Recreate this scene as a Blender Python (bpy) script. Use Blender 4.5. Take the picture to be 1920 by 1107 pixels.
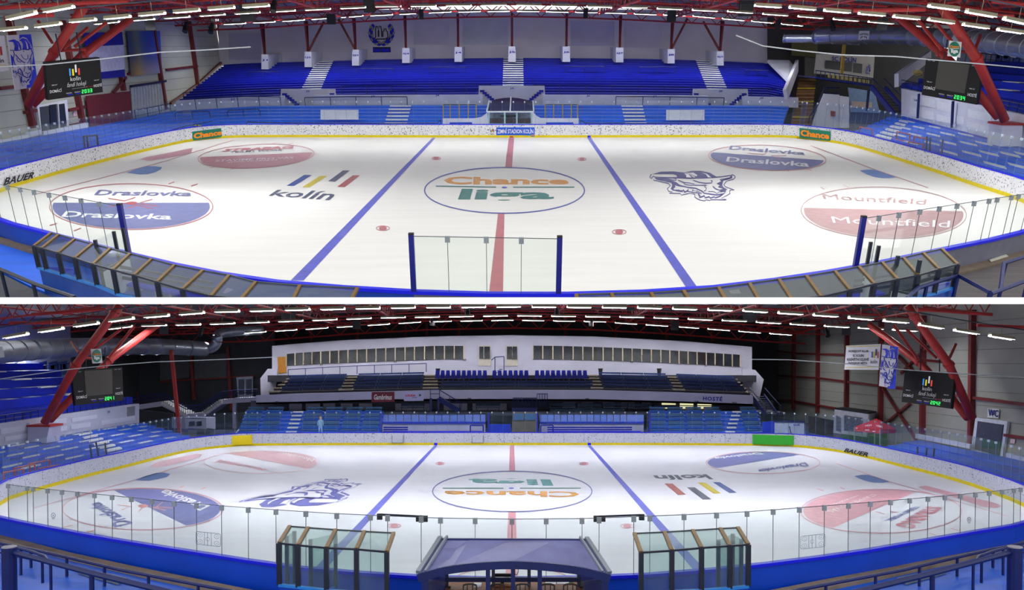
import bpy, bmesh, math, random
from mathutils import Vector, Matrix
from mathutils.geometry import tessellate_polygon

random.seed(7)
for _o in list(bpy.data.objects):
    bpy.data.objects.remove(_o)
SC = bpy.context.scene
COL = SC.collection

# ---------------------------------------------------------------- camera, world, exposure
F_PX, PP_X, PP_Y = 1500.0, 960.0, 710.0       # focal length and principal point, 1920 x 1107 frame
IMG_W, IMG_H = 1920.0, 1107.0


class Hall:
    """One ice hall in metres: x to the side, y away from the viewer, z up from the ice; the viewer stands at (0, 0, h)."""
    def __init__(self, horizon, drop, clip_row, keep_above):
        self.th = math.atan((PP_Y - horizon) / F_PX)
        self.h = drop * math.cos(self.th)
        self.c, self.t = math.cos(self.th), math.sin(self.th)
        r0, r1 = Vector(self.ray(0, clip_row)), Vector(self.ray(1920, clip_row))
        n = r0.cross(r1).normalized()
        up = Vector(self.ray(960, clip_row - 100))
        if n.dot(up) < 0:
            n = -n
        self.cn = n if keep_above else -n       # the modelled part of the hall ends at this plane
        self.tops = []

    def ray(self, px, py):
        a, b = (px - PP_X) / F_PX, -(py - PP_Y) / F_PX
        return (a, self.c + b * self.t, -self.t + b * self.c)

    def Z(self, px, py, z=0.0):
        r = self.ray(px, py); k = (z - self.h) / r[2]
        return Vector((r[0] * k, r[1] * k, z))

    def D(self, px, py, d):
        r = self.ray(px, py); k = d / r[1]
        return Vector((r[0] * k, d, self.h + r[2] * k))

    def X(self, px, py, x):
        r = self.ray(px, py); k = x / r[0]
        return Vector((x, r[1] * k, self.h + r[2] * k))

    def on(self, p0, n):
        p0, n, cam = Vector(p0), Vector(n), Vector((0, 0, self.h))
        def f(px, py):
            r = Vector(self.ray(px, py))
            return cam + r * ((p0 - cam).dot(n) / r.dot(n))
        return f

    def plane3(self, a, b, c, lift=0.0):
        n = (b - a).cross(c - a).normalized()
        if n.dot(Vector((0, 0, self.h)) - a) < 0:
            n = -n
        return self.on(a + n * lift, n)

    def pix(self, p):
        x, y, z = p[0], p[1], p[2] - self.h
        zc, up = y * self.c - z * self.t, y * self.t + z * self.c
        return (PP_X + F_PX * x / zc, PP_Y - F_PX * up / zc)


HA = Hall(86.0, 8.43, 558.0, True)
HB = Hall(679.0, 7.65, 570.5, False)
RX = lambda h: Matrix.Rotation(math.pi / 2 - h.th, 4, 'X')
CAM_B = Matrix.Translation((0, 0, HB.h)) @ RX(HB)
CAM_A = Matrix.Translation((0, 0, HA.h)) @ RX(HA)
HB.W = Matrix.Identity(4)
HA.W = CAM_B @ CAM_A.inverted()

_cd = bpy.data.cameras.new('camera')
_cam = bpy.data.objects.new('camera', _cd)
COL.objects.link(_cam)
_cam.matrix_world = CAM_B
_cd.sensor_fit = 'HORIZONTAL'
_cd.sensor_width = 36.0
_cd.lens = F_PX / IMG_W * 36.0
_cd.shift_y = (PP_Y - IMG_H / 2) / IMG_W
_cd.clip_start, _cd.clip_end = 0.1, 2000
SC.camera = _cam

_w = bpy.data.worlds.new('world')
SC.world = _w
_w.use_nodes = True
_bg = _w.node_tree.nodes['Background']
_bg.inputs[0].default_value = (1, 1, 1, 1)
_bg.inputs[1].default_value = 1.15

SC.view_settings.view_transform = 'Standard'
SC.view_settings.look = 'None'
SC.view_settings.gamma = 1.0
SC.view_settings.use_curve_mapping = False
SC.view_settings.exposure = 0.0
SC.cycles.transparent_max_bounces = 32
SC.cycles.max_bounces = 8
SC.cycles.sample_clamp_indirect = 4.0
LAMP = {'A': 122.0, 'B': 145.0}

# ---------------------------------------------------------------- helpers
def lin(c):
    return tuple(((v / 255) / 12.92 if v / 255 <= 0.04045 else ((v / 255 + 0.055) / 1.055) ** 2.4) for v in c) + (1,)


MATS = {}
def mat(name, rgb, rough=0.6, metal=0.0, vary=0.12, scale=3.0, spec=0.4, bump=0.0, stretch=None, emit=0.0, speck=None):
    if name in MATS:
        return MATS[name]
    m = bpy.data.materials.new(name); MATS[name] = m
    m.use_nodes = True
    nt = m.node_tree; N, L = nt.nodes, nt.links
    b = N['Principled BSDF']
    b.inputs['Roughness'].default_value = rough
    b.inputs['Metallic'].default_value = metal
    b.inputs['Specular IOR Level'].default_value = spec
    c = lin(rgb)
    b.inputs['Base Color'].default_value = c
    tc = N.new('ShaderNodeTexCoord')
    mp = N.new('ShaderNodeMapping')
    L.new(tc.outputs['Object'], mp.inputs['Vector'])
    if stretch:
        mp.inputs['Scale'].default_value = stretch
    col = None
    if vary > 0:
        nz = N.new('ShaderNodeTexNoise'); nz.inputs['Scale'].default_value = scale; nz.inputs['Detail'].default_value = 6
        L.new(mp.outputs[0], nz.inputs['Vector'])
        rp = N.new('ShaderNodeValToRGB')
        lo = [v * (1 - vary) for v in c[:3]] + [1]; hi = [min(1, v * (1 + vary)) for v in c[:3]] + [1]
        rp.color_ramp.elements[0].position = 0.3; rp.color_ramp.elements[0].color = lo
        rp.color_ramp.elements[1].position = 0.7; rp.color_ramp.elements[1].color = hi
        L.new(nz.outputs['Fac'], rp.inputs['Fac']); col = rp.outputs['Color']
        if bump > 0:
            bp = N.new('ShaderNodeBump'); bp.inputs['Strength'].default_value = bump; bp.inputs['Distance'].default_value = 0.05
            L.new(nz.outputs['Fac'], bp.inputs['Height']); L.new(bp.outputs['Normal'], b.inputs['Normal'])
    if speck:
        v = N.new('ShaderNodeTexNoise'); v.inputs['Scale'].default_value = speck[1]; v.inputs['Detail'].default_value = 2
        L.new(tc.outputs['Object'], v.inputs['Vector'])
        r2 = N.new('ShaderNodeValToRGB')
        r2.color_ramp.elements[0].position = speck[2] - 0.03; r2.color_ramp.elements[0].color = (0, 0, 0, 1)
        r2.color_ramp.elements[1].position = speck[2]; r2.color_ramp.elements[1].color = (1, 1, 1, 1)
        L.new(v.outputs['Fac'], r2.inputs['Fac'])
        mx = N.new('ShaderNodeMix'); mx.data_type = 'RGBA'
        L.new(r2.outputs['Color'], mx.inputs[0])
        mx.inputs[7].default_value = lin(speck[0])
        if col: L.new(col, mx.inputs[6])
        else: mx.inputs[6].default_value = c
        col = mx.outputs[2]
    if col:
        L.new(col, b.inputs['Base Color'])
    if emit > 0:
        b.inputs['Emission Color'].default_value = c
        b.inputs['Emission Strength'].default_value = emit
    return m


def glass_mat(name, tint, gloss=0.10, haze=0.05, hazecol=(225, 240, 240)):
    if name in MATS:
        return MATS[name]
    m = bpy.data.materials.new(name); MATS[name] = m
    m.use_nodes = True
    nt = m.node_tree; N, L = nt.nodes, nt.links
    N.remove(N['Principled BSDF'])
    out = N['Material Output']
    tr = N.new('ShaderNodeBsdfTransparent'); tr.inputs[0].default_value = lin(tint)
    gl = N.new('ShaderNodeBsdfGlossy'); gl.inputs['Roughness'].default_value = 0.05
    df = N.new('ShaderNodeBsdfDiffuse'); df.inputs[0].default_value = lin(hazecol)
    nz = N.new('ShaderNodeTexNoise'); nz.inputs['Scale'].default_value = 1.5
    mm = N.new('ShaderNodeMath'); mm.operation = 'MULTIPLY'; mm.inputs[1].default_value = haze * 2
    L.new(nz.outputs['Fac'], mm.inputs[0])
    m1 = N.new('ShaderNodeMixShader'); m2 = N.new('ShaderNodeMixShader')
    fr = N.new('ShaderNodeFresnel'); fr.inputs[0].default_value = 1.3
    mf = N.new('ShaderNodeMath'); mf.operation = 'MULTIPLY'; mf.inputs[1].default_value = gloss * 10
    L.new(fr.outputs[0], mf.inputs[0])
    mc = N.new('ShaderNodeMath'); mc.operation = 'MINIMUM'; mc.inputs[1].default_value = 0.18
    L.new(mf.outputs[0], mc.inputs[0])
    L.new(mc.outputs[0], m1.inputs[0]); L.new(tr.outputs[0], m1.inputs[1]); L.new(gl.outputs[0], m1.inputs[2])
    L.new(mm.outputs[0], m2.inputs[0]); L.new(m1.outputs[0], m2.inputs[1]); L.new(df.outputs[0], m2.inputs[2])
    L.new(m2.outputs[0], out.inputs[0])
    return m


ORIG = {}     # object -> its origin in hall coordinates


def emptyobj(H, name, loc, label=None, cat=None, group=None, kind=None):
    o = bpy.data.objects.new(name, None)
    COL.objects.link(o)
    o.empty_display_size = 0.2
    ORIG[o] = Vector(loc)
    H.tops.append(o)
    tag(o, label, cat, group, kind)
    return o


def tag(o, label=None, cat=None, group=None, kind=None):
    if label: o['label'] = label
    if cat: o['category'] = cat
    if group: o['group'] = group
    if kind: o['kind'] = kind
    return o


class MB:
    def __init__(self):
        self.v, self.f = [], []

    def add(self, vs, fs):
        n = len(self.v)
        self.v += [Vector(p) for p in vs]
        self.f += [tuple(i + n for i in f) for f in fs]
        return self

    def hexa(self, b, t):
        return self.add(list(b) + list(t), [(3, 2, 1, 0), (4, 5, 6, 7), (0, 1, 5, 4), (1, 2, 6, 5), (2, 3, 7, 6), (3, 0, 4, 7)])

    def box(self, x0, x1, y0, y1, z0, z1):
        return self.hexa([(x0, y0, z0), (x1, y0, z0), (x1, y1, z0), (x0, y1, z0)], [(x0, y0, z1), (x1, y0, z1), (x1, y1, z1), (x0, y1, z1)])

    def slab(self, q, t, away=None):
        """a quad given thickness t behind its face; away: a point the face looks towards"""
        q = [Vector(p) for p in q]
        n = (q[2] - q[0]).cross(q[3] - q[1]).normalized()
        if away is not None and n.dot(Vector(away) - q[0]) < 0:
            n = -n; q = q[::-1]
        return self.hexa([p - n * t for p in q], q)

    def poly(self, pts):
        pts = [Vector(p) for p in pts]
        tris = tessellate_polygon([pts])
        return self.add(pts, [tuple(t) for t in tris])

    def beam(self, p, q, w, h=None, up=(0, 0, 1)):
        p, q = Vector(p), Vector(q); h = h or w
        d = (q - p).normalized(); u = Vector(up)
        if abs(d.dot(u)) > 0.97: u = Vector((0, 1, 0))
        s = d.cross(u).normalized() * (w / 2); u = s.cross(d).normalized() * (h / 2)
        return self.hexa([p - s - u, p + s - u, q + s - u, q - s - u], [p - s + u, p + s + u, q + s + u, q - s + u])

    def tube(self, pts, r, n=6, caps=True):
        pts = [Vector(p) for p in pts]
        rings = []
        for i, p in enumerate(pts):
            a, b = pts[max(i - 1, 0)], pts[min(i + 1, len(pts) - 1)]
            d = (b - a).normalized()
            u = Vector((0, 0, 1)) if abs(d.z) < 0.95 else Vector((1, 0, 0))
            s = d.cross(u).normalized(); u = s.cross(d)
            rr = r[i] if isinstance(r, (list, tuple)) else r
            rings.append([p + (s * math.cos(k * math.tau / n) + u * math.sin(k * math.tau / n)) * rr for k in range(n)])
        vs = [p for g in rings for p in g]; fs = []
        for i in range(len(pts) - 1):
            for k in range(n):
                k2 = (k + 1) % n
                fs.append((i * n + k, i * n + k2, (i + 1) * n + k2, (i + 1) * n + k))
        if caps:
            fs.append(tuple(range(n))[::-1]); fs.append(tuple((len(pts) - 1) * n + k for k in range(n)))
        return self.add(vs, fs)

    def disc(self, c, u, v, n=24, r0=0.0):
        c, u, v = Vector(c), Vector(u), Vector(v)
        o = [c + u * math.cos(i * math.tau / n) + v * math.sin(i * math.tau / n) for i in range(n)]
        if r0 <= 0:
            return self.add(o, [tuple(range(n))])
        i_ = [c + (p - c) * r0 for p in o]
        return self.add(o + i_, [(k, (k + 1) % n, n + (k + 1) % n, n + k) for k in range(n)])

    def build(self, H, name, m, parent=None, label=None, cat=None, group=None, kind=None, smooth=False):
        if not self.v:
            return None
        vs, fs = self.v, self.f
        cam = Vector((0, 0, H.h))
        d = [(p - cam).dot(H.cn) for p in vs]
        if max(d) <= 0:
            return None
        if parent is not None:
            org = ORIG[parent]
        else:
            xs = [p.x for p in vs]; ys = [p.y for p in vs]; zs = [p.z for p in vs]
            org = Vector(((min(xs) + max(xs)) / 2, (min(ys) + max(ys)) / 2, min(zs)))
        me = bpy.data.meshes.new(name)
        if min(d) < 0:
            bm = bmesh.new()
            bv = [bm.verts.new(p) for p in vs]
            for f in fs:
                try: bm.faces.new([bv[i] for i in f])
                except ValueError: pass
            bmesh.ops.bisect_plane(bm, geom=bm.verts[:] + bm.edges[:] + bm.faces[:], plane_co=cam, plane_no=H.cn, clear_inner=True)
            if not bm.faces:
                bm.free(); return None
            bmesh.ops.translate(bm, verts=bm.verts, vec=-org)
            bm.to_mesh(me); bm.free()
        else:
            me.from_pydata([p - org for p in vs], [], fs)
        if smooth:
            me.polygons.foreach_set('use_smooth', [True] * len(me.polygons))
        me.materials.append(m)
        o = bpy.data.objects.new(name, me)
        COL.objects.link(o)
        ORIG[o] = org.copy()
        if parent is not None:
            o.parent = parent
        else:
            H.tops.append(o)
        tag(o, label, cat, group, kind)
        return o


def finish(H):
    for o in H.tops:
        o.matrix_world = H.W @ Matrix.Translation(ORIG[o])


def copy_tree(H, src, loc, rotz=0.0, label=None, group=None):
    """a copy of a thing and its parts (sharing mesh data) at loc"""
    def cp(o, par):
        c = o.copy(); COL.objects.link(c)
        ORIG[c] = Vector(loc)
        if par is not None: c.parent = par
        for ch in [k for k in KIDS.get(o, [])]:
            cp(ch, c)
        return c
    r = cp(src, None)
    if label: r['label'] = label
    if group: r['group'] = group
    H.tops.append(r)
    return r


KIDS = {}

_glyphs = {}
def glyph(s, bold=0.0, shear=0.0, spacing=1.0):
    k = (s, bold, shear, spacing)
    if k not in _glyphs:
        c = bpy.data.curves.new('lettering', 'FONT'); c.body = s; c.offset = bold; c.shear = shear; c.resolution_u = 2; c.space_character = spacing
        o = bpy.data.objects.new('lettering', c)
        me = bpy.data.meshes.new_from_object(o)
        vs = [v.co.copy() for v in me.vertices]; fs = [tuple(p.vertices) for p in me.polygons]
        x0, x1 = min(v.x for v in vs), max(v.x for v in vs); y0, y1 = min(v.y for v in vs), max(v.y for v in vs)
        _glyphs[k] = ([((v.x - x0) / (x1 - x0), (v.y - y0) / (y1 - y0)) for v in vs], fs)
        bpy.data.objects.remove(o); bpy.data.curves.remove(c); bpy.data.meshes.remove(me)
    return _glyphs[k]


def letter(H, s, corners, surf, m, parent, bold=0.0, shear=0.0, spacing=1.0, name='lettering', label=None):
    """text filling the quad corners = (TL, TR, BR, BL) in pixels on a surface"""
    uv, fs = glyph(s, bold, shear, spacing)
    TL, TR, BR, BL = [surf(*c) for c in corners]
    mb = MB()
    mb.add([(BL * (1 - u) + BR * u) * (1 - v) + (TL * (1 - u) + TR * u) * v for u, v in uv], fs)
    return mb.build(H, name, m, parent, label)


def rect(x0, x1, y0, y1):
    return [(x0, y0), (x1, y0), (x1, y1), (x0, y1)]


def fillp(mb, surf, pts):
    mb.poly([surf(*p) for p in pts]); return mb


def stroke(mb, surf, pts, w, closed=False):
    pts = [Vector((p[0], p[1])) for p in pts]
    n = len(pts); L_, R_ = [], []
    for i in range(n):
        a = pts[(i - 1) % n] if (closed or i > 0) else pts[i]
        b = pts[(i + 1) % n] if (closed or i < n - 1) else pts[i]
        d = (b - a)
        d = d.normalized() if d.length > 1e-6 else Vector((1, 0))
        ww = w[i] if isinstance(w, (list, tuple)) else w
        nn = Vector((-d.y, d.x)) * (ww / 2)
        L_.append(pts[i] + nn); R_.append(pts[i] - nn)
    for i in range(n if closed else n - 1):
        j = (i + 1) % n
        mb.add([surf(*L_[i]), surf(*L_[j]), surf(*R_[j]), surf(*R_[i])], [(0, 1, 2, 3)])
    return mb


def ell(cx, cy, rx, ry, a0=0, a1=360, n=48, rot=0.0):
    o = []
    cr, sr = math.cos(math.radians(rot)), math.sin(math.radians(rot))
    for i in range(n + 1):
        a = math.radians(a0 + (a1 - a0) * i / n)
        x, y = rx * math.cos(a), ry * math.sin(a)
        o.append((cx + x * cr - y * sr, cy + x * sr + y * cr))
    return o


def catmull(pts, closed=True, per=8):
    pts = [Vector(p) for p in pts]; n = len(pts); out = []
    for i in range(n if closed else n - 1):
        g = lambda k: pts[k % n] if closed else pts[min(max(k, 0), n - 1)]
        p0, p1, p2, p3 = g(i - 1), g(i), g(i + 1), g(i + 2)
        for s in range(per):
            t = s / per
            out.append(0.5 * ((2 * p1) + (p2 - p0) * t + (2 * p0 - 5 * p1 + 4 * p2 - p3) * t * t + (3 * p1 - p0 - 3 * p2 + p3) * t ** 3))
    if not closed: out.append(pts[-1])
    return out


def resample(pts, step, closed=False):
    pts = [Vector(p) for p in pts]
    if closed: pts = pts + [pts[0]]
    cum = [0.0]
    for a, b in zip(pts, pts[1:]): cum.append(cum[-1] + (b - a).length)
    n = max(1, round(cum[-1] / step)); out = []; j = 0
    for i in range(n + (0 if closed else 1)):
        s = cum[-1] * i / n
        while j < len(cum) - 2 and cum[j + 1] < s: j += 1
        t = (s - cum[j]) / max(1e-9, cum[j + 1] - cum[j])
        out.append(pts[j].lerp(pts[j + 1], min(1, max(0, t))))
    return out


def interp(pl, u):
    i = min(int(u), len(pl) - 2); return pl[i].lerp(pl[i + 1], u - i)


def ypx(poly, x):
    for (x0, y0), (x1, y1) in zip(poly, poly[1:]):
        if x <= x1: break
    t = (x - x0) / (x1 - x0)
    return y0 + (y1 - y0) * t


def railing(H, top, foot_dz, npost, label, m, r=0.035, mid=0, parent=None, group=None, skip_ends=False, name='railing', cat='railing'):
    """a tube handrail along the 3D polyline top, with posts foot_dz long"""
    top = [Vector(p) for p in top]
    e = emptyobj(H, name, top[0] - Vector((0, 0, foot_dz)), label, cat, group)
    MB().tube(top, r, 6).build(H, 'handrail', m, e)
    for k in range(mid):
        dz = foot_dz * (k + 1) / (mid + 1)
        MB().tube([p - Vector((0, 0, dz)) for p in top], r * 0.7, 5).build(H, 'midrail', m, e)
    ps = resample(top, 1e-3 + sum((b - a).length for a, b in zip(top, top[1:])) / max(1, npost - 1))
    for p in ps:
        MB().tube([p - Vector((0, 0, foot_dz)), p], r * 0.9, 5).build(H, 'post', m, e)
    return e


def tier(H, inner, outer, n, chunks, m_row, e, name='bench_row', drop=0.5, lip=0.0, umax=None):
    """stepped rows between two matched 3D polylines; chunks = list of (u0, u1)"""
    for r in range(n):
        t0, t1 = r / n, (r + 1) / n
        for (u0, u1) in chunks:
            us = [u0] + [k for k in range(int(u0) + 1, math.ceil(u1)) if u0 < k < u1] + [u1]
            mb = MB()
            pts = []
            for u in us:
                a, b = interp(inner, u), interp(outer, u)
                p0, p1 = a.lerp(b, t0), a.lerp(b, t1 + 0.02)
                z = a.z + (b.z - a.z) * t1
                pts.append((p0, p1, z))
            vs, fs = [], []
            for (p0, p1, z) in pts:
                vs += [(p0.x, p0.y, z), (p1.x, p1.y, z), (p1.x, p1.y, z - drop), (p0.x, p0.y, z - drop)]
            k = len(pts)
            for i in range(k - 1):
                a, b = i * 4, (i + 1) * 4
                for s in range(4):
                    s2 = (s + 1) % 4
                    fs.append((a + s, a + s2, b + s2, b + s))
            fs.append((0, 1, 2, 3)); fs.append((4 * k - 1, 4 * k - 2, 4 * k - 3, 4 * k - 4))
            mb.add(vs, fs).build(H, name, m_row, e)


def stairs(H, inner, outer, n, ub, ut, m, e, proud=0.02, frac=0.5, name='step', th=.1):
    """white steps climbing the rows; ub = (u0, u1) at the foot, ut at the top"""
    for r in range(n):
        t0, t1 = r / n, (r + 1) / n
        k = (r + 0.5) / n
        u0 = ub[0] + (ut[0] - ub[0]) * k; u1 = ub[1] + (ut[1] - ub[1]) * k
        q = []
        for u in (u0, u1):
            a, b = interp(inner, u), interp(outer, u)
            q.append((a.lerp(b, t0 - 0.15 / n), a.lerp(b, t0 + frac / n), a.z + (b.z - a.z) * t1 + proud))
        (a0, a1, za), (b0, b1, zb) = q
        MB().hexa([(a0.x, a0.y, za - th), (b0.x, b0.y, zb - th), (b1.x, b1.y, zb - th), (a1.x, a1.y, za - th)],
                  [(a0.x, a0.y, za), (b0.x, b0.y, zb), (b1.x, b1.y, zb), (a1.x, a1.y, za)]).build(H, name, m, e)


def uof(H, line, px):
    """parameter along a 3D polyline where it crosses picture column px"""
    xs = [H.pix(p)[0] for p in line]
    for i in range(len(xs) - 1):
        if xs[i] <= px <= xs[i + 1]:
            return i + (px - xs[i]) / (xs[i + 1] - xs[i])
    return 0.0 if px < xs[0] else len(xs) - 1.0


def truss(H, pts, height, label, m, bays, r=0.09, group=None, depth=0.0, web=0.045):
    """lattice girder: bottom chord along pts, top chord above, posts and diagonals between"""
    pts = [Vector(p) for p in pts]
    e = emptyobj(H, 'roof_truss', pts[len(pts) // 2], label, 'roof truss', group)
    up = Vector((0, depth, height))
    cam_ = Vector((0, 0, H.h))
    for nm, off in (('bottom_chord', Vector((0, 0, 0))), ('top_chord', up)):
        fine, run = resample(pts, 1.5), []
        for p in [q + off for q in fine] + [None]:
            if p is not None and (p - cam_).dot(H.cn) > r * .5:
                run.append(p)
            else:
                if len(run) > 1: MB().tube(run, r, 6).build(H, nm, m, e)
                run = []
    L_ = sum((b - a).length for a, b in zip(pts, pts[1:]))
    ps = resample(pts, L_ / bays)
    for i in range(len(ps) - 1):
        a, b = ps[i], ps[i + 1]
        MB().tube([a, a.lerp(b, .5) + up], web, 4, False).build(H, 'diagonal', m, e)
        MB().tube([a.lerp(b, .5) + up, b], web, 4, False).build(H, 'diagonal', m, e)
    return e


def lamp_row(H, line, xs, length, label, group, key, drop=0.0, w=0.30):
    """long strip lamps along a 3D line at picture columns xs"""
    for x in xs:
        u = uof(H, line, x); p = interp(line, u)
        i = min(int(u), len(line) - 2); d = (line[i + 1] - line[i]).normalized()
        a, b = p - d * length / 2, p + d * length / 2
        e = emptyobj(H, 'strip_lamp', p, label, 'lamp', group)
        s_ = d.cross(Vector((0, 0, 1))).normalized() * (w / 2)
        dz = lambda v: Vector((0, 0, v))
        hm = MB().beam(a, b, w, 0.08)
        for sg in (-1, 1):
            hm.beam(a + s_ * sg - dz(.035), b + s_ * sg - dz(.035), .02, .12)
        o = hm.build(H, 'housing', M_LAMPBODY, e)
        MB().beam(a - dz(.065), b - dz(.065), w * .85, .03).build(H, 'tube', M_LAMP[key], e)
        for sg in (-1, 1):
            MB().beam(a + s_ * sg - dz(.11), b + s_ * sg - dz(.11), .03, .03).build(H, 'glowing_edge', M_LAMPEDGE, e)  # rim given a weak glow of its own, since the tube stays hidden
        MB().tube([p, p + Vector((0, 0, .5))], .015, 4, False).build(H, 'hanger', M_LAMPBODY, e)
        if o is None:
            H.tops.remove(e); bpy.data.objects.remove(e)


def lamp_cable(H, line, label):
    MB().tube([p + Vector((0, 0, .5)) for p in catmull(line, False, 4)], .03, 5).build(H, 'lamp_cable', M_NAVYC, None, label, 'cable')


def speaker(H, px, py, d, w, h, label, yaw=0.0, m=None, dep=None):
    p = H.D(px, py, d)
    e = emptyobj(H, 'loudspeaker', p - Vector((0, 0, h / 2)), label, 'speaker')
    dep = dep or w * .7
    R = Matrix.Rotation(yaw, 3, 'Z')
    def P(x, y, z): return p + R @ Vector((x, y, z))
    o = MB().hexa([P(-w / 2, -dep / 2, -h / 2), P(w / 2, -dep / 2, -h / 2), P(w * .35, dep / 2, -h / 2), P(-w * .35, dep / 2, -h / 2)],
              [P(-w / 2, -dep / 2, h / 2), P(w / 2, -dep / 2, h / 2), P(w * .35, dep / 2, h / 2), P(-w * .35, dep / 2, h / 2)]).build(H, 'cabinet', m or M_BLACK, e)
    MB().hexa([P(-w * .44, -dep / 2 - .03, -h * .44), P(w * .44, -dep / 2 - .03, -h * .44), P(w * .44, -dep / 2, -h * .44), P(-w * .44, -dep / 2, -h * .44)],
              [P(-w * .44, -dep / 2 - .03, h * .44), P(w * .44, -dep / 2 - .03, h * .44), P(w * .44, -dep / 2, h * .44), P(-w * .44, -dep / 2, h * .44)]).build(H, 'grille', M_GRILLE, e)
    MB().tube([P(0, 0, h / 2), P(0, 0, h / 2 + .6)], .03, 5).build(H, 'bracket', M_BLACK, e)
    return e


def panel_sign(H, name, quad, t, m, label, cat, kind=None, parent=None, group=None):
    """a flat thing through four 3D corners (TL, TR, BR, BL), t thick"""
    return MB().slab(quad, t, away=(0, 0, H.h)).build(H, name, m, parent, label, cat, group, kind)


# shared materials
M_BLACK = mat('black_plastic', (30, 31, 36), .5)
M_GRILLE = mat('speaker_grille', (44, 45, 50), .7)
M_LAMPBODY = mat('lamp_housing', (128, 122, 100), .5, .2)
M_LAMPEDGE = mat('lamp_edge', (250, 252, 255), .5, vary=0, emit=1.6)
M_LAMP = {k: mat('lamp_tube_' + k, (250, 252, 255), .5, vary=0, emit=v) for k, v in LAMP.items()}
M_RED = mat('red_steel', (176, 52, 50), .45, .0, .18, 1.2)
M_NAVYC = mat('dark_cable', (38, 52, 66), .5)
M_REDD = mat('dark_red_steel', (112, 38, 38), .5, .0, .15, 1.2)
M_NAVY = mat('navy_steel', (14, 28, 92), .45)
M_BLUECAP = mat('bright_blue_rail', (10, 22, 232), .4, vary=.06)
M_YEL = mat('yellow_kick', (226, 204, 0), .45, vary=.06)
M_GLASS = glass_mat('rink_glass', (252, 254, 253), .02, .01)
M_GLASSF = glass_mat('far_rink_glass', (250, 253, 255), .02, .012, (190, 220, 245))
M_GLASSN = glass_mat('near_glass', (249, 252, 250), .02, .015)
M_CLAMP = mat('clamp', (150, 158, 164), .4, .2)
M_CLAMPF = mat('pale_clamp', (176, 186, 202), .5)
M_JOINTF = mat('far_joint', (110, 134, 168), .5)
M_JOINT = mat('joint', (70, 78, 84), .5)
M_STEEL = mat('galvanised', (176, 184, 196), .3, .7, .15, .6)
M_WHITE = mat('white_paint', (232, 233, 240), .6, vary=.05)
M_TXTW = mat('white_print', (245, 246, 250), .6, vary=0)
M_TXTK = mat('black_print', (18, 22, 34), .6, vary=0)
M_TXTB = mat('blue_print', (22, 40, 160), .6, vary=0)
M_GOLD = mat('bronze_profile', (122, 92, 42), .4, .3, .15)
M_DARKPOST = mat('dark_profile', (34, 40, 58), .4, .2)
M_BRIGHTG = mat('green_digits', (70, 255, 120), .5, vary=0, emit=1.0)
M_SCREENK = mat('scoreboard_black', (13, 14, 18), .5, vary=.1)
M_LED = mat('led_screen', (96, 94, 90), .7, vary=.08, scale=30, spec=.1)
# ================================================================ HALL A: view towards the white back wall
H = HA
S = 480 / 1898.0
def TA(n, x, y):
    return ((n - 1) * 480 + x * S, y * S) if n <= 4 else ((n - 5) * 480 + x * S, 280 + y * S)

M_ICE = mat('ice', (243, 241, 236), .25, vary=.03, scale=.5, spec=.05, stretch=(.3, 3, 1))
M_BOARD = mat('board_white', (236, 236, 240), .45, vary=.05, scale=1.0, speck=((70, 74, 96), 9.0, .64))
M_BOARDOUT = mat('board_outside_blue', (10, 66, 172), .4, vary=.1, scale=.6)
M_BOARDGREY = mat('board_outside_grey', (104, 106, 122), .5, vary=.1)
M_SEATL = mat('light_blue_benches', (8, 104, 232), .5, vary=.14, scale=.8, stretch=(.4, 2, 2))
M_SEATU = mat('dark_blue_benches', (4, 22, 168), .5, vary=.12, scale=.6)
M_PARA = mat('white_parapet', (222, 222, 236), .7, vary=.08, scale=.7)
M_BACK = mat('back_wall_plaster', (232, 227, 236), .8, vary=.07, scale=.25)
M_WALLP = mat('wall_panel', (190, 192, 182), .6, vary=.06, scale=.4)
M_DARKW = mat('dark_wall', (62, 60, 62), .8, vary=.2, scale=.3)
M_STEP = mat('white_step', (232, 234, 236), .6, vary=.05)
M_DIRT = mat('dark_floor', (70, 72, 80), .8, vary=.15)
M_ROOF = mat('roof_sheet', (128, 130, 132), .7, vary=.12, scale=.3)
P_NAVY = mat('ice_navy', (118, 124, 172), .3, vary=.16, scale=2)
P_RED = mat('ice_red', (206, 148, 158), .3, vary=.14, scale=2)
P_REDL = mat('ice_red_line', (196, 118, 124), .3, vary=.1, scale=2)
P_PALE = mat('ice_pale_brown', (196, 160, 160), .3, vary=.12, scale=2)
P_BLUE = mat('ice_blue_line', (92, 98, 204), .3, vary=.16, scale=1.5)
P_CIRC = mat('ice_circle_blue', (88, 96, 170), .3, vary=.1)
P_CREASE = mat('ice_crease', (92, 132, 200), .3, vary=.15, scale=2)
P_ORANGE = mat('ice_orange', (226, 158, 50), .3, vary=.1)
P_GREEN = mat('ice_green', (58, 128, 116), .3, vary=.1)
P_WHT = mat('ice_white_letter', (250, 250, 252), .3, vary=.02)
P_KBLUE = mat('ice_logo_blue', (48, 84, 166), .3, vary=.12)
P_KYEL = mat('ice_logo_yellow', (222, 202, 30), .3, vary=.08)
P_KGRY = mat('ice_logo_grey', (78, 86, 112), .3, vary=.14)
P_KRED = mat('ice_logo_red', (180, 88, 82), .3, vary=.12)

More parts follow.
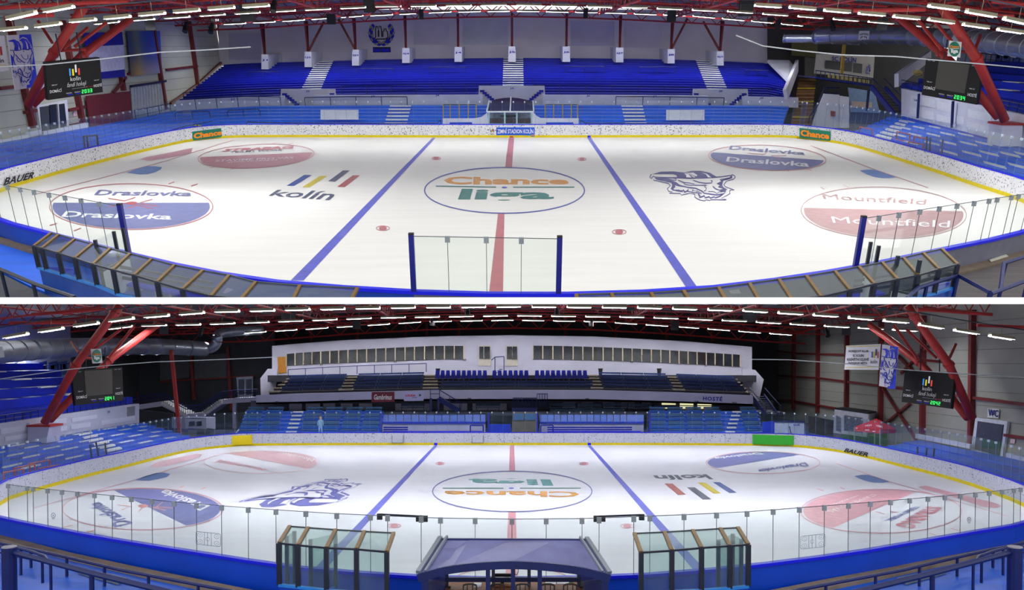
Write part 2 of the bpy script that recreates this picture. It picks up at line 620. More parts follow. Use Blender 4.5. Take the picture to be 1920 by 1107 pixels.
A_FAR = [(0, 361), (22, 352), (162, 312), (291, 279.5), (359, 265), (417, 259), (480, 257.5), (599, 257.5), (960, 258), (1440, 257.5),
         (1498, 260.5), (1558, 267), (1617, 280), (1738, 318), (1819, 346), (1895, 371), (1920, 381)]
A_NEAR = [(0, 410), (96, 437), (243, 475), (379, 506), (531, 529), (680, 540.5), (776, 546), (960, 551), (1142, 549), (1309, 540.5), (1440, 526),
          (1604, 500), (1764, 467), (1920, 432)]
BH = 1.17
a_far = [H.Z(x, y, 0) for x, y in A_FAR]
a_near = [Vector((p.x, p.y, 0)) for p in (H.Z(x, y, BH) for x, y in A_NEAR)]
def rink_outline(far, near, tipL, tipR):
    return far + [Vector(tipR)] + near[::-1] + [Vector(tipL)]
a_out = catmull(rink_outline(a_far, a_near, (-26.9, 39.0, 0), (25.2, 36.0, 0)), True, 8)

def rink_floor(H, out, m, label):
    mb = MB(); n = len(out)
    mb.poly([p for p in out])
    fl = mb.build(H, 'floor', m, None, label, None, None, 'structure')
    return fl
iceA = rink_floor(H, a_out, M_ICE, 'white ice with a goat head emblem facing the plain white back wall')
ORIG[iceA] = ORIG[iceA]

def ICE(z=0.012):
    return lambda x, y: HA.Z(x, y, z)

def ground(H, x0, x1, y0, y1, z, m, name, label):
    return MB().box(x0, x1, y0, y1, z - .3, z).build(H, name, m, None, label, None, None, 'structure')

def ice_part(name, m, fn, z=0.012, H_=None, par=None):
    mb = MB(); fn(mb, lambda x, y: (H_ or HA).Z(x, y, z))
    return mb.build(H_ or HA, name, m, par or iceA)

# lines and circles
ice_part('blue_line', P_BLUE, lambda b, s: fillp(b, s, [(811, 258.5), (817, 258.5), (569, 526), (545, 526)]))
ice_part('blue_line', P_BLUE, lambda b, s: fillp(b, s, [(1101, 258.5), (1108, 258.5), (1309, 541), (1288, 541)]))
ice_part('centre_line', P_REDL, lambda b, s: fillp(b, s, [(954, 258.5), (964, 258.5), (960, 314), (947, 314)]))
ice_part('centre_line', P_REDL, lambda b, s: fillp(b, s, [(934, 400), (945.5, 400), (943, 550), (917, 550)]))
ice_part('centre_circle', P_CIRC, lambda b, s: stroke(b, s, ell(946, 357, 150, 43), 2.2, False))
for (x, y, r) in ((818, 297, 8), (1091, 298.5, 8), (718, 428, 12.5), (1161, 435, 13)):
    def dot(b, s):
        stroke(b, s, ell(x, y, r, r * .34, n=24), 1.2)
        fillp(b, s, ell(x, y, r * .58, r * .3, n=16)[:-1])
    ice_part('face_off_spot', P_REDL, dot)
ice_part('centre_spot', P_BLUE, lambda b, s: fillp(b, s, ell(946, 351.5, 5, 1.7, n=16)[:-1]), .016)
ice_part('logo_bar', P_GREEN, lambda b, s: fillp(b, s, [(817, 348), (930, 350), (930, 352), (817, 350)]))
ice_part('logo_bar', P_GREEN, lambda b, s: fillp(b, s, [(962, 350), (1077, 350), (1077, 352), (962, 352)]))
letter(H, 'Chance', [(833, 331), (1067, 333), (1066, 346), (832, 346)], ICE(), P_ORANGE, iceA, .038)
letter(H, 'liga', [(866, 354), (1036, 356), (1040, 379), (856, 381)], ICE(), P_GREEN, iceA, .035)

def half_circle(H_, par, cx, cy, rx, ry, y_l, y_r, m, mring, lower=True, ring=1.6, rot=0.0, inset=.965):
    """face-off circle with the half below (or above) the chord painted"""
    pts = ell(cx, cy, rx * inset, ry * inset, n=72, rot=rot)[:-1]
    yl = lambda x: y_l + (y_r - y_l) * (x - (cx - rx)) / (2 * rx)
    if lower:
        sel = [p for p in pts if p[1] >= yl(p[0])]
    else:
        sel = [p for p in pts if p[1] <= yl(p[0])]
    sel.sort(key=lambda p: math.atan2(p[1] - (yl(p[0])), 1) if False else (p[0]))
    # keep ring order
    o = [p for p in pts if p in sel]
    k = 0
    for i in range(len(pts)):
        if pts[i] in sel and pts[i - 1] not in sel: k = i
    ordered = []
    for j in range(len(pts)):
        p = pts[(k + j) % len(pts)]
        if p in sel: ordered.append(p)
    ice_part('painted_half', m, lambda b, s: fillp(b, s, ordered), .010, H_, par)
    ice_part('face_off_circle', mring, lambda b, s: stroke(b, s, ell(cx, cy, rx, ry, n=72, rot=rot), ring), .013, H_, par)

def ticks(H_, par, segs, m, w=1.2):
    for sg in segs:
        ice_part('hash_mark', m, lambda b, s: stroke(b, s, sg, w), .013, H_, par)

half_circle(H, iceA, 246, 387.5, 153, 43, 380, 379, P_NAVY, P_REDL)
letter(H, 'Draslovka', [(185, 356), (364, 359), (357, 368), (176, 366)], ICE(.02), P_NAVY, iceA, .02)
letter(H, 'Draslovka', [(124, 396), (326, 402), (320, 412), (114, 407)], ICE(.02), P_WHT, iceA, .02)
ticks(H, iceA, [[(203, 372), (234, 377), (254, 370)], [(235, 381), (204, 388)], [(263, 382), (297, 387)], [(263, 380), (286, 374)], [(237, 391), (258, 385), (287, 392)],
                [(316, 345), (327, 341)], [(358, 349), (371, 345)], [(93, 423), (107, 419)], [(138, 433), (152, 428)]], P_KRED, 1.6)
ice_part('face_off_spot', P_KRED, lambda b, s: fillp(b, s, ell(247, 381, 11, 3, n=16)[:-1]), .02)

half_circle(H, iceA, 480, 293, 109, 22, 294, 284.5, P_RED, P_REDL, ring=1.1, rot=-3)
letter(H, 'STRABAG', [(424, 279), (551, 273), (549, 279), (414, 285)], ICE(.02), P_REDL, iceA, .05)
letter(H, 'TEAMS WORK.', [(432, 284), (536, 279.5), (532, 283), (430, 287)], ICE(.02), P_KGRY, iceA, .01)
letter(H, 'STAVIME PRO VÁS', [(406, 299), (551, 293), (550, 297), (403, 303.5)], ICE(.02), P_WHT, iceA, .01)
letter(H, 'www.strabag.cz', [(428, 303), (522, 298), (520, 301), (425, 306)], ICE(.02), P_WHT, iceA, .01)
ticks(H, iceA, [[(394, 316), (404, 312)], [(432, 318.5), (442, 315)], [(511, 269.5), (519, 267)], [(540, 272), (550, 268)]], P_REDL, 1.0)
ice_part('goal_crease', P_CREASE, lambda b, s: fillp(b, s, [TA(5, *p) for p in ((938, 174), (1010, 147), (1080, 125), (1150, 126), (1203, 133), (1190, 150), (1150, 170), (1100, 184), (1040, 187))]))
ice_part('goal_line', P_REDL, lambda b, s: stroke(b, s, [(60, 366), (190, 334), (300, 305), (362, 286), (440, 262)], 1.0))
ice_part('corner_advert', P_RED, lambda b, s: fillp(b, s, [(262, 299), (276, 294), (300, 290), (362, 277), (358, 287), (312, 297), (280, 302)]))

for zp, m in ((((225, 271), (358, 190), (415, 192), (283, 272)), P_KBLUE), (((343, 280), (475, 197), (527, 198), (398, 283)), P_KYEL),
              (((535, 237), (645, 157), (697, 157), (587, 241)), P_KGRY), (((602, 278), (718, 193), (770, 193), (657, 282)), P_KRED)):
    ice_part('logo_bar', m, lambda b, s: fillp(b, s, [TA(6, *p) for p in zp]))
letter(H, 'kolín', [TA(6, 160, 300), TA(6, 625, 312), TA(6, 540, 380), TA(6, 92, 345)], ICE(), P_KGRY, iceA, .02)

half_circle(H, iceA, 1438.5, 296, 110, 23.5, 285, 299, P_NAVY, P_REDL, ring=1.2, rot=2.5)
letter(H, 'Draslovka', [(1370, 273), (1511, 284), (1509, 291), (1366, 280)], ICE(.02), P_NAVY, iceA, .02)
letter(H, 'Draslovka', [(1364, 294), (1518, 304), (1517, 313), (1361, 303)], ICE(.02), P_WHT, iceA, .02)
ticks(H, iceA, [[(1402, 287), (1432, 290), (1440, 284)], [(1446, 292), (1475, 292)], [(1452, 294), (1466, 299)], [(1472, 318), (1480, 322)], [(1514, 317), (1522, 320)]], P_REDL, 1.1)
ice_part('goal_crease', P_CREASE, lambda b, s: fillp(b, s, [TA(8, *p) for p in ((680, 158), (735, 151), (790, 150), (950, 208), (900, 214), (850, 215), (790, 206), (730, 185))]))
ice_part('goal_line', P_REDL, lambda b, s: stroke(b, s, [(1520, 273), (1640, 318), (1740, 352)], 1.0))
half_circle(H, iceA, 1657, 399, 155, 48, 386, 395, P_PALE, P_PALE, rot=2)
letter(H, 'Mountfield', [(1541, 363), (1738, 374), (1735, 384), (1545, 373)], ICE(.02), P_PALE, iceA, 0.0)
letter(H, 'Mountfield', [(1558, 406), (1782, 414), (1780, 427), (1562, 418)], ICE(.02), P_WHT, iceA, 0.0)
ticks(H, iceA, [[(1538, 351), (1547, 355.5)], [(1581, 347), (1592, 352)]], P_PALE, 1.2)

# goat head emblem (outline drawing): strokes in the emblem's own grid, 1920 x 800
G_FILL = [
    [(130, 180), (300, 130), (560, 122), (800, 150), (900, 190), (950, 240), (1000, 250), (900, 262), (640, 250), (620, 200), (560, 178), (240, 178)],
    [(800, 140), (930, 110), (1110, 110), (1290, 150), (1400, 215), (1440, 232), (1380, 250), (1000, 250), (960, 180), (880, 150)],
    [(200, 275), (340, 270), (500, 300), (590, 330), (620, 380), (700, 420), (860, 440), (700, 430), (590, 400), (600, 440), (560, 470), (600, 500), (680, 480), (680, 520), (560, 510), (510, 470), (540, 400), (520, 350), (340, 315), (230, 295)],
    [(1480, 280), (1680, 240), (1720, 205), (1740, 235), (1700, 275), (1560, 310), (1540, 400), (1560, 440), (1640, 480), (1600, 510), (1480, 490), (1560, 470), (1450, 440), (1490, 400), (1420, 370), (1520, 320)],
]
G_CUT = [[(770, 165), (860, 180), (920, 246), (820, 246), (815, 200)], [(1120, 140), (1230, 175), (1320, 246), (1250, 246), (1215, 190)], [(880, 155), (960, 150), (1040, 200), (1030, 225), (980, 215), (920, 180)]]
G_STROKE = [
    ([(200, 240), (420, 248), (620, 250), (900, 262), (1300, 250), (1420, 240), (1560, 225), (1690, 205), (1730, 215), (1735, 245), (1640, 280), (1520, 300)], 16),
    ([(120, 180), (90, 240), (120, 265), (160, 215), (200, 240)], 14),
    ([(200, 260), (400, 265), (560, 300), (610, 300), (620, 270), (560, 255)], 14),
    ([(660, 300), (760, 340), (800, 385), (900, 400), (1220, 400)], 15), ([(760, 345), (860, 350), (980, 375)], 12),
    ([(960, 300), (1080, 345), (1200, 360), (1320, 355), (1340, 315), (1310, 305)], 15),
    ([(1180, 420), (1220, 460), (1210, 500), (1170, 520)], 12), ([(1350, 420), (1400, 470), (1500, 505), (1610, 500)], 14),
    ([(600, 340), (680, 400), (840, 440), (1000, 460), (1120, 510), (1180, 560), (1420, 595), (1560, 575), (1610, 530), (1500, 520)], 18),
    ([(1260, 525), (1380, 530), (1430, 565), (1480, 530), (1540, 535)], 10),
    ([(860, 470), (850, 520), (960, 545), (1130, 560)], 14), ([(930, 500), (1090, 530)], 8), ([(960, 480), (930, 545)], 7), ([(1040, 495), (1010, 550)], 7),
    ([(600, 495), (650, 510), (740, 520), (760, 490), (790, 540), (860, 500)], 22),
    ([(1060, 570), (1090, 620), (1080, 650), (1180, 610), (1200, 650), (1280, 630), (1300, 660), (1380, 630), (1400, 655), (1500, 615), (1540, 585)], 20),
    ([(160, 295), (330, 335), (460, 360), (500, 410), (440, 470), (470, 520), (540, 530), (480, 560), (700, 562), (720, 600), (880, 560), (990, 580), (990, 640), (1080, 690), (1180, 715), (1220, 690), (1290, 710), (1310, 690), (1620, 692), (1520, 660), (1620, 610), (1690, 570), (1690, 500), (1780, 495), (1600, 430), (1570, 390), (1620, 320), (1760, 280), (1800, 240), (1780, 205), (1720, 185)], 12),
]
def goat(b_dark, b_cut, surf, g2p, k=1.0):
    for P_ in G_FILL: fillp(b_dark, surf, [g2p(*p) for p in P_])
    for P_ in G_CUT: fillp(b_cut, surf, [g2p(*p) for p in P_])
    for P_, w in G_STROKE:
        stroke(b_dark, surf, [g2p(*p) for p in P_], w * k)
def goat_ice(H_, par, g2p, k, mdark, mcut):
    bd, bc = MB(), MB()
    goat(bd, bc, lambda x, y: H_.Z(x, y, .012), g2p, k)
    o = bd.build(H_, 'goat_emblem', mdark, par)
    bc2 = MB(); bc2.add([p + Vector((0, 0, .008)) for p in bc.v], bc.f); bc2.build(H_, 'emblem_highlight', mcut, o)
    return o
P_GOAT = mat('ice_goat_blue', (84, 84, 142), .3, vary=.12)
goat_ice(H, iceA, lambda x, y: (1210 + x * 180 / 1920, 310 + y * 75 / 800), .14, P_GOAT, P_WHT)

# ---------------------------------------------------------------- boards and glass around the rink
def offset2(pts, d):
    """pts: open 3D polyline at constant z; shift to its outer side (away from rink centre)"""
    o = []
    for i, p in enumerate(pts):
        a, b = pts[max(0, i - 1)], pts[min(len(pts) - 1, i + 1)]
        t = (b - a).normalized(); n = Vector((-t.y, t.x, 0))
        o.append(p + n * d)
    return o

def boards(H, far, near, tipL, tipR, lab, m_in, m_out_far, m_out_near, step_far=1.85, step_near=2.2, pane=1.02, m_glass=None, pane_h=2.0, near_panes=None, grey_from=None):
    loop = catmull(rink_outline(far, near, tipL, tipR), True, 10)
    nf = (len(far) - 1) * 10
    farp = loop[:nf + 1]; nearp = loop[nf:] + [loop[0]]
    e = emptyobj(H, 'rink_boards', Vector((0, 50, 0)), lab, 'rink boards')
    for nm, pl, st, mo in (('far', farp, step_far, m_out_far), ('near', nearp, step_near, m_out_near)):
        ps = resample(pl, st); od = offset2(ps, .09)
        for i in range(len(ps) - 1):
            g = (ps[i + 1] - ps[i]).normalized() * .012
            a, b, c, d = ps[i] + g, ps[i + 1] - g, od[i + 1] - g, od[i] + g
            lift = lambda p, z: Vector((p.x, p.y, z))
            MB().hexa([lift(q, 0) for q in (a, b, c, d)], [lift(q, BH - .05) for q in (a, b, c, d)]).build(H, 'board_panel', m_in, e)
            if nm == 'near':
                o2 = offset2(ps, .13)
                mm = mo if grey_from is None or H.pix(a)[0] < grey_from else M_BOARDGREY
                MB().hexa([lift(q, 0) for q in (d, c, o2[i + 1], o2[i])], [lift(q, BH - .06) for q in (d, c, o2[i + 1], o2[i])]).build(H, 'outer_panel', mm, e)
        ip, op = offset2(ps, -.03), offset2(ps, .20 if nm == 'near' else .12)
        ti = .10 if nm == 'near' else .06
        mb = MB()
        for i in range(len(ps) - 1):
            lift = lambda p, z: Vector((p.x, p.y, z))
            mb.hexa([lift(q, BH - .05) for q in (ip[i], ip[i + 1], op[i + 1], op[i])], [lift(q, BH - .05 + ti) for q in (ip[i], ip[i + 1], op[i + 1], op[i])])
        mb.build(H, 'cap_rail', M_BLUECAP, e)
        kp = offset2(ps, -.04); mb = MB()
        for i in range(len(ps) - 1):
            lift = lambda p, z: Vector((p.x, p.y, z))
            mb.hexa([lift(q, .0) for q in (kp[i], kp[i + 1], ps[i + 1], ps[i])], [lift(q, .20) for q in (kp[i], kp[i + 1], ps[i + 1], ps[i])])
        mb.build(H, 'kick_strip', M_YEL, e)
    # far glass: one pane per metre, with a clamp at the top of each joint
    ps = [p for p in resample(farp, pane)]
    for i in range(len(ps) - 1):
        o = offset2(ps[i:i + 2], .06); o2 = offset2(ps[i:i + 2], .075)
        lift = lambda p, z: Vector((p.x, p.y, z))
        g = (o[1] - o[0]) * .006
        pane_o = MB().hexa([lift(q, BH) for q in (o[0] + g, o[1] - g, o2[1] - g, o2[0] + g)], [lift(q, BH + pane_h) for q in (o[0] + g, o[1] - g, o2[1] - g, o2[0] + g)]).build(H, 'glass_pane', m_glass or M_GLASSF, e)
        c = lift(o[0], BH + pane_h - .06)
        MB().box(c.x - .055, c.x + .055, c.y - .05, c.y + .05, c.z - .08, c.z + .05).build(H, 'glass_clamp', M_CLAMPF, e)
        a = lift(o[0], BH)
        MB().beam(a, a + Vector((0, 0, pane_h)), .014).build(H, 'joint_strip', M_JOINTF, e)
    return e

brdA = boards(H, a_far, a_near, (-26.9, 39.0, 0), (25.2, 36.0, 0), 'white rink boards with yellow kick strip carrying the orange Chance signs', M_BOARD, M_BOARD, M_BOARDOUT, grey_from=900)

def near_glass(H, xs, cap, tops, label, m, post_l=None, post_r=None, cat='glass screen', zoff=.05, clamp=True, pr=.075):
    """glass screen standing on the near cap rail; xs = joint columns (at the cap), tops = polyline of its upper edge in pixels"""
    base = [H.Z(x, ypx(cap, x), BH + zoff) for x in xs]
    def topz(p, x):
        lo, hi = BH, BH + 4.0
        for _ in range(30):
            mid = (lo + hi) / 2
            X_, Y_ = H.pix(Vector((p.x, p.y, mid)))
            if Y_ > ypx(tops, min(max(X_, tops[0][0]), tops[-1][0])): lo = mid
            else: hi = mid
        return lo
    hz = [topz(p, x) for p, x in zip(base, xs)]
    e = emptyobj(H, 'glass_screen', base[len(base) // 2], label, cat)
    for i in range(len(xs) - 1):
        a, b = base[i], base[i + 1]
        d = (b - a).normalized(); n = Vector((-d.y, d.x, 0)) * .008; g = d * .01
        MB().hexa([a + g - n, b - g - n, b - g + n, a + g + n], [Vector((q.x, q.y, z)) for q, z in ((a + g - n, hz[i]), (b - g - n, hz[i + 1]), (b - g + n, hz[i + 1]), (a + g + n, hz[i]))]).build(H, 'glass_pane', m, e)
        MB().beam(Vector((a.x, a.y, hz[i])), Vector((b.x, b.y, hz[i + 1])), .018).build(H, 'top_edge', M_JOINT, e)
    for i, p in enumerate(base):
        if i == 0 and post_l or i == len(base) - 1 and post_r:
            MB().beam(p, Vector((p.x, p.y, hz[i] + .04)), pr * 2).build(H, 'post', mat('blue_post', (12, 20, 128), .35), e)
            MB().box(p.x - pr, p.x + pr, p.y - pr, p.y + pr, hz[i] + .04, hz[i] + .09).build(H, 'post_cap', M_BLACK, e)
        else:
            MB().beam(p, Vector((p.x, p.y, hz[i])), .016).build(H, 'joint_strip', M_JOINT, e)
            if clamp: MB().box(p.x - .07, p.x + .07, p.y - .03, p.y + .03, hz[i] - .16, hz[i] + .02).build(H, 'glass_clamp', M_CLAMP, e)
    return e

near_glass(H, [2, 30, 54, 80, 108, 138, 168, 202, 241], A_NEAR, [(-60, 335), (33, 352), (228, 387), (260, 392)], 'row of clear glass panes ending at a dark blue post by the BAUER boards', M_GLASS, post_r=True)
near_glass(H, [776, 842, 913, 977, 1047], A_NEAR, [(700, 442), (764, 443), (1044, 448), (1100, 449)], 'free-standing clear glass screen between two dark blue posts at the centre line', M_GLASSN, post_l=True, post_r=True)
near_glass(H, [1604, 1633, 1670, 1709, 1745, 1778, 1810, 1838, 1853, 1880, 1893, 1914], A_NEAR, [(1590, 414), (1612, 411), (1920, 364), (1990, 355)], 'row of clear glass panes with a dark blue post over the Mountfield circle', M_GLASS, post_l=True)

# writing on the boards
def on_far(H, x0, x1, yt0, yt1, line, lift=.03):
    """plane of the far boards between columns x0 and x1"""
    a = H.Z(x0, ypx(line, x0), 0); b = H.Z(x1, ypx(line, x1), 0)
    d = (b - a).normalized(); n = Vector((d.y, -d.x, 0))
    return H.on(a + n * lift, n)
M_SIGNG = mat('green_sign', (16, 116, 92), .5, vary=.05)
M_SIGNO = mat('orange_print', (250, 146, 24), .5, vary=0)
for (x0, x1, yl, yr, hgt, lab) in ((361, 418, 264.5, 257.5, 16.5, 'green Chance sign on the boards below the blurred wall banner'), (1499, 1557, 259, 265.5, 18, 'green Chance sign on the boards in front of the brown stairs')):
    s = on_far(H, x0, x1, 0, 0, A_FAR, .05)
    q = [s(x0, yl - hgt - 1), s(x1, yr - hgt - 1), s(x1, yr - 1), s(x0, yl - 1)]
    o = panel_sign(H, 'advert_sign', q, .03, M_SIGNG, lab, 'sign')
    s2 = on_far(H, x0, x1, 0, 0, A_FAR, .07)
    letter(H, 'Chance', [(x0 + 2, yl - hgt + 2), (x1 - 2, yr - hgt + 2), (x1 - 2, yr - 4), (x0 + 2, yl - 4)], s2, M_SIGNO, o, .05)
s = on_far(H, 931, 1003, 0, 0, A_FAR, .05); s2 = on_far(H, 931, 1003, 0, 0, A_FAR, .07)
o = panel_sign(H, 'stadium_sign', [s(930.5, 239), s(1002.5, 239), s(1002.5, 256), s(930.5, 256)], .03, mat('blue_sign', (12, 84, 206), .5, vary=.08), 'blue ZIMNÍ STADION KOLÍN sign on the boards under the glass booth', 'sign')
letter(H, 'ZIMNÍ STADION KOLÍN', rect(932.5, 1000, 240.5, 250.5), s2, M_TXTW, o, .02)
for i, c in enumerate(((30, 120, 220), (60, 170, 80), (240, 150, 30), (250, 170, 40))):
    MB().slab([s2(990 + i * 3, 252.5), s2(992.6 + i * 3, 252.5), s2(992.6 + i * 3, 254.6), s2(990 + i * 3, 254.6)], .01).build(H, 'colour_mark', mat('mark%d' % i, c), o)
for i, (c, dy) in enumerate((((40, 90, 170), 0), ((230, 200, 40), 0), ((70, 80, 110), -2), ((190, 80, 70), 0))):
    MB().slab([s2(919.5 + i * 1.9, 243.5 + dy), s2(921 + i * 1.9, 243.5 + dy), s2(921 + i * 1.9, 248 + dy), s2(919.5 + i * 1.9, 248 + dy)], .01).build(H, 'town_mark', mat('kol%d' % i, c), brdA)
letter(H, 'kolín', rect(919.5, 926.5, 250, 252.5), s2, M_TXTK, brdA, .02)
s = on_far(H, 5, 66, 0, 0, A_FAR, .05)
letter(H, 'BAUER', [(8, 334), (65, 322), (62, 334.5), (6, 349)], s, M_TXTK, brdA, .03, .25)
MB().slab([s2(0, 0)] * 4, .01) if False else None
for px in (813.5, 1104.5):
    s = on_far(H, px - 4, px + 4, 0, 0, A_FAR, .06)
    MB().slab([s(px - 3, 254.5), s(px + 3, 254.5), s(px + 3, 258), s(px - 3, 258)], .02, (0, 0, H.h)).build(H, 'line_mark', M_BLUECAP, brdA)
s = on_far(H, 955, 963, 0, 0, A_FAR, .06)
MB().slab([s(955.5, 255.5), s(962, 255.5), s(962, 258), s(955.5, 258)], .02, (0, 0, H.h)).build(H, 'line_mark', M_RED, brdA)

# ---------------------------------------------------------------- ground and stands behind the far boards
MB().box(-52, 52, 20, 112, -.6, -.12).build(H, 'floor', M_DIRT, None, 'dark concrete floor around the rink under the white back wall', None, None, 'structure')

li_in = [Vector(p) for p in ((-31.2, 38, .45), (-31.2, 47, .45), (-31.3, 55, .45), (-31.2, 61, .45), (-30.6, 69, .45), (-29.8, 75, .45), (-27.6, 78.4, .45), (-23.8, 79.3, .45), (-11, 79.3, .45), (0, 79.3, .45), (11, 79.3, .45), (23.6, 79.3, .45), (25.4, 78.9, .45))]
li_out = [H.X(-160, 296, -36.4)] + [H.X(x, y, -36.4) for x, y in ((0, 268), (80, 254), (165, 239), (250, 223))] + [H.X(330, 207, -36.0), H.D(412, 202, 90), H.D(490, 198.5, 88.6)] + [H.D(x, y, 88.6) for x, y in ((745, 197), (960, 197), (1175, 197), (1440, 198), (1479, 200))]
st = emptyobj(H, 'lower_stand', (0, 82, 0), 'light blue lower stand of plank benches curving behind the far glass', 'grandstand')
uA, uB = uof(H, li_out, 750), uof(H, li_out, 1187)
tier(H, li_in, li_out, 7, [(0, 3.5), (3.5, 6.5), (6.5, uA), (uA, uB), (uB, len(li_out) - 1.001)], M_SEATL, st, drop=.4)
stairs(H, li_in, li_out, 7, (uof(H, li_in, 719), uof(H, li_in, 761)), (uof(H, li_out, 732), uof(H, li_out, 772)), M_STEP, st)
stairs(H, li_in, li_out, 7, (uof(H, li_in, 1174), uof(H, li_in, 1214)), (uof(H, li_out, 1164), uof(H, li_out, 1204)), M_STEP, st)

# parapet
PB = [(320, 207), (345, 204), (420, 200), (490, 198), (600, 197), (960, 197), (1300, 197), (1497, 199)]
PT = [(330, 189), (345, 188), (420, 184), (490, 181), (600, 178.5), (960, 177.5), (1300, 179), (1497, 183)]
pb = [H.D(x, y + 2, 89) for x, y in PB]
mb = MB()
e = emptyobj(H, 'parapet', pb[3], 'white concrete parapet between the light blue and dark blue stands', 'parapet')
xs_ = [330, 345, 420, 480, 536]
def parapet_run(xs, nm='wall_section'):
    mb = MB()
    for a, b in zip(xs, xs[1:]):
        p = [H.D(a, ypx(PB, a) + 3, 89), H.D(b, ypx(PB, b) + 3, 89), H.D(b, ypx(PT, b), 89), H.D(a, ypx(PT, a), 89)]
        mb.slab(p, .35, (0, 0, H.h))
    mb.build(H, nm, M_PARA, e)
for run in ([330, 345, 420, 480, 533], [588, 600, 700, 800, 905], [1018, 1100, 1200, 1300, 1328], [1392, 1440, 1497]):
    parapet_run(run)
sP = H.on(Vector((0, 88.95, 0)), Vector((0, 1, 0)))
for t, x, y in (('J2', 577, 169.5), ('J1', 436, 184.5), ('J3', 699, 179), ('J4', 820, 177.5), ('J5', 960, 164), ('J6', 1103, 178), ('J7', 1228, 179), ('J8', 1351, 169.5), ('J9', 1428, 182.5)):
    letter(H, t, rect(x - 3.5, x + 3.5, y, y + 4), H.on(Vector((0, 88.9 if t not in ('J2', 'J5', 'J8') else 89.85, 0)), Vector((0, 1, 0))), M_TXTB, e, .02)

# upper stand
ui = [H.D(x, y, 90.2) for x, y in ((337, 190), (420, 185), (490, 182), (600, 179.5), (720, 179), (960, 178), (1200, 179), (1330, 180), (1440, 182), (1484, 190))]
uo = [H.D(x, y, 108.5) for x, y in ((424, 121), (455, 119), (490, 118), (600, 115), (720, 111.5), (960, 108.5), (1200, 110.5), (1300, 113), (1430, 118), (1478, 128))]
up = emptyobj(H, 'upper_stand', (0, 92, 2), 'dark blue upper stand of stepped benches below the white back wall', 'grandstand')
c1, c2, c3 = uof(H, uo, 605), uof(H, uo, 961), uof(H, uo, 1325)
tier(H, ui, uo, 16, [(0, c1), (c1, c2), (c2, c3), (c3, len(uo) - 1.001)], M_SEATU, up, drop=.5)
stairs(H, ui, uo, 16, (uof(H, ui, 560), uof(H, ui, 598)), (uof(H, uo, 594), uof(H, uo, 626)), M_STEP, up)
stairs(H, ui, uo, 16, (uof(H, ui, 942), uof(H, ui, 982)), (uof(H, uo, 944), uof(H, uo, 981)), M_STEP, up)
stairs(H, ui, uo, 16, (uof(H, ui, 1330), uof(H, ui, 1368)), (uof(H, uo, 1303), uof(H, uo, 1339)), M_STEP, up)
# white stair landings under each stair
for xa, xb, xc, xd, yt in ((527, 628, 590, 560, 167), (898, 1021, 985, 938, 161), (1300, 1402, 1365, 1335, 167)):
    ld = emptyobj(H, 'stair_landing', H.D((xa + xb) / 2, 197, 89.8), {527: 'white stair landing marked J2 with blue side steps', 898: 'white stair landing marked J5 behind the booth with blue side steps', 1300: 'white stair landing marked J8 with blue side steps'}[xa], 'stair landing')
    MB().slab([H.D(xa, yt, 89.9), H.D(xb, yt, 89.9), H.D(xb + 2, 199, 89.9), H.D(xa - 2, 199, 89.9)], .25, (0, 0, H.h)).build(H, 'landing_wall', M_PARA, ld)
    for sgn in (-1, 1):
        for k in range(6):
            x = (xa + 6 + k * 4.6) if sgn < 0 else (xb - 6 - k * 4.6)
            y = yt + 8 + k * 3.8
            MB().slab([H.D(x - 4, y, 89.6), H.D(x + 4, y, 89.6), H.D(x + 4, y + 4, 89.6), H.D(x - 4, y + 4, 89.6)], .3, (0, 0, H.h)).build(H, 'step', M_SEATU, ld)

# back wall
DB = 109.6
MB().slab([H.D(410, 18, DB), H.D(1446, 18, DB), H.D(1446, 124, DB), H.D(410, 124, DB)], .3, (0, 0, H.h)).build(H, 'wall_back', M_BACK, None, 'lavender white plastered back wall with a laurel emblem', None, None, 'structure')
wb = H.on(Vector((0, DB - .08, 0)), Vector((0, 1, 0)))
for i, (x0, x1, y0, y1, bw) in enumerate(((430, 490, 62, 112, 'beside pillar block J1'), (776, 842, 38, 84, 'between pillar blocks 3J4 and J4'), (868, 952, 36, 84, 'between pillar blocks J4 and J5'), (1070, 1152, 40, 86, 'between pillar blocks J6 and 6J7'), (1172, 1240, 44, 90, 'between pillar blocks 6J7 and J8'))):
    MB().slab([wb(x0, y0), wb(x1, y0), wb(x1, y1), wb(x0, y1)], .04, (0, 0, H.h)).build(H, 'hanging_sheet', mat('pale_sheet%d' % (i % 3), ((206, 202, 228), (222, 216, 232), (214, 214, 230))[i % 3], .8, vary=.08, scale=.4), None,
        'pale lavender sheet on the back wall ' + bw, 'sheet', 'pale sheets on the back wall')
# emblem on the wall: laurel wreath, twin towers and caption
em = emptyobj(H, 'laurel_emblem', wb(716, 98), 'blue and white laurel wreath emblem with church towers on the back wall', 'emblem')
g = lambda x, y: (680 + x * 80 / 1265, 35 + y * 70 / 1107)
wb2 = H.on(Vector((0, DB - .12, 0)), Vector((0, 1, 0))); wb3 = H.on(Vector((0, DB - .16, 0)), Vector((0, 1, 0))); wb4 = H.on(Vector((0, DB - .2, 0)), Vector((0, 1, 0)))
M_WBL = mat('wreath_blue', (16, 26, 240), .6, vary=0)
M_WWH = mat('wreath_pale', (176, 170, 184), .7, vary=0)
lv = [(315, 210, -35, 1), (245, 250, 20, 0), (295, 310, 40, 0), (222, 345, -15, 1), (265, 420, 25, 1), (200, 430, -12, 0), (285, 500, 5, 0), (222, 535, -35, 1), (330, 610, -25, 1), (268, 625, -50, 0), (410, 675, -35, 1), (340, 695, -75, 1), (410, 748, 80, 0), (500, 705, -50, 0), (490, 775, 85, 1)]
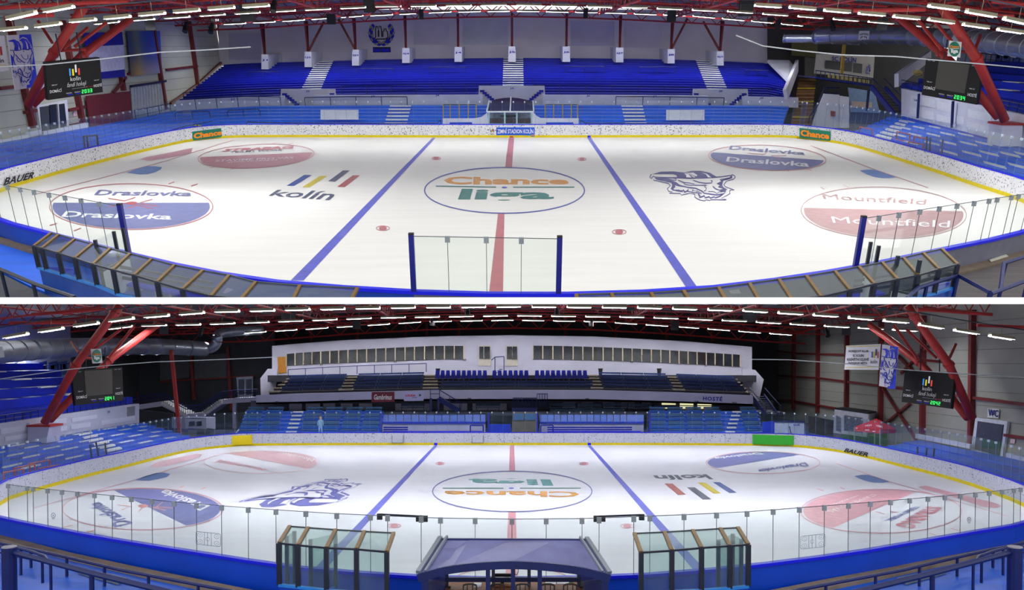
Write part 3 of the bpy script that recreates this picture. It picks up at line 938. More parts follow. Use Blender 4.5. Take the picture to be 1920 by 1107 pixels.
for (x, y, a, bl) in lv:
    for mir in (0, 1):
        xx, aa = (x, a) if not mir else (1085 - x + 25, -a)
        o = MB(); fillp(o, wb2, [g(*p) for p in ell(xx, y, 36, 66, n=12, rot=aa)[:-1]]); o = o.build(H, 'leaf', M_TXTK, em)
        i_ = MB(); fillp(i_, wb3, [g(*p) for p in ell(xx, y, 25, 54, n=12, rot=aa)[:-1]]); i_.build(H, 'leaf_fill', M_WBL if bl else M_WWH, o)
tw = MB()
for P_, w in (([(360, 590), (385, 540), (380, 330), (400, 220), (430, 220), (465, 340), (490, 220), (530, 220), (560, 340), (570, 540), (600, 540), (600, 380), (630, 370), (640, 300), (690, 300), (700, 370), (735, 380), (750, 560), (705, 575), (700, 560)], 1.9), ([(470, 340), (470, 540)], 3.0), ([(380, 610), (740, 600)], 2.2)):
    stroke(tw, wb2, [g(*p) for p in P_], w)
tw.build(H, 'towers', M_TXTK, em)
pl = MB().slab([wb2(*g(300, 840)), wb2(*g(825, 840)), wb2(*g(830, 1000)), wb2(*g(305, 1005))], .03, (0, 0, H.h)).build(H, 'caption_plate', M_TXTK, em)
letter(H, 'Keola Nandra', [g(320, 855), g(815, 855), g(815, 990), g(320, 990)], wb4, M_WBL, pl, .05)

# pillars at the top of the stand and the red posts on them
BLK = [(490, 503, 102, 130, 'J1'), (571, 584, 97, 126, '1J2'), (660, 673, 93, 123, '2J3'), (754, 768, 90, 118, '3J4'), (852, 866, 88, 116, 'J4'), (953, 967, 87, 116, 'J5'), (1055, 1069, 87, 116, 'J6'), (1155, 1169, 89, 117, '6J7'), (1252, 1265, 92, 119, 'J8'), (1344, 1357, 96, 123, '8J9')]
BEAM_A = [(-60, 76), (0, 70), (150, 65), (300, 60), (480, 53), (600, 45), (720, 38), (840, 33), (960, 31), (1080, 33), (1200, 38), (1330, 45), (1440, 52), (1600, 58), (1760, 66), (1920, 82), (1990, 90)]
for (x0, x1, y0, y1, t) in BLK:
    dd = 103.5
    e = emptyobj(H, 'pillar_block', H.D((x0 + x1) / 2, y1, dd), 'white concrete pillar block numbered %s under a red roof post' % t, 'pillar block')
    p = [H.D(x0, y0, dd), H.D(x1, y0, dd), H.D(x1, y1, dd), H.D(x0, y1, dd)]
    MB().hexa([p[3], p[2], p[2] + Vector((0, 6, 0)), p[3] + Vector((0, 6, 0))], [p[0], p[1], p[1] + Vector((0, 6, 0)), p[0] + Vector((0, 6, 0))]).build(H, 'block', M_PARA, e)
    fs = H.on(Vector((0, dd - .05, 0)), Vector((0, 1, 0)))
    letter(H, t, rect(x0 + 1, x1 - 1, y0 + 9, y0 + 13), fs, M_TXTB, e, .02)
    cp = MB().slab([fs(x0 + 1, y0 + 1), fs(x1 - 1, y0 + 1), fs(x1 - 1, y0 + 5), fs(x0 + 1, y0 + 5)], .05, (0, 0, H.h)).build(H, 'face_plate', M_WHITE, e)
    xc = (x0 + x1) / 2
    ps = emptyobj(H, 'roof_post', H.D(xc, y0, 104.5), 'dark red steel roof post standing on pillar block %s' % t, 'post')
    k = (xc - 960) / 480
    yb = ypx(BEAM_A, xc)
    MB().beam(H.D(xc, y0 + 1, 105), H.D(xc - 3 * abs(k) * (1 if k > 0 else -1) * -1, yb - 6, 107), .28).build(H, 'post_leg', M_REDD, ps)
    MB().beam(H.D(xc, y0 + 1, 105), H.D(xc + (8 if k > 0 else -8) * abs(k), yb - 6, 103), .2).build(H, 'post_leg', M_REDD, ps)
    if t in ('1J2', 'J8'):
        MB().beam(H.D(xc, y0 + 1, 105), H.D(xc + 30, yb - 6, 105), .24).build(H, 'brace', M_REDD, ps)
    if t in ('2J3', '8J9'):
        MB().beam(H.D(xc, y0 + 1, 105), H.D(xc - 32, yb - 6, 105), .24).build(H, 'brace', M_REDD, ps)

# railings on the stands
def rail_px(pts, d, foot, npost, label, r=.045, mid=0, group=None, m=None):
    return railing(H, [H.D(x, y, d) for x, y in pts], foot, npost, label, m or M_NAVY, r, mid, group=group)
rail_px([(343, 174.5), (420, 169), (480, 167), (524, 165.5)], 90.1, 1.1, 6, 'dark railing on the parapet between the end wall and landing J2', mid=1)
rail_px([(640, 162), (700, 160.5), (800, 158.5), (921, 158.5)], 90.1, 1.1, 7, 'dark railing on the parapet between landings J2 and J5', mid=1)
rail_px([(1000, 159.5), (1100, 160), (1200, 162), (1296, 164)], 90.1, 1.1, 7, 'dark railing on the parapet between landings J5 and J8', mid=1)
rail_px([(1376, 166), (1430, 166), (1478, 168)], 90.1, 1.1, 4, 'dark railing on the parapet between landing J8 and the white end wall', mid=1)
for (pts, n, lab) in (([(365, 185), (440, 181), (525, 181.5)], 5, 'low dark railing in front of the parapet near the end wall'), ([(571, 183), (650, 181.5), (763, 181.5)], 5, 'low dark railing in front of the parapet under number J3'), ([(1155, 181), (1240, 181.5), (1358, 183.5)], 5, 'low dark railing in front of the parapet under number J7')):
    rail_px(pts, 88.3, 1.05, n, lab)
for (x0, x1, y0, lab) in ((670, 738, 129, 'hoop rail among the dark blue benches above J3'), (805, 873, 126, 'hoop rail among the dark blue benches above J4'), (1061, 1133, 125, 'hoop rail among the dark blue benches above J6'), (1199, 1266, 126, 'hoop rail among the dark blue benches above J7'), (466, 523, 135, 'hoop rail among the dark blue benches above J1'), (1399, 1440, 132, 'hoop rail among the dark blue benches above J9')):
    rail_px([(x0, y0), ((x0 + x1) / 2, y0 - .5), (x1, y0)], 100, .95, 3, lab)
for (x0, x1, y0, n, lab) in ((328, 393, 211, 3, 'hoop rail among the light blue benches beside the end wall'), (426, 487, 207, 3, 'hoop rail among the light blue benches below number J1')):
    rail_px([(x0, y0 + 4), (x0 + 3, y0), (x1 - 4, y0 - 2), (x1, y0)], 84, .9, n, lab)
rail_px([(463, 229), (560, 231), (700, 231.5), (820, 231), (826, 225)], 78.4, .5, 6, 'low rail along the boards before the left bench box')
rail_px([(1088, 225), (1097, 231), (1250, 231.5), (1400, 231.5), (1497, 234)], 78.4, .5, 6, 'low rail along the boards before the right bench box')
rail_px([(260, 261), (300, 249), (350, 236), (398, 228)], 76.5, .8, 6, 'dark rail along the foot of the light blue benches beside the Chance sign')

# white banners on the lower benches
for (x0, x1, y0, y1, lab) in ((601, 672, 206, 224, 'white cloth banner laid on the light blue benches below J3'), (1249, 1321, 206, 225, 'white cloth banner laid on the light blue benches below J7')):
    panel_sign(H, 'cloth_banner', [H.D(x0, y0, 82), H.D(x1, y0, 82), H.D(x1, y1, 80.2), H.D(x0, y1, 80.2)], .04, mat('cloth', (228, 230, 244), .8, vary=.06, bump=.2), lab, 'banner')

# timekeepers' booth and penalty boxes behind the far boards
g = lambda x, y: (880 + x / 8.0, 170 + y / 8.0)
bt = emptyobj(H, 'timekeeper_booth', H.D(957, 237, 79), 'glass timekeepers booth with arched purple roof behind the blue stadium sign', 'booth')
M_BFRAME = mat('booth_frame', (176, 206, 216), .5)
M_BROOF = glass_mat('booth_roof', (150, 140, 176), .08, .22, (110, 100, 150))
dF, dR = 79.2, 84.0
dB_ = lambda p, d: H.D(p[0], p[1], d)
fr = [g(285, 320), g(945, 320)]
arc_b = [g(300, 165), g(400, 128), g(520, 110), g(625, 104), g(730, 112), g(850, 135), g(955, 165)]
arc_f = [g(262, 318), g(370, 318), g(500, 318), g(612, 318), g(725, 318), g(850, 318), g(965, 318)]
rb = MB()
for i in range(6):
    q = [dB_(arc_b[i], dR), dB_(arc_b[i + 1], dR), dB_(arc_f[i + 1], dF), dB_(arc_f[i], dF)]
    rb.slab(q, .05, (0, 0, 50))
rb.build(H, 'roof', M_BROOF, bt)
MB().beam(dB_(g(262, 318), dF - .05), dB_(g(965, 318), dF - .05), .14).build(H, 'roof_beam', M_WHITE, bt)
for a, b in ((arc_b[0], arc_f[0]), (arc_b[3], arc_f[3]), (arc_b[6], arc_f[6])):
    MB().beam(dB_(a, dR) + Vector((0, 0, .05)), dB_(b, dF) + Vector((0, 0, .05)), .12).build(H, 'roof_rib', M_WHITE, bt)
for x in (292, 532, 712, 935):
    MB().beam(dB_(g(x, 325), dF), dB_(g(x, 520), dF), .16).build(H, 'mullion', M_BFRAME, bt)
MB().beam(dB_(g(285, 508), dF), dB_(g(945, 508), dF), .16).build(H, 'sill', M_BFRAME, bt)
for a, b in ((305, 522), (545, 700), (722, 922)):
    MB().slab([dB_(g(a, 340), dF + .05), dB_(g(b, 340), dF + .05), dB_(g(b, 498), dF + .05), dB_(g(a, 498), dF + .05)], .02, (0, 0, H.h)).build(H, 'window_pane', M_GLASS, bt)
MB().slab([dB_(g(290, 415), dF + 1.2), dB_(g(935, 415), dF + 1.2), dB_(g(935, 500), dF + 1.2), dB_(g(290, 500), dF + 1.2)], .1, (0, 0, H.h)).build(H, 'desk_front', mat('desk_brown', (112, 84, 78), .7), bt)
MB().slab([dB_(g(290, 335), dF + 3), dB_(g(940, 335), dF + 3), dB_(g(940, 420), dF + 3), dB_(g(290, 420), dF + 3)], .1, (0, 0, H.h)).build(H, 'rear_wall', mat('booth_rear', (178, 180, 190), .7, vary=.25, scale=4), bt)
for a, b in ((470, 525), (545, 620), (625, 700)):
    MB().slab([dB_(g(a, 365), dF + 1), dB_(g(b, 365), dF + 1), dB_(g(b, 402), dF + 1), dB_(g(a, 402), dF + 1)], .05, (0, 0, H.h)).build(H, 'monitor', M_BLACK, bt)
for sg, pts, lab in ((-1, [(60, 415), (110, 412), (180, 398), (270, 330), (285, 525), (110, 525), (110, 475), (60, 475)], 'curved white side wall of the booth by the left box'), (1, [(945, 310), (1010, 380), (1070, 412), (1130, 415), (1640, 418), (1640, 520), (1135, 525), (945, 525)], 'curved white side wall running along the penalty box')):
    pts2 = pts if sg > 0 else [(-400, 418), (60, 418)] + pts[1:6] + [(-400, 525)]
    fp = MB(); pp = [dB_(g(*p), dF - .1) for p in pts2]
    tri = tessellate_polygon([pp]); n = len(pp)
    fp.add(pp + [p + Vector((0, .2, 0)) for p in pp], [tuple(t) for t in tri] + [tuple(i + n for i in t) for t in tri] + [(i, (i + 1) % n, n + (i + 1) % n, n + i) for i in range(n)])
    fp.build(H, 'side_wall', M_PARA, bt)
for (xs, lab) in (([831, 844, 861, 878, 893], 'glass penalty box with yellow posts beside the booth, on the J4 side'), ([1022, 1038, 1055, 1071, 1083], 'glass penalty box with yellow posts beside the booth, on the J6 side')):
    pz = emptyobj(H, 'penalty_box', H.D(xs[2], 235, 80), lab, 'penalty box')
    for x in xs:
        MB().beam(H.D(x, 222, 80.4), H.D(x, 195, 80.4), .10).build(H, 'post', mat('yellow_post', (176, 148, 44), .5), pz)
    MB().beam(H.D(xs[0], 196.5, 80.4), H.D(xs[-1], 196.5, 80.4), .08).build(H, 'top_rail', M_DARKPOST, pz)
    for a, b in zip(xs, xs[1:]):
        MB().slab([H.D(a + .6, 197, 80.4), H.D(b - .6, 197, 80.4), H.D(b - .6, 222, 80.4), H.D(a + .6, 222, 80.4)], .02, (0, 0, H.h)).build(H, 'glass_pane', M_GLASSF, pz)
    x0, x1 = min(xs) + (2 if xs[0] > 960 else 12), max(xs) - 8
    MB().slab([H.D(x0, 230, 78.8), H.D(x1, 230, 78.8), H.D(x1, 235.5, 78.8), H.D(x0, 235.5, 78.8)], .3, (0, 0, H.h)).build(H, 'bench', mat('bench_blue', (14, 72, 196), .5), pz)

# ---------------------------------------------------------------- end wall on the goat-banner side
XL = -37.2
LW = [(-120, 292), (0, 262), (80, 250), (165, 236), (250, 221), (330, 204), (440, 183)]
LT = [(-120, 40), (0, 45), (160, 40), (300, 35), (440, 25)]
wl = MB().slab([Vector((XL, 34, 0)), Vector((XL, 110, 0)), Vector((XL, 110, 13)), Vector((XL, 34, 13))], .25, (0, 60, 5)).build(H, 'wall_left', M_WALLP, None, 'grey sandwich-panel end wall behind the goat banner', None, None, 'structure')
WX = lambda x, y, dx=.06: H.X(x, y, XL + dx)
for k in range(9):     # horizontal panel joints
    z = 2.2 + k * 1.1
    MB().box(XL, XL + .03, 40, 109, z, z + .05).build(H, 'panel_joint', mat('panel_joint', (150, 150, 142), .7), wl)
COLX = [(62, 240, 58, 185), (157, 241, 150, 90), (232, 170, 228, 40), (311, 205, 300, 52), (372, 165, 362, 58), (419, 113, 416, 55)]
for (xb, yb, xt, yt) in COLX:
    p = WX(xb, yb, .2)
    top = min(11.5, max(WX(xt, 40, .2).z, 8))
    MB().beam(Vector((p.x, p.y, p.z)), Vector((p.x, p.y, top)), .42, .4).build(H, 'steel_column', M_REDD, wl)
for (a, b) in (((0, 166), (50, 160)), ((312, 131), (370, 124)), ((128, 207), (160, 200)), ((130, 236), (160, 230)), ((240, 139), (246, 138)), ((320, 194), (372, 157)), ((372, 157), (421, 112)), ((46, 211), (68, 207))):
    MB().beam(WX(a[0], a[1], .15), WX(b[0], b[1], .15), .22).build(H, 'wall_rail', M_REDD, wl)
MB().beam(WX(213, 174, .3), WX(236, 145, .3), .22).build(H, 'wall_brace', M_REDD, wl)
# goat banner
M_BNW = mat('banner_white', (238, 236, 250), .6, vary=.03)
M_BNB = mat('banner_blue', (42, 60, 226), .6, vary=.1)
M_BNL = mat('banner_line', (26, 40, 180), .6, vary=0)
b2 = lambda x, y: (x * 80 / 770, 60 + y * 115 / 1107)
def goat_banner(H, TL, TR, BR, BL, conv, label, plane):
    bn = emptyobj(H, 'goat_banner', plane(*BL), label, 'banner')
    MB().slab([plane(*TL), plane(*TR), plane(*BR), plane(*BL)], .04, (0, 0, H.h)).build(H, 'cloth', M_BNW, bn)
    up_ = lambda d: (lambda x, y: plane(x, y) + (Vector((0, 0, H.h)) - plane(x, y)).normalized() * d)
    def part(nm, m, polys, strokes, d, sw=1.0):
        mb = MB()
        for P_ in polys: fillp(mb, up_(d), [conv(*p) for p in P_])
        for P_, w in strokes: stroke(mb, up_(d), [conv(*p) for p in P_], w * sw)
        mb.build(H, nm, m, bn)
    part('blue_field', M_BNB, [[(350, 50), (560, 40), (690, 985), (485, 1015), (480, 960), (540, 945), (520, 900), (560, 860), (590, 680), (620, 680), (575, 600), (600, 440), (590, 300), (560, 230), (480, 110), (410, 85), (350, 130)]], [], .06)
    part('goat_face', M_BNW, [[(260, 340), (420, 310), (580, 300), (590, 420), (560, 620), (560, 780), (520, 920), (440, 940), (380, 900), (360, 780), (250, 700), (230, 480), (180, 380)]], [], .09)
    part('horns', M_BNB, [[(150, 160), (260, 135), (340, 175), (385, 260), (385, 310), (330, 335), (260, 330), (275, 250), (240, 180), (160, 175)], [(345, 160), (400, 110), (480, 130), (540, 220), (560, 300), (480, 325), (410, 310), (415, 220), (380, 165)], [(190, 400), (240, 460), (240, 640), (215, 640)]], [], .11)
    part('horn_bands', M_BNW, [[(300, 180), (330, 220), (365, 320), (335, 325), (335, 240)], [(450, 150), (490, 200), (515, 300), (490, 310), (475, 220)], [(375, 175), (400, 200), (410, 290), (385, 290)]], [], .13)
    part('drawing', M_BNL, [], [([(180, 330), (240, 330), (260, 400), (240, 480), (270, 590), (340, 630)], 1.6), ([(280, 410), (340, 480), (420, 545), (455, 555)], 1.8), ([(300, 470), (320, 530), (370, 545), (385, 530)], 1.2), ([(380, 405), (420, 475), (470, 500), (505, 475), (505, 410)], 1.3), ([(560, 470), (530, 490), (520, 545), (490, 560)], 1.4), ([(440, 580), (450, 640), (430, 720)], 1.2), ([(505, 610), (530, 680), (555, 690), (545, 640)], 1.6),
        ([(460, 735), (490, 745), (505, 765), (520, 740), (545, 735)], 1.4), ([(505, 765), (500, 800)], 1.0), ([(330, 680), (360, 660), (400, 720), (420, 790), (480, 825), (530, 815), (555, 760)], 2.0), ([(330, 680), (330, 740), (420, 790)], 1.6), ([(340, 720), (400, 750)], .8), ([(240, 690), (250, 740), (280, 700), (300, 760), (325, 720)], 2.4), ([(390, 800), (385, 910), (410, 880), (430, 920), (440, 880), (480, 910), (495, 880), (520, 850)], 2.2), ([(560, 300), (585, 380), (555, 450), (560, 560), (560, 660), (570, 730), (540, 840), (510, 880)], 1.5), ([(240, 780), (280, 830), (300, 770), (360, 800), (380, 900), (410, 980), (440, 950)], .8), ([(260, 335), (330, 335), (420, 310), (430, 360)], 1.5), ([(410, 310), (500, 325), (580, 295)], 1.5)], .15)
    return bn
goat_banner(H, b2(130, 62), b2(560, 35), b2(690, 985), b2(275, 1050), b2, 'blue and white banner with an angry goat head on the grey end wall', H.plane3(H.D(15, 70, 57), H.D(70, 70, 62), H.D(30, 165, 57.5)))
# cropped white banner
q = [H.D(-40, 68, 53), H.D(8, 67, 56.5), H.D(17, 132, 56.5), H.D(-34, 140, 53)]
cb = panel_sign(H, 'town_banner', q, .04, M_BNW, 'white town banner beside the goat banner, cut by the picture edge', 'banner')
s = H.plane3(q[0], q[1], q[2], .05)
letter(H, 'kolín', [(-16, 112), (6.5, 109), (7.5, 117), (-15, 120)], s, M_TXTK, cb, .02)
MB().slab([s(0, 88), s(3, 87), s(5, 103), s(2, 104)], .02, (0, 0, H.h)).build(H, 'red_bar', M_RED, cb)
MB().slab([s(-38, 126), s(15, 122), s(15, 124), s(-38, 128)], .02, (0, 0, H.h)).build(H, 'yellow_stripe', M_YEL, cb)
# wall banners: blue-white-blue flag, blurred banner, maroon board, shutter, door
fl = emptyobj(H, 'striped_banner', WX(200, 145), 'blue, white and blue striped banner behind the red roof leg', 'banner')
for (a, m) in (([(157, 62), (229, 60), (232, 84), (160, 88)], mat('banner_navy', (22, 24, 150), .6)), ([(160, 88), (232, 84), (234, 130), (165, 138)], mat('banner_lav', (222, 220, 246), .6)), ([(165, 138), (234, 130), (235, 144), (168, 150)], mat('banner_navy', (22, 24, 150), .6))):
    MB().slab([WX(*p, .5) for p in a], .04, (0, 60, 6)).build(H, 'stripe', m, fl)

def blur_mat():
    m = bpy.data.materials.new('blurred_banner'); m.use_nodes = True
    N, L = m.node_tree.nodes, m.node_tree.links; b = N['Principled BSDF']; b.inputs['Roughness'].default_value = .6
    tc = N.new('ShaderNodeTexCoord'); sp = N.new('ShaderNodeSeparateXYZ'); L.new(tc.outputs['Generated'], sp.inputs[0])
    r1 = N.new('ShaderNodeValToRGB'); r2 = N.new('ShaderNodeValToRGB'); mx = N.new('ShaderNodeMix'); mx.data_type = 'RGBA'
    def ramp(r, st):
        r.color_ramp.interpolation = 'B_SPLINE'
        while len(r.color_ramp.elements) < len(st): r.color_ramp.elements.new(.5)
        for e_, (p, c) in zip(r.color_ramp.elements, st): e_.position = p; e_.color = lin(c)
    L.new(sp.outputs[1], r1.inputs[0]); L.new(sp.outputs[1], r2.inputs[0])
    ramp(r1, [(0, (70, 60, 90)), (.2, (200, 160, 40)), (.4, (150, 140, 150)), (1, (150, 150, 190))])
    ramp(r2, [(0, (40, 50, 110)), (.2, (60, 80, 110)), (.3, (120, 130, 90)), (.45, (20, 70, 160)), (.75, (40, 70, 190)), (1, (60, 90, 190))])
    rz = N.new('ShaderNodeValToRGB'); ramp(rz, [(0, (0, 0, 0)), (.15, (20, 20, 20)), (.4, (255, 255, 255)), (1, (255, 255, 255))])
    L.new(sp.outputs[2], rz.inputs[0]); L.new(rz.outputs[0], mx.inputs[0]); L.new(r1.outputs[0], mx.inputs[6]); L.new(r2.outputs[0], mx.inputs[7]); L.new(mx.outputs[2], b.inputs['Base Color'])
    return m
panel_sign(H, 'wall_banner', [WX(238, 58, .3), WX(300, 58, .3), WX(304, 137, .3), WX(246, 143, .3)], .05, blur_mat(), 'blurred blue and yellow banner on the grey end wall', 'banner')
panel_sign(H, 'maroon_board', [WX(162, 180, .35), WX(244, 171, .35), WX(249, 223, .35), WX(170, 240, .35)], .08, mat('maroon', (112, 34, 40), .6, vary=.03), 'plain maroon board on the end wall above the light blue benches', 'board')
sh = emptyobj(H, 'roller_shutter', WX(280, 218), 'white ribbed roller shutter on the end wall beside the maroon board', 'shutter')
for k in range(12):
    a, b = 246 + k * 5.4, 246 + (k + 1) * 5.4 - .8
    yt = lambda x: 162 - (x - 246) * .14; yb = lambda x: 219 - (x - 246) * .14
    MB().slab([WX(a, yt(a), .22), WX(b, yt(b), .22), WX(b + 3.4, yb(b), .22), WX(a + 3.4, yb(a), .22)], .06, (0, 60, 5)).build(H, 'slat', mat('shutter', (178, 182, 188), .5), sh)
MB().beam(WX(245, 162, .35), WX(311, 152, .35), .2).build(H, 'head_box', M_DARKPOST, sh)
railing(H, [WX(252, 207, 1.2), WX(285, 201, 1.2), WX(318, 194, 1.2)], 1.0, 4, 'dark railing in front of the roller shutter', M_NAVY, .04, 1)
# door opening
dr = emptyobj(H, 'door_1', WX(100, 252), 'white framed glazed double door in the end wall below the scoreboard', None, None, 'structure')
MB().slab([WX(69, 198, .25), WX(126, 187, .25), WX(130, 243, .25), WX(79, 258, .25)], .2, (0, 60, 5)).build(H, 'door_frame', M_WHITE, dr)
MB().slab([WX(75, 201, .3), WX(121, 194, .3), WX(126, 243, .3), WX(80, 253, .3)], .04, (0, 60, 5)).build(H, 'dark_opening', mat('door_dark', (70, 72, 78), .4), dr)
for a in ((93, 197, 107, 195, 110, 239, 95, 243), (109, 196, 121, 194, 125, 230, 112, 233)):
    MB().slab([WX(a[0], a[1], .36), WX(a[2], a[3], .36), WX(a[4], a[5], .36), WX(a[6], a[7], .36)], .04, (0, 60, 5)).build(H, 'door_pane', mat('door_pane', (40, 44, 54), .2), dr)
MB().beam(WX(108, 196, .4), WX(111, 243, .4), .12).build(H, 'mullion', M_WHITE, dr)
# white kerb along the wall foot
kb = emptyobj(H, 'white_kerb', WX(80, 262), 'white kerb at the foot of the grey end wall', 'kerb')
for a, b in (((-60, 284), (-2, 271)), ((0, 270), (54, 259)), ((55, 256), (78, 250)), ((82, 254), (128, 245)), ((129, 244), (166, 237))):
    MB().slab([WX(a[0], a[1] - 7, .8), WX(b[0], b[1] - 7, .8), WX(b[0], b[1] + 2, .8), WX(a[0], a[1] + 2, .8)], .3, (0, 60, 4)).build(H, 'kerb_block', M_WHITE, kb)
panel_sign(H, 'wall_notice', [WX(138, 210, .1), WX(144, 209, .1), WX(144.5, 217, .1), WX(138.5, 218, .1)], .03, mat('notice', (225, 190, 205), .6, vary=.3, scale=8), 'small pale notice on the end wall beside the door', 'notice')
# gate frame behind the boards
gf = emptyobj(H, 'gate_frame', H.Z(170, 290, 1.2), 'dark glass gate frame standing behind the boards below the maroon board', 'gate')
for (x0, y0, x1, y1) in ((157, 256, 160, 288), (163, 254, 166, 287), (182, 254, 185, 285)):
    MB().beam(H.X(x0, y0, -30.6), H.X(x1, y1, -30.6), .09).build(H, 'post', M_DARKPOST, gf)
MB().slab([H.X(164, 255, -30.6), H.X(182, 254, -30.6), H.X(185, 284, -30.6), H.X(167, 287, -30.6)], .02).build(H, 'glass_pane', M_GLASSF, gf)
MB().beam(H.X(157, 256, -30.6), H.X(182, 254, -30.6), .08).build(H, 'top_rail', M_DARKPOST, gf)
bn_ = emptyobj(H, 'waste_bin', H.D(371, 242, 79.8), 'dark waste bin with yellow rim standing behind the Chance sign', 'bin')
MB().tube([H.D(372, 243, 79.5), H.D(371, 236, 79.5)], [.26, .33], 10).build(H, 'bucket', M_BLACK, bn_)
MB().tube([H.D(371, 236.2, 79.5), H.D(371, 234.8, 79.5)], .36, 10).build(H, 'rim', M_YEL, bn_)

# ---------------------------------------------------------------- scoreboards
def scoreboard(H, q, label, away_lab, screen, clock, conv, hang=True):
    """q: TL, TR, BR, BL in 3D; conv(u, v) -> pixel of unit square"""
    e = emptyobj(H, 'scoreboard', (q[2] + q[3]) / 2, label, 'scoreboard')
    MB().slab(q, .35, (0, 0, H.h)).build(H, 'case', M_SCREENK, e)
    s = lambda u, v, d=.03: None
    n = (q[1] - q[0]).cross(q[3] - q[0]).normalized()
    if n.dot(Vector((0, 0, H.h)) - q[0]) < 0: n = -n
    def S_(d):
        return lambda u, v: (q[0] * (1 - u) + q[1] * u) * (1 - v) + (q[3] * (1 - u) + q[2] * u) * v + n * d
    A_, B_ = S_(.03), S_(.05)
    L_ = lambda t, u0, u1, v0, v1, m, bold=.01, sh=0, surf=None: letter(H, t, [(u0, v0), (u1, v0), (u1, v1), (u0, v1)], surf or B_, m, e, bold, sh)
    L_('DOMÁCÍ', .03, .24, .72, .82, M_TXTW, .02)
    L_('HOSTÉ', .83, .985, .72, .82, M_TXTW, .02)
    L_('TIME OUT', .07, .17, .60, .63, M_TXTW)
    L_('TIME OUT', .84, .94, .61, .64, M_TXTW)
    L_('PERIODA', .32, .42, .87, .90, M_TXTW); L_('PENALTY', .47, .58, .87, .90, M_TXTW)
    MB().slab([B_(.34, .92), B_(.43, .92), B_(.43, .94), B_(.34, .94)], .01).build(H, 'blue_dash', M_BLUECAP, e)
    MB().slab([B_(.48, .92), B_(.58, .92), B_(.58, .94), B_(.48, .94)], .01).build(H, 'blue_dash', M_BLUECAP, e)
    # seven-segment clock
    seg = {'0': 'abcdef', '1': 'bc', '2': 'abged', '3': 'abgcd', '4': 'fgbc'}
    for i, ch in enumerate(clock):
        u0, u1, v0, v1 = .60 + i * .052, .60 + i * .052 + .036, .845, .945
        vm = (v0 + v1) / 2; w, hh = .010, .014
        R_ = {'a': (u0, u1, v0, v0 + hh), 'g': (u0, u1, vm - hh / 2, vm + hh / 2), 'd': (u0, u1, v1 - hh, v1), 'f': (u0, u0 + w, v0, vm), 'e': (u0, u0 + w, vm, v1), 'b': (u1 - w, u1, v0, vm), 'c': (u1 - w, u1, vm, v1)}
        mb = MB()
        for c in seg[ch]:
            a, b, c_, d = R_[c]
            mb.add([B_(a, c_), B_(b, c_), B_(b, d), B_(a, d)], [(0, 1, 2, 3)])
        mb.build(H, 'clock_digit', M_BRIGHTG, e)
    if screen == 'logo':
        for (u0, v0, v1, c) in ((.40, .22, .42, (70, 150, 230)), (.455, .24, .42, (235, 220, 40)), (.51, .13, .34, (225, 225, 230)), (.565, .24, .42, (225, 80, 60))):
            MB().slab([B_(u0, v0), B_(u0 + .028, v0), B_(u0 + .028, v1), B_(u0, v1)], .01, (0, 0, H.h)).build(H, 'logo_bar', mat('scr%d%d%d' % c, c, .5, vary=0, emit=.5), e)
        L_('kolín', .41, .60, .45, .565, M_TXTW, .01)
        L_('fandí hokeji', .34, .70, .60, .76, M_TXTW, -.004, .4)
        L_('...............', .43, .70, .775, .785, M_TXTW)
        for u in (.70, .75, .79):
            MB().slab([B_(u, .765), B_(u + .025, .765), B_(u + .025, .79), B_(u, .79)], .01).build(H, 'red_mark', M_RED, e)
    else:
        MB().slab([A_(.24, .04), A_(.79, .04), A_(.77, .77), A_(.23, .77)], .02, (0, 0, H.h)).build(H, 'led_panel', M_LED, e)
        for u in (.04, .12): L_('OOOO', u, u + .055, .045, .065, M_TXTW)
        for u in (.83, .91): L_('OOOO', u, u + .055, .045, .065, M_TXTW)
    for u in (.3, .68):
        p = A_(u, 0) - n * .2
        MB().tube([p, p + Vector((0, 0, 1.6))], .04, 5).build(H, 'hanger', M_DARKPOST, e)
    return e
q = [H.D(85.5, 117, 55), H.D(187, 108, 58), H.D(193, 173, 58), H.D(90.5, 188, 55)]
scoreboard(H, q, 'black scoreboard with a town logo and green 2033 beside the maroon board', None, 'logo', '2033', None)
q = [H.D(1736.5, 109, 60), H.D(1842, 121, 57), H.D(1831, 196.5, 57), H.D(1728, 178, 60)]
scoreboard(H, q, 'black scoreboard with blank grey screen near the SC KOLÍN balcony', None, 'blank', '2034', None)

# ---------------------------------------------------------------- stand and passage at the other end
XR = 36.4
re = emptyobj(H, 'end_stand', Vector((33, 55, 0)), 'blue end stand with white seat patches below the panelled parapet', 'grandstand')
ri = [Vector(p) for p in ((29.9, 74, .5), (30.0, 66, .5), (29.9, 58, .5), (29.7, 50, .5), (29.5, 42, .5), (29.3, 37, .5))]
ro = [H.X(x, y, XR) for x, y in ((1672, 219), (1705, 226), (1760, 238), (1835, 257), (1920, 281), (2010, 306))]
tier(H, ri, ro, 7, [(0, 1), (1, 2.4), (2.4, 3.6), (3.6, 4.99)], M_SEATL, re, drop=.4)
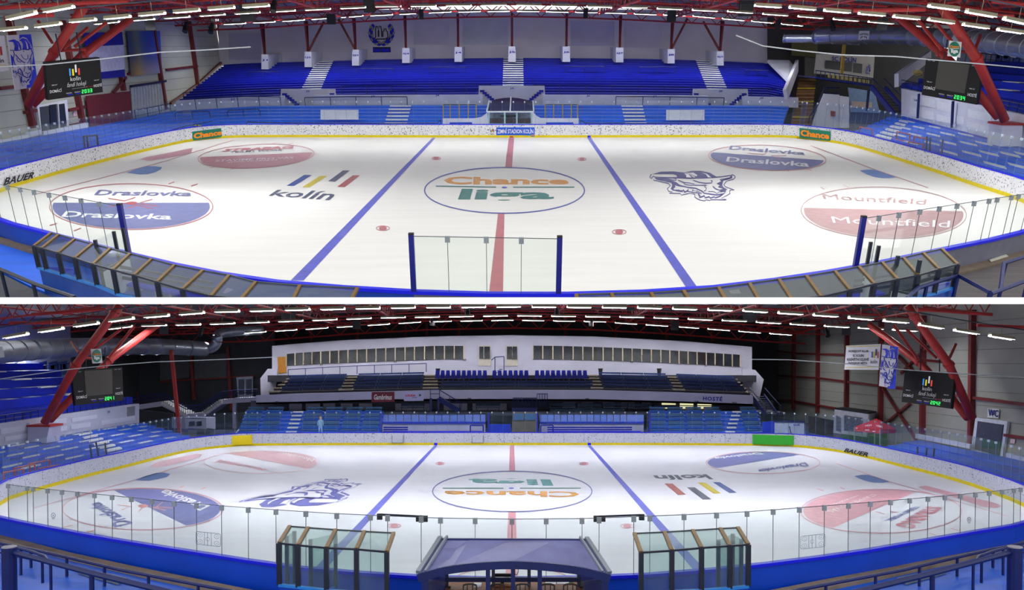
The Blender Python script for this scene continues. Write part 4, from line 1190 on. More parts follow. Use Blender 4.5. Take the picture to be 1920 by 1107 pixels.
# white seats printed as patches on the rows
for r in range(1, 7):
    for k in range(5):
        u = .9 + k * .8 + (r % 2) * .35
        if u > 4.7: continue
        t0, t1 = (r + .12) / 7, (r + .6) / 7
        a, b = interp(ri, u), interp(ro, u); c, d = interp(ri, u + .34), interp(ro, u + .34)
        z = a.z + (b.z - a.z) * (r + 1) / 7 + .03
        mk = lambda p: Vector((p.x, p.y, z))
        MB().hexa([mk(a.lerp(b, t0)) - Vector((0, 0, .05)), mk(c.lerp(d, t0)) - Vector((0, 0, .05)), mk(c.lerp(d, t1)) - Vector((0, 0, .05)), mk(a.lerp(b, t1)) - Vector((0, 0, .05))], [mk(a.lerp(b, t0)), mk(c.lerp(d, t0)), mk(c.lerp(d, t1)), mk(a.lerp(b, t1))]).build(H, 'seat_patch', M_STEP, re)
stairs(H, ri, ro, 7, (.55, .95), (.65, 1.05), M_STEP, re)
RW = lambda x, y, dx=0.0: H.X(x, y, XR + .3 + dx)
pw = emptyobj(H, 'end_parapet', RW(1800, 240), 'white panelled concrete parapet numbered 24 and 25 under the end stand', 'parapet')
PRT = [(1640, 158), (1690, 166), (1800, 190), (1920, 216), (2010, 235)]; PRB = [(1640, 208), (1690, 219), (1800, 247), (1920, 279), (2010, 304)]
mb = MB()
for a, b in zip(range(1690, 1990, 60), range(1750, 2050, 60)):
    MB().slab([RW(a, ypx(PRT, a)), RW(b, ypx(PRT, b)), RW(b, ypx(PRB, b) + 3), RW(a, ypx(PRB, a) + 3)], .4, (0, 50, 3)).build(H, 'parapet_panel', M_PARA, pw)
for (x0, x1, f0, f1) in ((1707, 1720, .15, .4), (1722, 1753, .12, .42), (1757, 1783, .15, .45), (1706, 1718, .55, .8), (1722, 1750, .55, .85), (1756, 1785, .6, .85), (1790, 1807, .5, .75), (1815, 1858, .2, .45), (1813, 1860, .62, .85)):
    Y = lambda x, f: ypx(PRT, x) + (ypx(PRB, x) - ypx(PRT, x)) * f
    MB().slab([RW(x0, Y(x0, f0), -.06), RW(x1, Y(x1, f0), -.06), RW(x1, Y(x1, f1), -.06), RW(x0, Y(x0, f1), -.06)], .05, (0, 50, 3)).build(H, 'raised_panel', mat('parapet_panel', (236, 237, 244), .6, vary=.04), pw)
mb = MB()
for a, b in zip(range(1690, 1990, 60), range(1750, 2050, 60)):
    mb.slab([RW(a, ypx(PRB, a) - 1, -.35), RW(b, ypx(PRB, b) - 1, -.35), RW(b, ypx(PRB, b) + 5, -.35), RW(a, ypx(PRB, a) + 5, -.35)], .2, (0, 50, 3))
mb.build(H, 'blue_ledge', mat('ledge_blue', (10, 50, 200), .5), pw)
letter(H, '24', [(1713.5, 185.5), (1719.5, 186.5), (1719.5, 190.5), (1713.5, 189.5)], lambda x, y: RW(x, y, -.08), M_TXTB, pw, .02)
letter(H, '25', [(1862, 214.5), (1869.5, 216), (1869.5, 220.5), (1862, 219)], lambda x, y: RW(x, y, -.08), M_TXTB, pw, .02)
for (x, y0, y1) in ((1722, 176, 222), (1786, 190, 240)):
    MB().beam(RW(x + 1, y0, -.4), RW(x - 1.5, y1, -.4), .16).build(H, 'blue_post', M_NAVY, pw)
# foot of the red leg
ft = emptyobj(H, 'leg_footing', RW(1886, 255, -1), 'concrete footing with a red steel plate under the red roof leg', 'footing')
c = RW(1886, 240, -.9)
MB().hexa([c + Vector((-.6, -.9, -1.2)), c + Vector((.9, -.9, -1.2)), c + Vector((.9, .9, -1.2)), c + Vector((-.6, .9, -1.2))], [c + Vector((-.8, -.8, .25)), c + Vector((.7, -.8, .25)), c + Vector((.7, .8, .25)), c + Vector((-.8, .8, .25))]).build(H, 'concrete_block', M_PARA, ft)
MB().hexa([c + Vector((-.9, -.9, .25)), c + Vector((.8, -.9, .25)), c + Vector((.8, .9, .25)), c + Vector((-.9, .9, .25))], [c + Vector((-.9, -.9, .4)), c + Vector((.8, -.9, .4)), c + Vector((.8, .9, .4)), c + Vector((-.9, .9, .4))]).build(H, 'base_plate', M_RED, ft)
# upper part of the end stand
us = emptyobj(H, 'upper_end_stand', Vector((40, 66, 3)), 'deep blue upper end stand with broad steps behind the blank scoreboard', 'grandstand')
vi = [H.X(x, y, XR + .8) for x, y in ((1690, 163), (1800, 186), (1920, 212), (2010, 231))]
vo = [Vector((47, p.y + 1.5, 6.4)) for p in vi]
M_SEATD = mat('deep_blue_steps', (10, 40, 190), .5, vary=.15, scale=.5)
tier(H, vi, vo, 6, [(0, 1), (1, 2), (2, 2.99)], M_SEATD, us, drop=.8)
for r in range(1, 5):
    for k in range(4):
        u = 1.0 + k * .45 + (r % 2) * .2
        t0, t1 = (r + .15) / 6, (r + .55) / 6
        a, b = interp(vi, u), interp(vo, u); c_, d_ = interp(vi, min(2.9, u + .26)), interp(vo, min(2.9, u + .26))
        z = a.z + (b.z - a.z) * (r + 1) / 6
        mk = lambda p, dz: Vector((p.x, p.y, z + dz))
        MB().hexa([mk(a.lerp(b, t0), -.02), mk(c_.lerp(d_, t0), -.02), mk(c_.lerp(d_, t1), -.02), mk(a.lerp(b, t1), -.02)], [mk(a.lerp(b, t0), .03), mk(c_.lerp(d_, t0), .03), mk(c_.lerp(d_, t1), .03), mk(a.lerp(b, t1), .03)]).build(H, 'seat_patch', M_STEP, us)
railing(H, [RW(1690, 150, .3), RW(1800, 172, .3), RW(1920, 196, .3), RW(2010, 214, .3)], .9, 22, 'dark barred railing along the top of the panelled parapet', M_NAVY, .04, 2)
# white stepped flank of the upper end stand
MB().slab([H.D(1685, 138, 80.5), H.D(1746, 95, 86), H.D(1746, 112, 86), H.D(1685, 163, 80.5)], .4, (0, 0, H.h)).build(H, 'stand_flank', M_PARA, None, 'white sloping flank wall of the upper end stand beside the dark wall', 'flank wall')
for (x, y) in ((1714, 134), (1719, 135), (1723, 134), (1726, 137)):
    e = emptyobj(H, 'yellow_chair', H.D(x, y + 4, 79.5), 'yellow plastic seat at the edge of the upper end stand', 'seat', 'yellow seats beside the stand flank')
    MB().slab([H.D(x, y - 3, 79.6), H.D(x + 4, y - 3, 79.6), H.D(x + 3.5, y + 3, 79.6), H.D(x - .5, y + 3, 79.6)], .1, (0, 0, H.h)).build(H, 'backrest', mat('yellow_plastic', (196, 176, 110), .5), e)
    MB().slab([H.D(x - .5, y + 3, 79.6), H.D(x + 3.5, y + 3, 79.6), H.D(x + 3, y + 5, 79.0), H.D(x - 1, y + 5, 79.0)], .08, (0, 0, 50)).build(H, 'seat_pan', mat('yellow_plastic', (196, 176, 110), .5), e)
# lit rear wall with doors behind the upper stand
MB().box(47.5, 48, 40, 92, 6.2, 11).build(H, 'wall_right', mat('rear_end_wall', (176, 182, 206), .7), None, 'pale end wall with lit doors above the deep blue steps', None, None, 'structure')
W2 = lambda x, y: H.X(x, y, 47.4)
for i, (x0, x1) in enumerate(((1866, 1876), (1880, 1892), (1898, 1912))):
    dq = emptyobj(H, 'door_2', W2((x0 + x1) / 2, 120), 'pale blue lit double door in the end wall above the steps', None, None, 'structure')
    MB().slab([W2(x0, 92), W2(x1, 93), W2(x1, 121), W2(x0, 119)], .06, (0, 50, 6)).build(H, 'door_leaf', mat('door_blue', (96, 120, 190), .4), dq)
    MB().slab([W2(x0 + 2, 95), W2(x1 - 2, 96), W2(x1 - 2, 110), W2(x0 + 2, 109)], .09, (0, 50, 6)).build(H, 'door_pane', mat('pane_pale', (170, 195, 240), .2), dq)
railing(H, [H.X(1840, 100, 46), H.X(1880, 104, 46), H.X(1935, 109, 46)], 1.0, 10, 'dark barred railing below the lit doors of the end wall', M_NAVY, .04, 1)
MB().box(47.2, 47.4, 84, 92, 5, 9).build(H, 'wall_notice_strip', M_DARKW, None, None, None, None, 'structure') if False else None

# dark rear corner with the SC KOLIN balcony
MB().slab([H.D(1440, -30, 109), H.D(1770, -30, 109), H.D(1770, 240, 109), H.D(1440, 215, 109)], .3, (0, 0, H.h)).build(H, 'wall_corner', M_DARKW, None, 'dark rear wall behind the SC KOLÍN balcony', None, None, 'structure')
panel_sign(H, 'corner_door', [H.D(1509, 107, 108.3), H.D(1530, 109, 108.3), H.D(1530, 146, 108.3), H.D(1509, 142, 108.3)], .1, mat('grey_panel', (118, 116, 112), .7), 'grey wall panel at the rear of the brown stairs', 'panel')
panel_sign(H, 'olive_panel', [H.D(1484, 78, 108.6), H.D(1533, 79, 108.6), H.D(1533, 108, 108.6), H.D(1484, 104, 108.6)], .1, mat('olive_panel', (104, 100, 70), .7), 'olive wall panel under the ventilation duct', 'panel')
kl = emptyobj(H, 'club_wall', H.D(1585, 146, 104), 'pale SC KOLÍN club wall with dark windows behind the balcony', 'club wall')
MB().slab([H.D(1531, 101, 104), H.D(1640, 106, 104), H.D(1637, 148, 104), H.D(1527, 138, 104)], .2, (0, 0, H.h)).build(H, 'wall_face', mat('club_wall', (206, 202, 196), .7, vary=.06), kl)
sK = H.on(Vector((0, 103.9, 0)), Vector((0, 1, 0)))
letter(H, 'SC KOLÍN', [(1560, 104), (1606, 106), (1605, 118), (1560, 113.5)], sK, M_TXTB, kl, .02)
for a in ((1548, 113, 1578, 115.5, 1577, 132, 1547, 128.5), (1582, 116, 1598, 117.5, 1597, 135, 1581, 133), (1601, 118, 1617, 120, 1616, 138, 1600, 136)):
    MB().slab([sK(a[0], a[1]), sK(a[2], a[3]), sK(a[4], a[5]), sK(a[6], a[7])], .05, (0, 0, H.h)).build(H, 'dark_window', mat('dark_glass', (40, 40, 46), .2), kl)
gb = MB(); gc = MB(); goat(gb, gc, H.on(Vector((0, 103.8, 0)), Vector((0, 1, 0))), lambda x, y: (1634 - y * 13 / 800, 119 + x * 23 / 1920), .03)
gb.build(H, 'goat_emblem', M_TXTB, kl)
bk = emptyobj(H, 'balcony', H.D(1585, 158, 98), 'steel balcony with blue edge and barred rail under the SC KOLÍN wall', 'balcony')
MB().hexa([H.D(1529, 147, 98), H.D(1636, 163, 96), H.D(1636, 163, 96) + Vector((0, 6, 0)), H.D(1529, 147, 98) + Vector((0, 6, 0))], [H.D(1529, 144, 98), H.D(1636, 159, 96), H.D(1636, 159, 96) + Vector((0, 6, 0)), H.D(1529, 144, 98) + Vector((0, 6, 0))]).build(H, 'deck', mat('deck_blue', (12, 34, 130), .5), bk)
MB().tube([H.D(1529, 132, 98), H.D(1636, 147, 96)], .05, 5).build(H, 'handrail', M_NAVY, bk)
for k in range(13):
    x = 1530 + k * 8.8; y = 132.3 + k * 1.22
    MB().tube([H.D(x, y, 98 - k / 6), H.D(x, y + 12, 98 - k / 6)], .04, 4).build(H, 'baluster', M_NAVY, bk)
for k in range(10):
    x, y = 1552 + k * 8, 139.5 + k * 1.15
    e = emptyobj(H, 'balcony_chair', H.D(x, y + 8, 100), 'pale yellow seat on the balcony under the SC KOLÍN wall', 'seat', 'pale yellow balcony seats')
    MB().slab([H.D(x, y, 100.5), H.D(x + 6, y + .8, 100.4), H.D(x + 6, y + 7, 100.4), H.D(x, y + 6, 100.5)], .1, (0, 0, H.h)).build(H, 'backrest', mat('yellow_plastic', (196, 176, 110), .5), e)
MB().beam(H.D(1583, 82, 97), H.D(1578, 138, 97), .3).build(H, 'yellow_column', mat('yellow_column', (170, 142, 60), .6), None, 'yellow steel column in front of the SC KOLÍN wall', 'column')
# room under the balcony
MB().slab([H.D(1590, 164, 103), H.D(1640, 172, 103), H.D(1650, 212, 103), H.D(1595, 210, 103)], .1, (0, 0, H.h)).build(H, 'wall_underpass', mat('underpass', (150, 180, 225), .6), None, 'wall of the lit passage under the balcony, light put into its colour', None, None, 'structure')  # pale blue carries the room light of the passage in the wall colour
panel_sign(H, 'serving_hatch', [H.D(1597, 190, 101), H.D(1635, 192, 101), H.D(1635, 202, 101), H.D(1597, 202, 101)], .1, mat('hatch', (226, 206, 198), .6), 'bright serving hatch in the passage under the balcony', 'hatch')
MB().beam(H.D(1629, 168, 97), H.D(1625, 208, 97), .22).build(H, 'steel_column', M_NAVY, None, 'dark blue column under the end of the balcony', 'column')
stt = emptyobj(H, 'steel_stairs', H.D(1685, 215, 92), 'dark blue steel stairs descending from the balcony', 'stairs')
for dx in (0, 26):
    MB().beam(H.D(1634 + dx, 163 + dx * .1, 95), H.D(1682 + dx * .75, 222 - dx * .25, 89), .2, .5).build(H, 'stringer', mat('stair_blue', (16, 30, 150), .5), stt)
for k in range(11):
    t = k / 10
    x, y, d = 1636 + 46 * t, 164 + 55 * t, 95 - 6 * t
    MB().beam(H.D(x, y, d), H.D(x + 24, y + 1, d), .35, .06).build(H, 'tread', M_BLACK, stt)
for dx in (0, 22):
    MB().tube([H.D(1636 + dx, 147, 95), H.D(1686 + dx, 199, 89.5), H.D(1686 + dx, 212, 89.5)], .06, 5).build(H, 'handrail', M_NAVY, stt)
# brown stairs
bs = emptyobj(H, 'brown_stairs', H.D(1505, 238, 84), 'brown plank stairs with yellow edges rising behind the Chance sign', 'stairs')
M_BRN = mat('brown_plank', (120, 86, 56), .7, vary=.25, scale=2)
bi = [H.D(1483, 240, 82), H.D(1520, 241, 82)]; bo = [H.D(1498, 147, 106), H.D(1530, 150, 106)]
for k in range(14):
    t0, t1 = k / 14, (k + 1) / 14
    a0, b0 = bi[0].lerp(bo[0], t0), bi[1].lerp(bo[1], t0); a1, b1 = bi[0].lerp(bo[0], t1), bi[1].lerp(bo[1], t1)
    MB().hexa([Vector((a0.x, a0.y, a1.z - .35)), Vector((b0.x, b0.y, a1.z - .35)), Vector((b1.x, b1.y, a1.z - .35)), Vector((a1.x, a1.y, a1.z - .35))], [Vector((a0.x, a0.y, a1.z)), Vector((b0.x, b0.y, a1.z)), Vector((b1.x, b1.y, a1.z)), Vector((a1.x, a1.y, a1.z))]).build(H, 'step', M_BRN, bs)
    if k % 4 == 2:
        MB().beam(Vector((a0.x, a0.y - .03, a1.z - .05)), Vector((b0.x, b0.y - .03, a1.z - .05)), .08).build(H, 'yellow_edge', M_YEL, bs)
MB().slab([H.D(1478, 186, 87), H.D(1497, 134, 105), H.D(1497, 112, 105), H.D(1474, 168, 87)], .35, (60, 90, 5)).build(H, 'stair_wall', M_PARA, None, 'white sloping wall between the dark blue benches and the brown stairs', 'stair wall')
MB().slab([H.D(1440, 112, 104.8), H.D(1480, 113, 104.8), H.D(1497, 132, 104.8), H.D(1478, 150, 98), H.D(1440, 122, 104.8)][:4], .3, (0, 0, H.h)).build(H, 'flank_wall', M_PARA, None, 'white end wall of the dark blue upper stand', 'flank wall')
# white passage wall with the fire cabinet, and its hand rail
pg = emptyobj(H, 'passage_wall', H.D(1560, 240, 84), 'white passage wall with a red cabinet beside the brown stairs', 'passage wall')
MB().slab([H.D(1546, 176, 84), H.D(1574, 178, 84), H.D(1574, 240, 84), H.D(1520, 240, 84)], .3, (0, 0, H.h)).build(H, 'wall_face', M_PARA, pg)
MB().slab([H.D(1575, 180, 83.5), H.D(1592, 182, 83.5), H.D(1592, 240, 83.5), H.D(1575, 240, 83.5)], .3, (0, 0, H.h)).build(H, 'wall_return', M_PARA, pg)
MB().slab([H.D(1559, 208, 83.4), H.D(1567, 209, 83.4), H.D(1567, 219, 83.4), H.D(1559, 218, 83.4)], .2, (0, 0, H.h)).build(H, 'red_cabinet', mat('cabinet_red', (150, 70, 66), .5), pg)
railing(H, [H.D(1518, 219, 83.5), H.D(1535, 190, 85), H.D(1546, 164, 87), H.D(1574, 165, 87)], 1.1, 6, 'dark blue stair rail beside the brown stairs', M_NAVY, .06, 1)
# goal frames stored by the boards and the gate frame
for i, (x0, y0, w, h) in enumerate(((1610, 238, 26, 26), (1668, 260, 30, 22), (1680, 247, 26, 24), (1702, 266, 30, 22), (1712, 256, 26, 18))):
    gfm = emptyobj(H, 'goal_frame', H.X(x0, y0 + h, 30.8 + .3 * (i % 3)), 'red training goal frame stored behind the boards', 'goal', 'red goal frames stored behind the boards')
    P3 = lambda x, y: H.X(x, y, 30.8 + .3 * (i % 3))
    for a, b in (((x0, y0 + h), (x0 + 2, y0)), ((x0 + 2, y0), (x0 + w, y0 + 5)), ((x0 + w, y0 + 5), (x0 + w - 2, y0 + h + 3))):
        MB().tube([P3(*a), P3(*b)], .05, 5).build(H, 'tube', mat('goal_red', (196, 62, 66), .4), gfm)
gf = emptyobj(H, 'gate_frame', H.X(1752, 285, 30), 'dark glass gate frame standing behind the boards by the goal frames', 'gate')
for (x0, y0, x1, y1) in ((1738, 256, 1737, 290), (1744, 258, 1743, 292), (1768, 262, 1765, 298)):
    MB().beam(H.X(x0, y0, 30.2), H.X(x1, y1, 30.2), .09).build(H, 'post', M_DARKPOST, gf)
MB().slab([H.X(1744, 258, 30.2), H.X(1768, 262, 30.2), H.X(1765, 296, 30.2), H.X(1743, 290, 30.2)], .02).build(H, 'glass_pane', M_GLASSF, gf)

# ---------------------------------------------------------------- roof
rf = MB()
rp = [(-120, -30), (200, -40), (500, -30), (960, -30), (1440, -30), (1720, -40), (2040, -30)]
ROOFZ = lambda x: 12.6 - 2.6 * (x / 50) ** 2
for k in range(12):
    x0, x1 = -54 + k * 9, -54 + (k + 1) * 9
    rf.hexa([(x0, 46, ROOFZ(x0)), (x1, 46, ROOFZ(x1)), (x1, 112, ROOFZ(x1)), (x0, 112, ROOFZ(x0))], [(x0, 46, ROOFZ(x0) + .2), (x1, 46, ROOFZ(x1) + .2), (x1, 112, ROOFZ(x1) + .2), (x0, 112, ROOFZ(x0) + .2)])
rf.build(H, 'ceiling', M_ROOF, None, 'grey ribbed metal roof above the red trusses and the white back wall', None, None, 'structure')

def line_at(H, poly, d):
    return [H.D(x, y, d) for x, y in poly]
TR_A = [
    (BEAM_A, 103, 1.3, 44, 'long red roof truss along the white back wall'),
    ([(-60, 66), (0, 58), (160, 48), (330, 38), (480, 28), (640, 17), (800, 10), (960, 8), (1120, 10), (1280, 18), (1440, 30), (1600, 42), (1760, 55), (1920, 74), (1990, 84)], 90, 1.2, 40, 'red roof truss above the dark blue upper stand'),
    ([(-60, 48), (0, 38), (160, 26), (330, 14), (480, 6), (640, -2), (960, -12), (1280, -2), (1440, 6), (1600, 16), (1760, 32), (1920, 52), (1990, 62)], 74, 1.1, 36, 'red roof truss above the far boards and the scoreboards'),
    ([(-60, 22), (0, 14), (160, 4), (330, -6), (960, -40), (1590, -4), (1760, 8), (1920, 26), (1990, 36)], 60, 1.0, 32, 'red roof truss above the face-off circles nearest the glass screens'),
]
def midpoly(p, q, t):
    return [(x, ypx(p, x) * (1 - t) + ypx(q, x) * t) for x in (-60, 0, 120, 240, 360, 480, 640, 800, 960, 1120, 1280, 1440, 1560, 1680, 1800, 1920, 1990)]
for i_ in range(3):
    p_, q_ = TR_A[i_], TR_A[i_ + 1]
    TR_A.append((midpoly(p_[0], q_[0], .5), (p_[1] + q_[1]) / 2, 1.0, 46, ('thin red lattice purlin between the wall truss and the stand truss', 'thin red lattice purlin between the stand truss and the boards truss', 'thin red lattice purlin nearest the viewer over the face-off circles')[i_]))
for poly, d, hgt, bays, lab in TR_A:
    truss(H, line_at(H, poly, d), hgt, lab, M_RED, bays, r=.10 if d > 95 else .08, web=.05)
# cross girders running away from the viewer
for i, (x0, y0, x1, y1) in enumerate(((0, 4, 330, 36), (120, 2, 420, 45), (300, 0, 520, 36), (540, 0, 660, 34), (720, 0, 790, 28), (1200, 0, 1120, 28), (1380, 0, 1260, 34), (1600, 0, 1400, 38), (1800, 2, 1500, 45), (1920, 10, 1590, 36))):
    a, b = H.D(x0, y0, 58), H.D(x1, y1, 100)
    e = emptyobj(H, 'roof_girder', a.lerp(b, .5), 'red lattice girder crossing between the roof trusses under the grey roof', 'roof girder', 'red cross girders under the grey roof')
    MB().tube([a, b], .09, 6).build(H, 'chord', M_RED, e)
    MB().tube([a + Vector((0, 0, .9)), b + Vector((0, 0, .9))], .07, 6).build(H, 'chord', M_RED, e)
    for k in range(12):
        p, r_ = a.lerp(b, k / 12), a.lerp(b, (k + .5) / 12)
        MB().tube([p, r_ + Vector((0, 0, .9))], .045, 4, False).build(H, 'diagonal', M_RED, e)
        MB().tube([r_ + Vector((0, 0, .9)), a.lerp(b, (k + 1) / 12)], .045, 4, False).build(H, 'diagonal', M_RED, e)
# big roof legs
def leg(H, pts, d, r, label, pads=()):
    e = emptyobj(H, 'roof_strut', H.D(*pts[0], d[0]), label, 'roof leg')
    MB().tube([H.D(x, y, dd) for (x, y), dd in zip(pts, d)], r, 12).build(H, 'tube', M_RED, e, smooth=True)
    for i in range(1, len(pts) - 1):
        p, q_ = H.D(*pts[i], d[i]), H.D(*pts[i + 1], d[i + 1]); t = (q_ - p).normalized()
        MB().tube([p - t * .12, p + t * .12], r * 1.25, 12).build(H, 'flange', M_RED, e)
    return e
leg(H, [(52, 197), (101, 99), (158, 12)], [58, 57, 56], .27, 'thick red tubular roof leg leaning beside the goat banner')
leg(H, [(60, 197), (118, 140), (157, 101), (245, 36)], [58.6, 60, 62, 66], .27, 'thick red tubular roof leg leaning behind the town-logo scoreboard')
leg(H, [(1884, 226), (1832, 111), (1764, 8)], [56, 55, 54], .29, 'thick red tubular roof leg standing on the concrete footing')
leg(H, [(1872, 220), (1800, 134), (1764, 98), (1666, 16)], [57, 60, 62, 66], .28, 'thick red tubular roof leg passing behind the blank scoreboard')
br = 0
for (x0, y0, x1, y1, lab) in ((114, 95, 160, 93, 'short red cross tie above the town-logo scoreboard'), (118, 92, 165, 52, 'thin red brace beside the goat-banner leg'), (140, 88, 200, 42, 'thin red brace between the two legs above the town-logo scoreboard'), (98, 80, 72, 40, 'thin red brace up from the goat-banner leg to the truss'), (1764, 93, 1826, 99, 'short red cross tie above the blank scoreboard'), (1765, 92, 1722, 38, 'thin red brace up from the legs over the blank scoreboard'), (1800, 96, 1752, 40, 'thin red brace between the two legs above the blank scoreboard'), (1828, 94, 1838, 66, 'thin red brace from the footing leg to the truss')):
    MB().tube([H.D(x0, y0, 58.5), H.D(x1, y1, 60)], .11, 6).build(H, 'roof_brace', M_RED, None, lab, 'brace')

# thick round purlins seen at the edges of the roof
for k, (pts, lab) in enumerate((([(-20, 16), (160, 5), (240, 2)], 'thick red round purlin high above the goat banner'), ([(8, 33), (100, 28)], 'short thick red purlin above the goat banner'), ([(1819, 26), (1900, 31)], 'short thick red purlin above the footing leg'), ([(1860, 3), (1930, 9)], 'thick red round purlin high above the silver duct'), ([(1600, 20), (1735, 18)], 'thick red round purlin above the SC KOLÍN side duct'))):
    MB().tube([H.D(x, y, 51) for x, y in pts], .11, 8).build(H, 'round_purlin', M_RED, None, lab, 'purlin')
# strip lamps in curved rows
LR = [([(0, 66), (126, 56), (250, 50), (400, 45), (518, 39), (668, 29), (834, 21), (960, 19), (1129, 22), (1296, 28), (1433, 40), (1560, 52), (1700, 62), (1920, 84)], 96, list(range(440, 1490, 55)), 2.4),
      ([(0, 58), (100, 50), (250, 36), (400, 26), (560, 17), (720, 10), (960, 7), (1200, 12), (1380, 20), (1520, 30), (1700, 44), (1920, 68)], 70, list(range(200, 1730, 66)), 2.0),
      ([(-20, 56), (60, 48), (150, 36), (300, 22), (420, 12), (600, 1), (960, -8), (1320, 1), (1500, 12), (1640, 24), (1760, 36), (1940, 62)], 44, [25, 90, 155, 220, 285, 350, 415, 480, 1440, 1505, 1570, 1635, 1700, 1765, 1830, 1895], 1.3),
      ([(-20, 40), (50, 24), (140, 8), (260, -4), (960, -60), (1660, -4), (1780, 12), (1860, 26), (1940, 44)], 38, [40, 110, 1770, 1840, 1910], 1.3)]
for i, (poly, d, xs, ln) in enumerate(LR):
    lamp_row(H, line_at(H, poly, d), xs, ln, ('white strip lamp in the lowest curved row, next to the white back wall', 'white strip lamp in the long curved row over the far boards', 'white strip lamp in the curved row over the goal creases', 'white strip lamp in the highest row over the red roof legs')[i], 'strip lamps facing the white back wall', 'A')
for i, (poly, d, xs, ln) in enumerate(LR):
    P_ = [p for p in poly if (i == 0 and 390 < p[0] < 1570) or (i == 1 and 200 < p[0] < 1750) or (i >= 2 and p[0] < 560)]
    lamp_cable(H, line_at(H, P_, d), ('dark cable carrying the lowest lamp row by the white back wall', 'dark cable carrying the lamp row over the far boards', 'dark cable carrying the lamps over the goat banner', 'dark cable carrying the highest lamps over the goat banner')[i])
    if i >= 2:
        lamp_cable(H, line_at(H, [p for p in poly if p[0] > 1300], d), ('dark cable carrying the lamps over the silver duct', 'dark cable carrying the highest lamps over the silver duct')[i - 2])
# loudspeakers
for (x, y, d, w, h, lab, yaw) in ((463, 25, 74, 1.2, 1.3, 'large black loudspeaker over the dark blue stand near the end wall', .3), (282, 46, 72, .8, .9, 'small black loudspeaker near the shutter wall', .3), (621, 36, 92, .95, 1.0, 'black loudspeaker under the truss over block 1J2', .2), (693, 10, 80, 1.0, 1.2, 'black loudspeaker above the laurel emblem', 0), (789, 27, 94, .5, 1.0, 'narrow black loudspeaker beside the laurel emblem', .5), (1099, 25, 94, .5, 1.0, 'narrow black loudspeaker above block J6', -.5), (1174, 6, 80, 1.0, .9, 'black loudspeaker above block 6J7', 0), (1260, 30, 92, .95, 1.2, 'black loudspeaker under the truss over block J8', -.3), (1398, 16, 74, 1.2, 1.2, 'large black loudspeaker over the dark blue stand near the duct', -.2), (1654, 45, 72, .8, .9, 'small black loudspeaker in front of the ventilation duct', -.3), (1460, 46, 90, .55, .9, 'narrow grey loudspeaker at the corner above the stairs', -.6)):
    speaker(H, x, y, d, w, h, lab, yaw)
for (x, y, d, lab) in ((348, 48, 76, 'black stage spotlight hanging near the shutter wall'), (396, 50, 78, 'black stage spotlight hanging left of the dark blue stand'), (1561, 44, 76, 'black stage spotlight hanging near the ventilation duct'), (513, 8, 66, 'black stage spotlight above the end of the far boards')):
    p = H.D(x, y, d)
    e = emptyobj(H, 'spotlight', p - Vector((0, 0, .5)), lab, 'spotlight')
    MB().tube([p + Vector((0, .25, .25)), p + Vector((0, -.05, -.1)), p + Vector((0, -.35, -.5))], [.14, .2, .24], 8).build(H, 'lamp_body', M_BLACK, e)
    MB().tube([p + Vector((-.25, 0, -.1)), p + Vector((-.25, 0, .4)), p + Vector((.25, 0, .4)), p + Vector((.25, 0, -.1))], .04, 5).build(H, 'yoke', M_BLACK, e)
    MB().tube([p + Vector((0, 0, .4)), p + Vector((0, 0, .9))], .04, 5).build(H, 'hook', M_BLACK, e)
# cable across the hall
MB().tube([H.D(x, y, 52) for x, y in ((-40, 127), (0, 125), (90, 121), (187, 111), (300, 98), (380, 94), (470, 88))], .035, 5).build(H, 'cable', mat('white_cable', (214, 220, 224), .5), None, 'thin white cable strung past the town-logo scoreboard', 'cable')
MB().tube([H.D(x, y, 52) for x, y in ((1380, 66), (1430, 86), (1500, 95), (1580, 103), (1680, 106), (1760, 113), (1840, 120), (1960, 131))], .035, 5).build(H, 'cable', mat('white_cable', (214, 220, 224), .5), None, 'thin white cable strung past the SC KOLÍN wall', 'cable')
# ventilation ducts
def duct(H, pts, d, r, label, rings=14):
    L_ = [H.D(x, y, dd) for (x, y), dd in zip(pts, d)]
    e = emptyobj(H, 'ventilation_duct', L_[0], label, 'duct')
    MB().tube(catmull(L_, False, 6), r, 16).build(H, 'duct_pipe', M_STEEL, e, smooth=True)
    for p in resample(L_, 3.0)[1:-1]:
        pass
    rs = resample(L_, 2.2)
    for a, b in zip(rs[:-1], rs[1:]):
        t = (b - a).normalized()
        MB().tube([a - t * .04, a + t * .04], r * 1.04, 16).build(H, 'seam_ring', M_STEEL, e)
    return e
duct(H, [(1532, 68), (1600, 67), (1690, 67), (1780, 72), (1850, 78), (1960, 92)], [92, 88, 82, 74, 66, 56], .75, 'large silver ventilation duct crossing above the SC KOLÍN wall')
duct(H, [(1470, 72), (1540, 73), (1612, 77)], [100, 98, 96], .45, 'short dark ventilation duct behind the large silver duct')
def hang_sign(q, lab, fn):
    o = panel_sign(H, 'hanging_sign', q, .05, M_WHITE, lab, 'sign'); s_ = H.plane3(q[0], q[1], q[2], .05); fn(o, s_); return o
q = [H.D(1611, 58, 84), H.D(1630, 58, 83), H.D(1629, 74, 83), H.D(1609, 75, 84)]
def f1(o, s_):
    mb = MB()
    for k in range(8):
        stroke(mb, s_, [(1612.5 + k * 2.1, 63.5 - 1.5 * math.sin(k * .45)), (1612.4 + k * 2.1, 66.5 - 1.5 * math.sin(k * .45))], 1.1)
    stroke(mb, s_, [(1613.5, 72.5), (1615, 69.5), (1618, 68.5)], 1.4); stroke(mb, s_, [(1625, 72.5), (1624, 69.5), (1620.5, 68.5), (1621, 70.5)], 1.4)
    mb.build(H, 'dark_marks', M_TXTK, o)
hang_sign(q, 'small white sign hanging on the silver duct', f1)
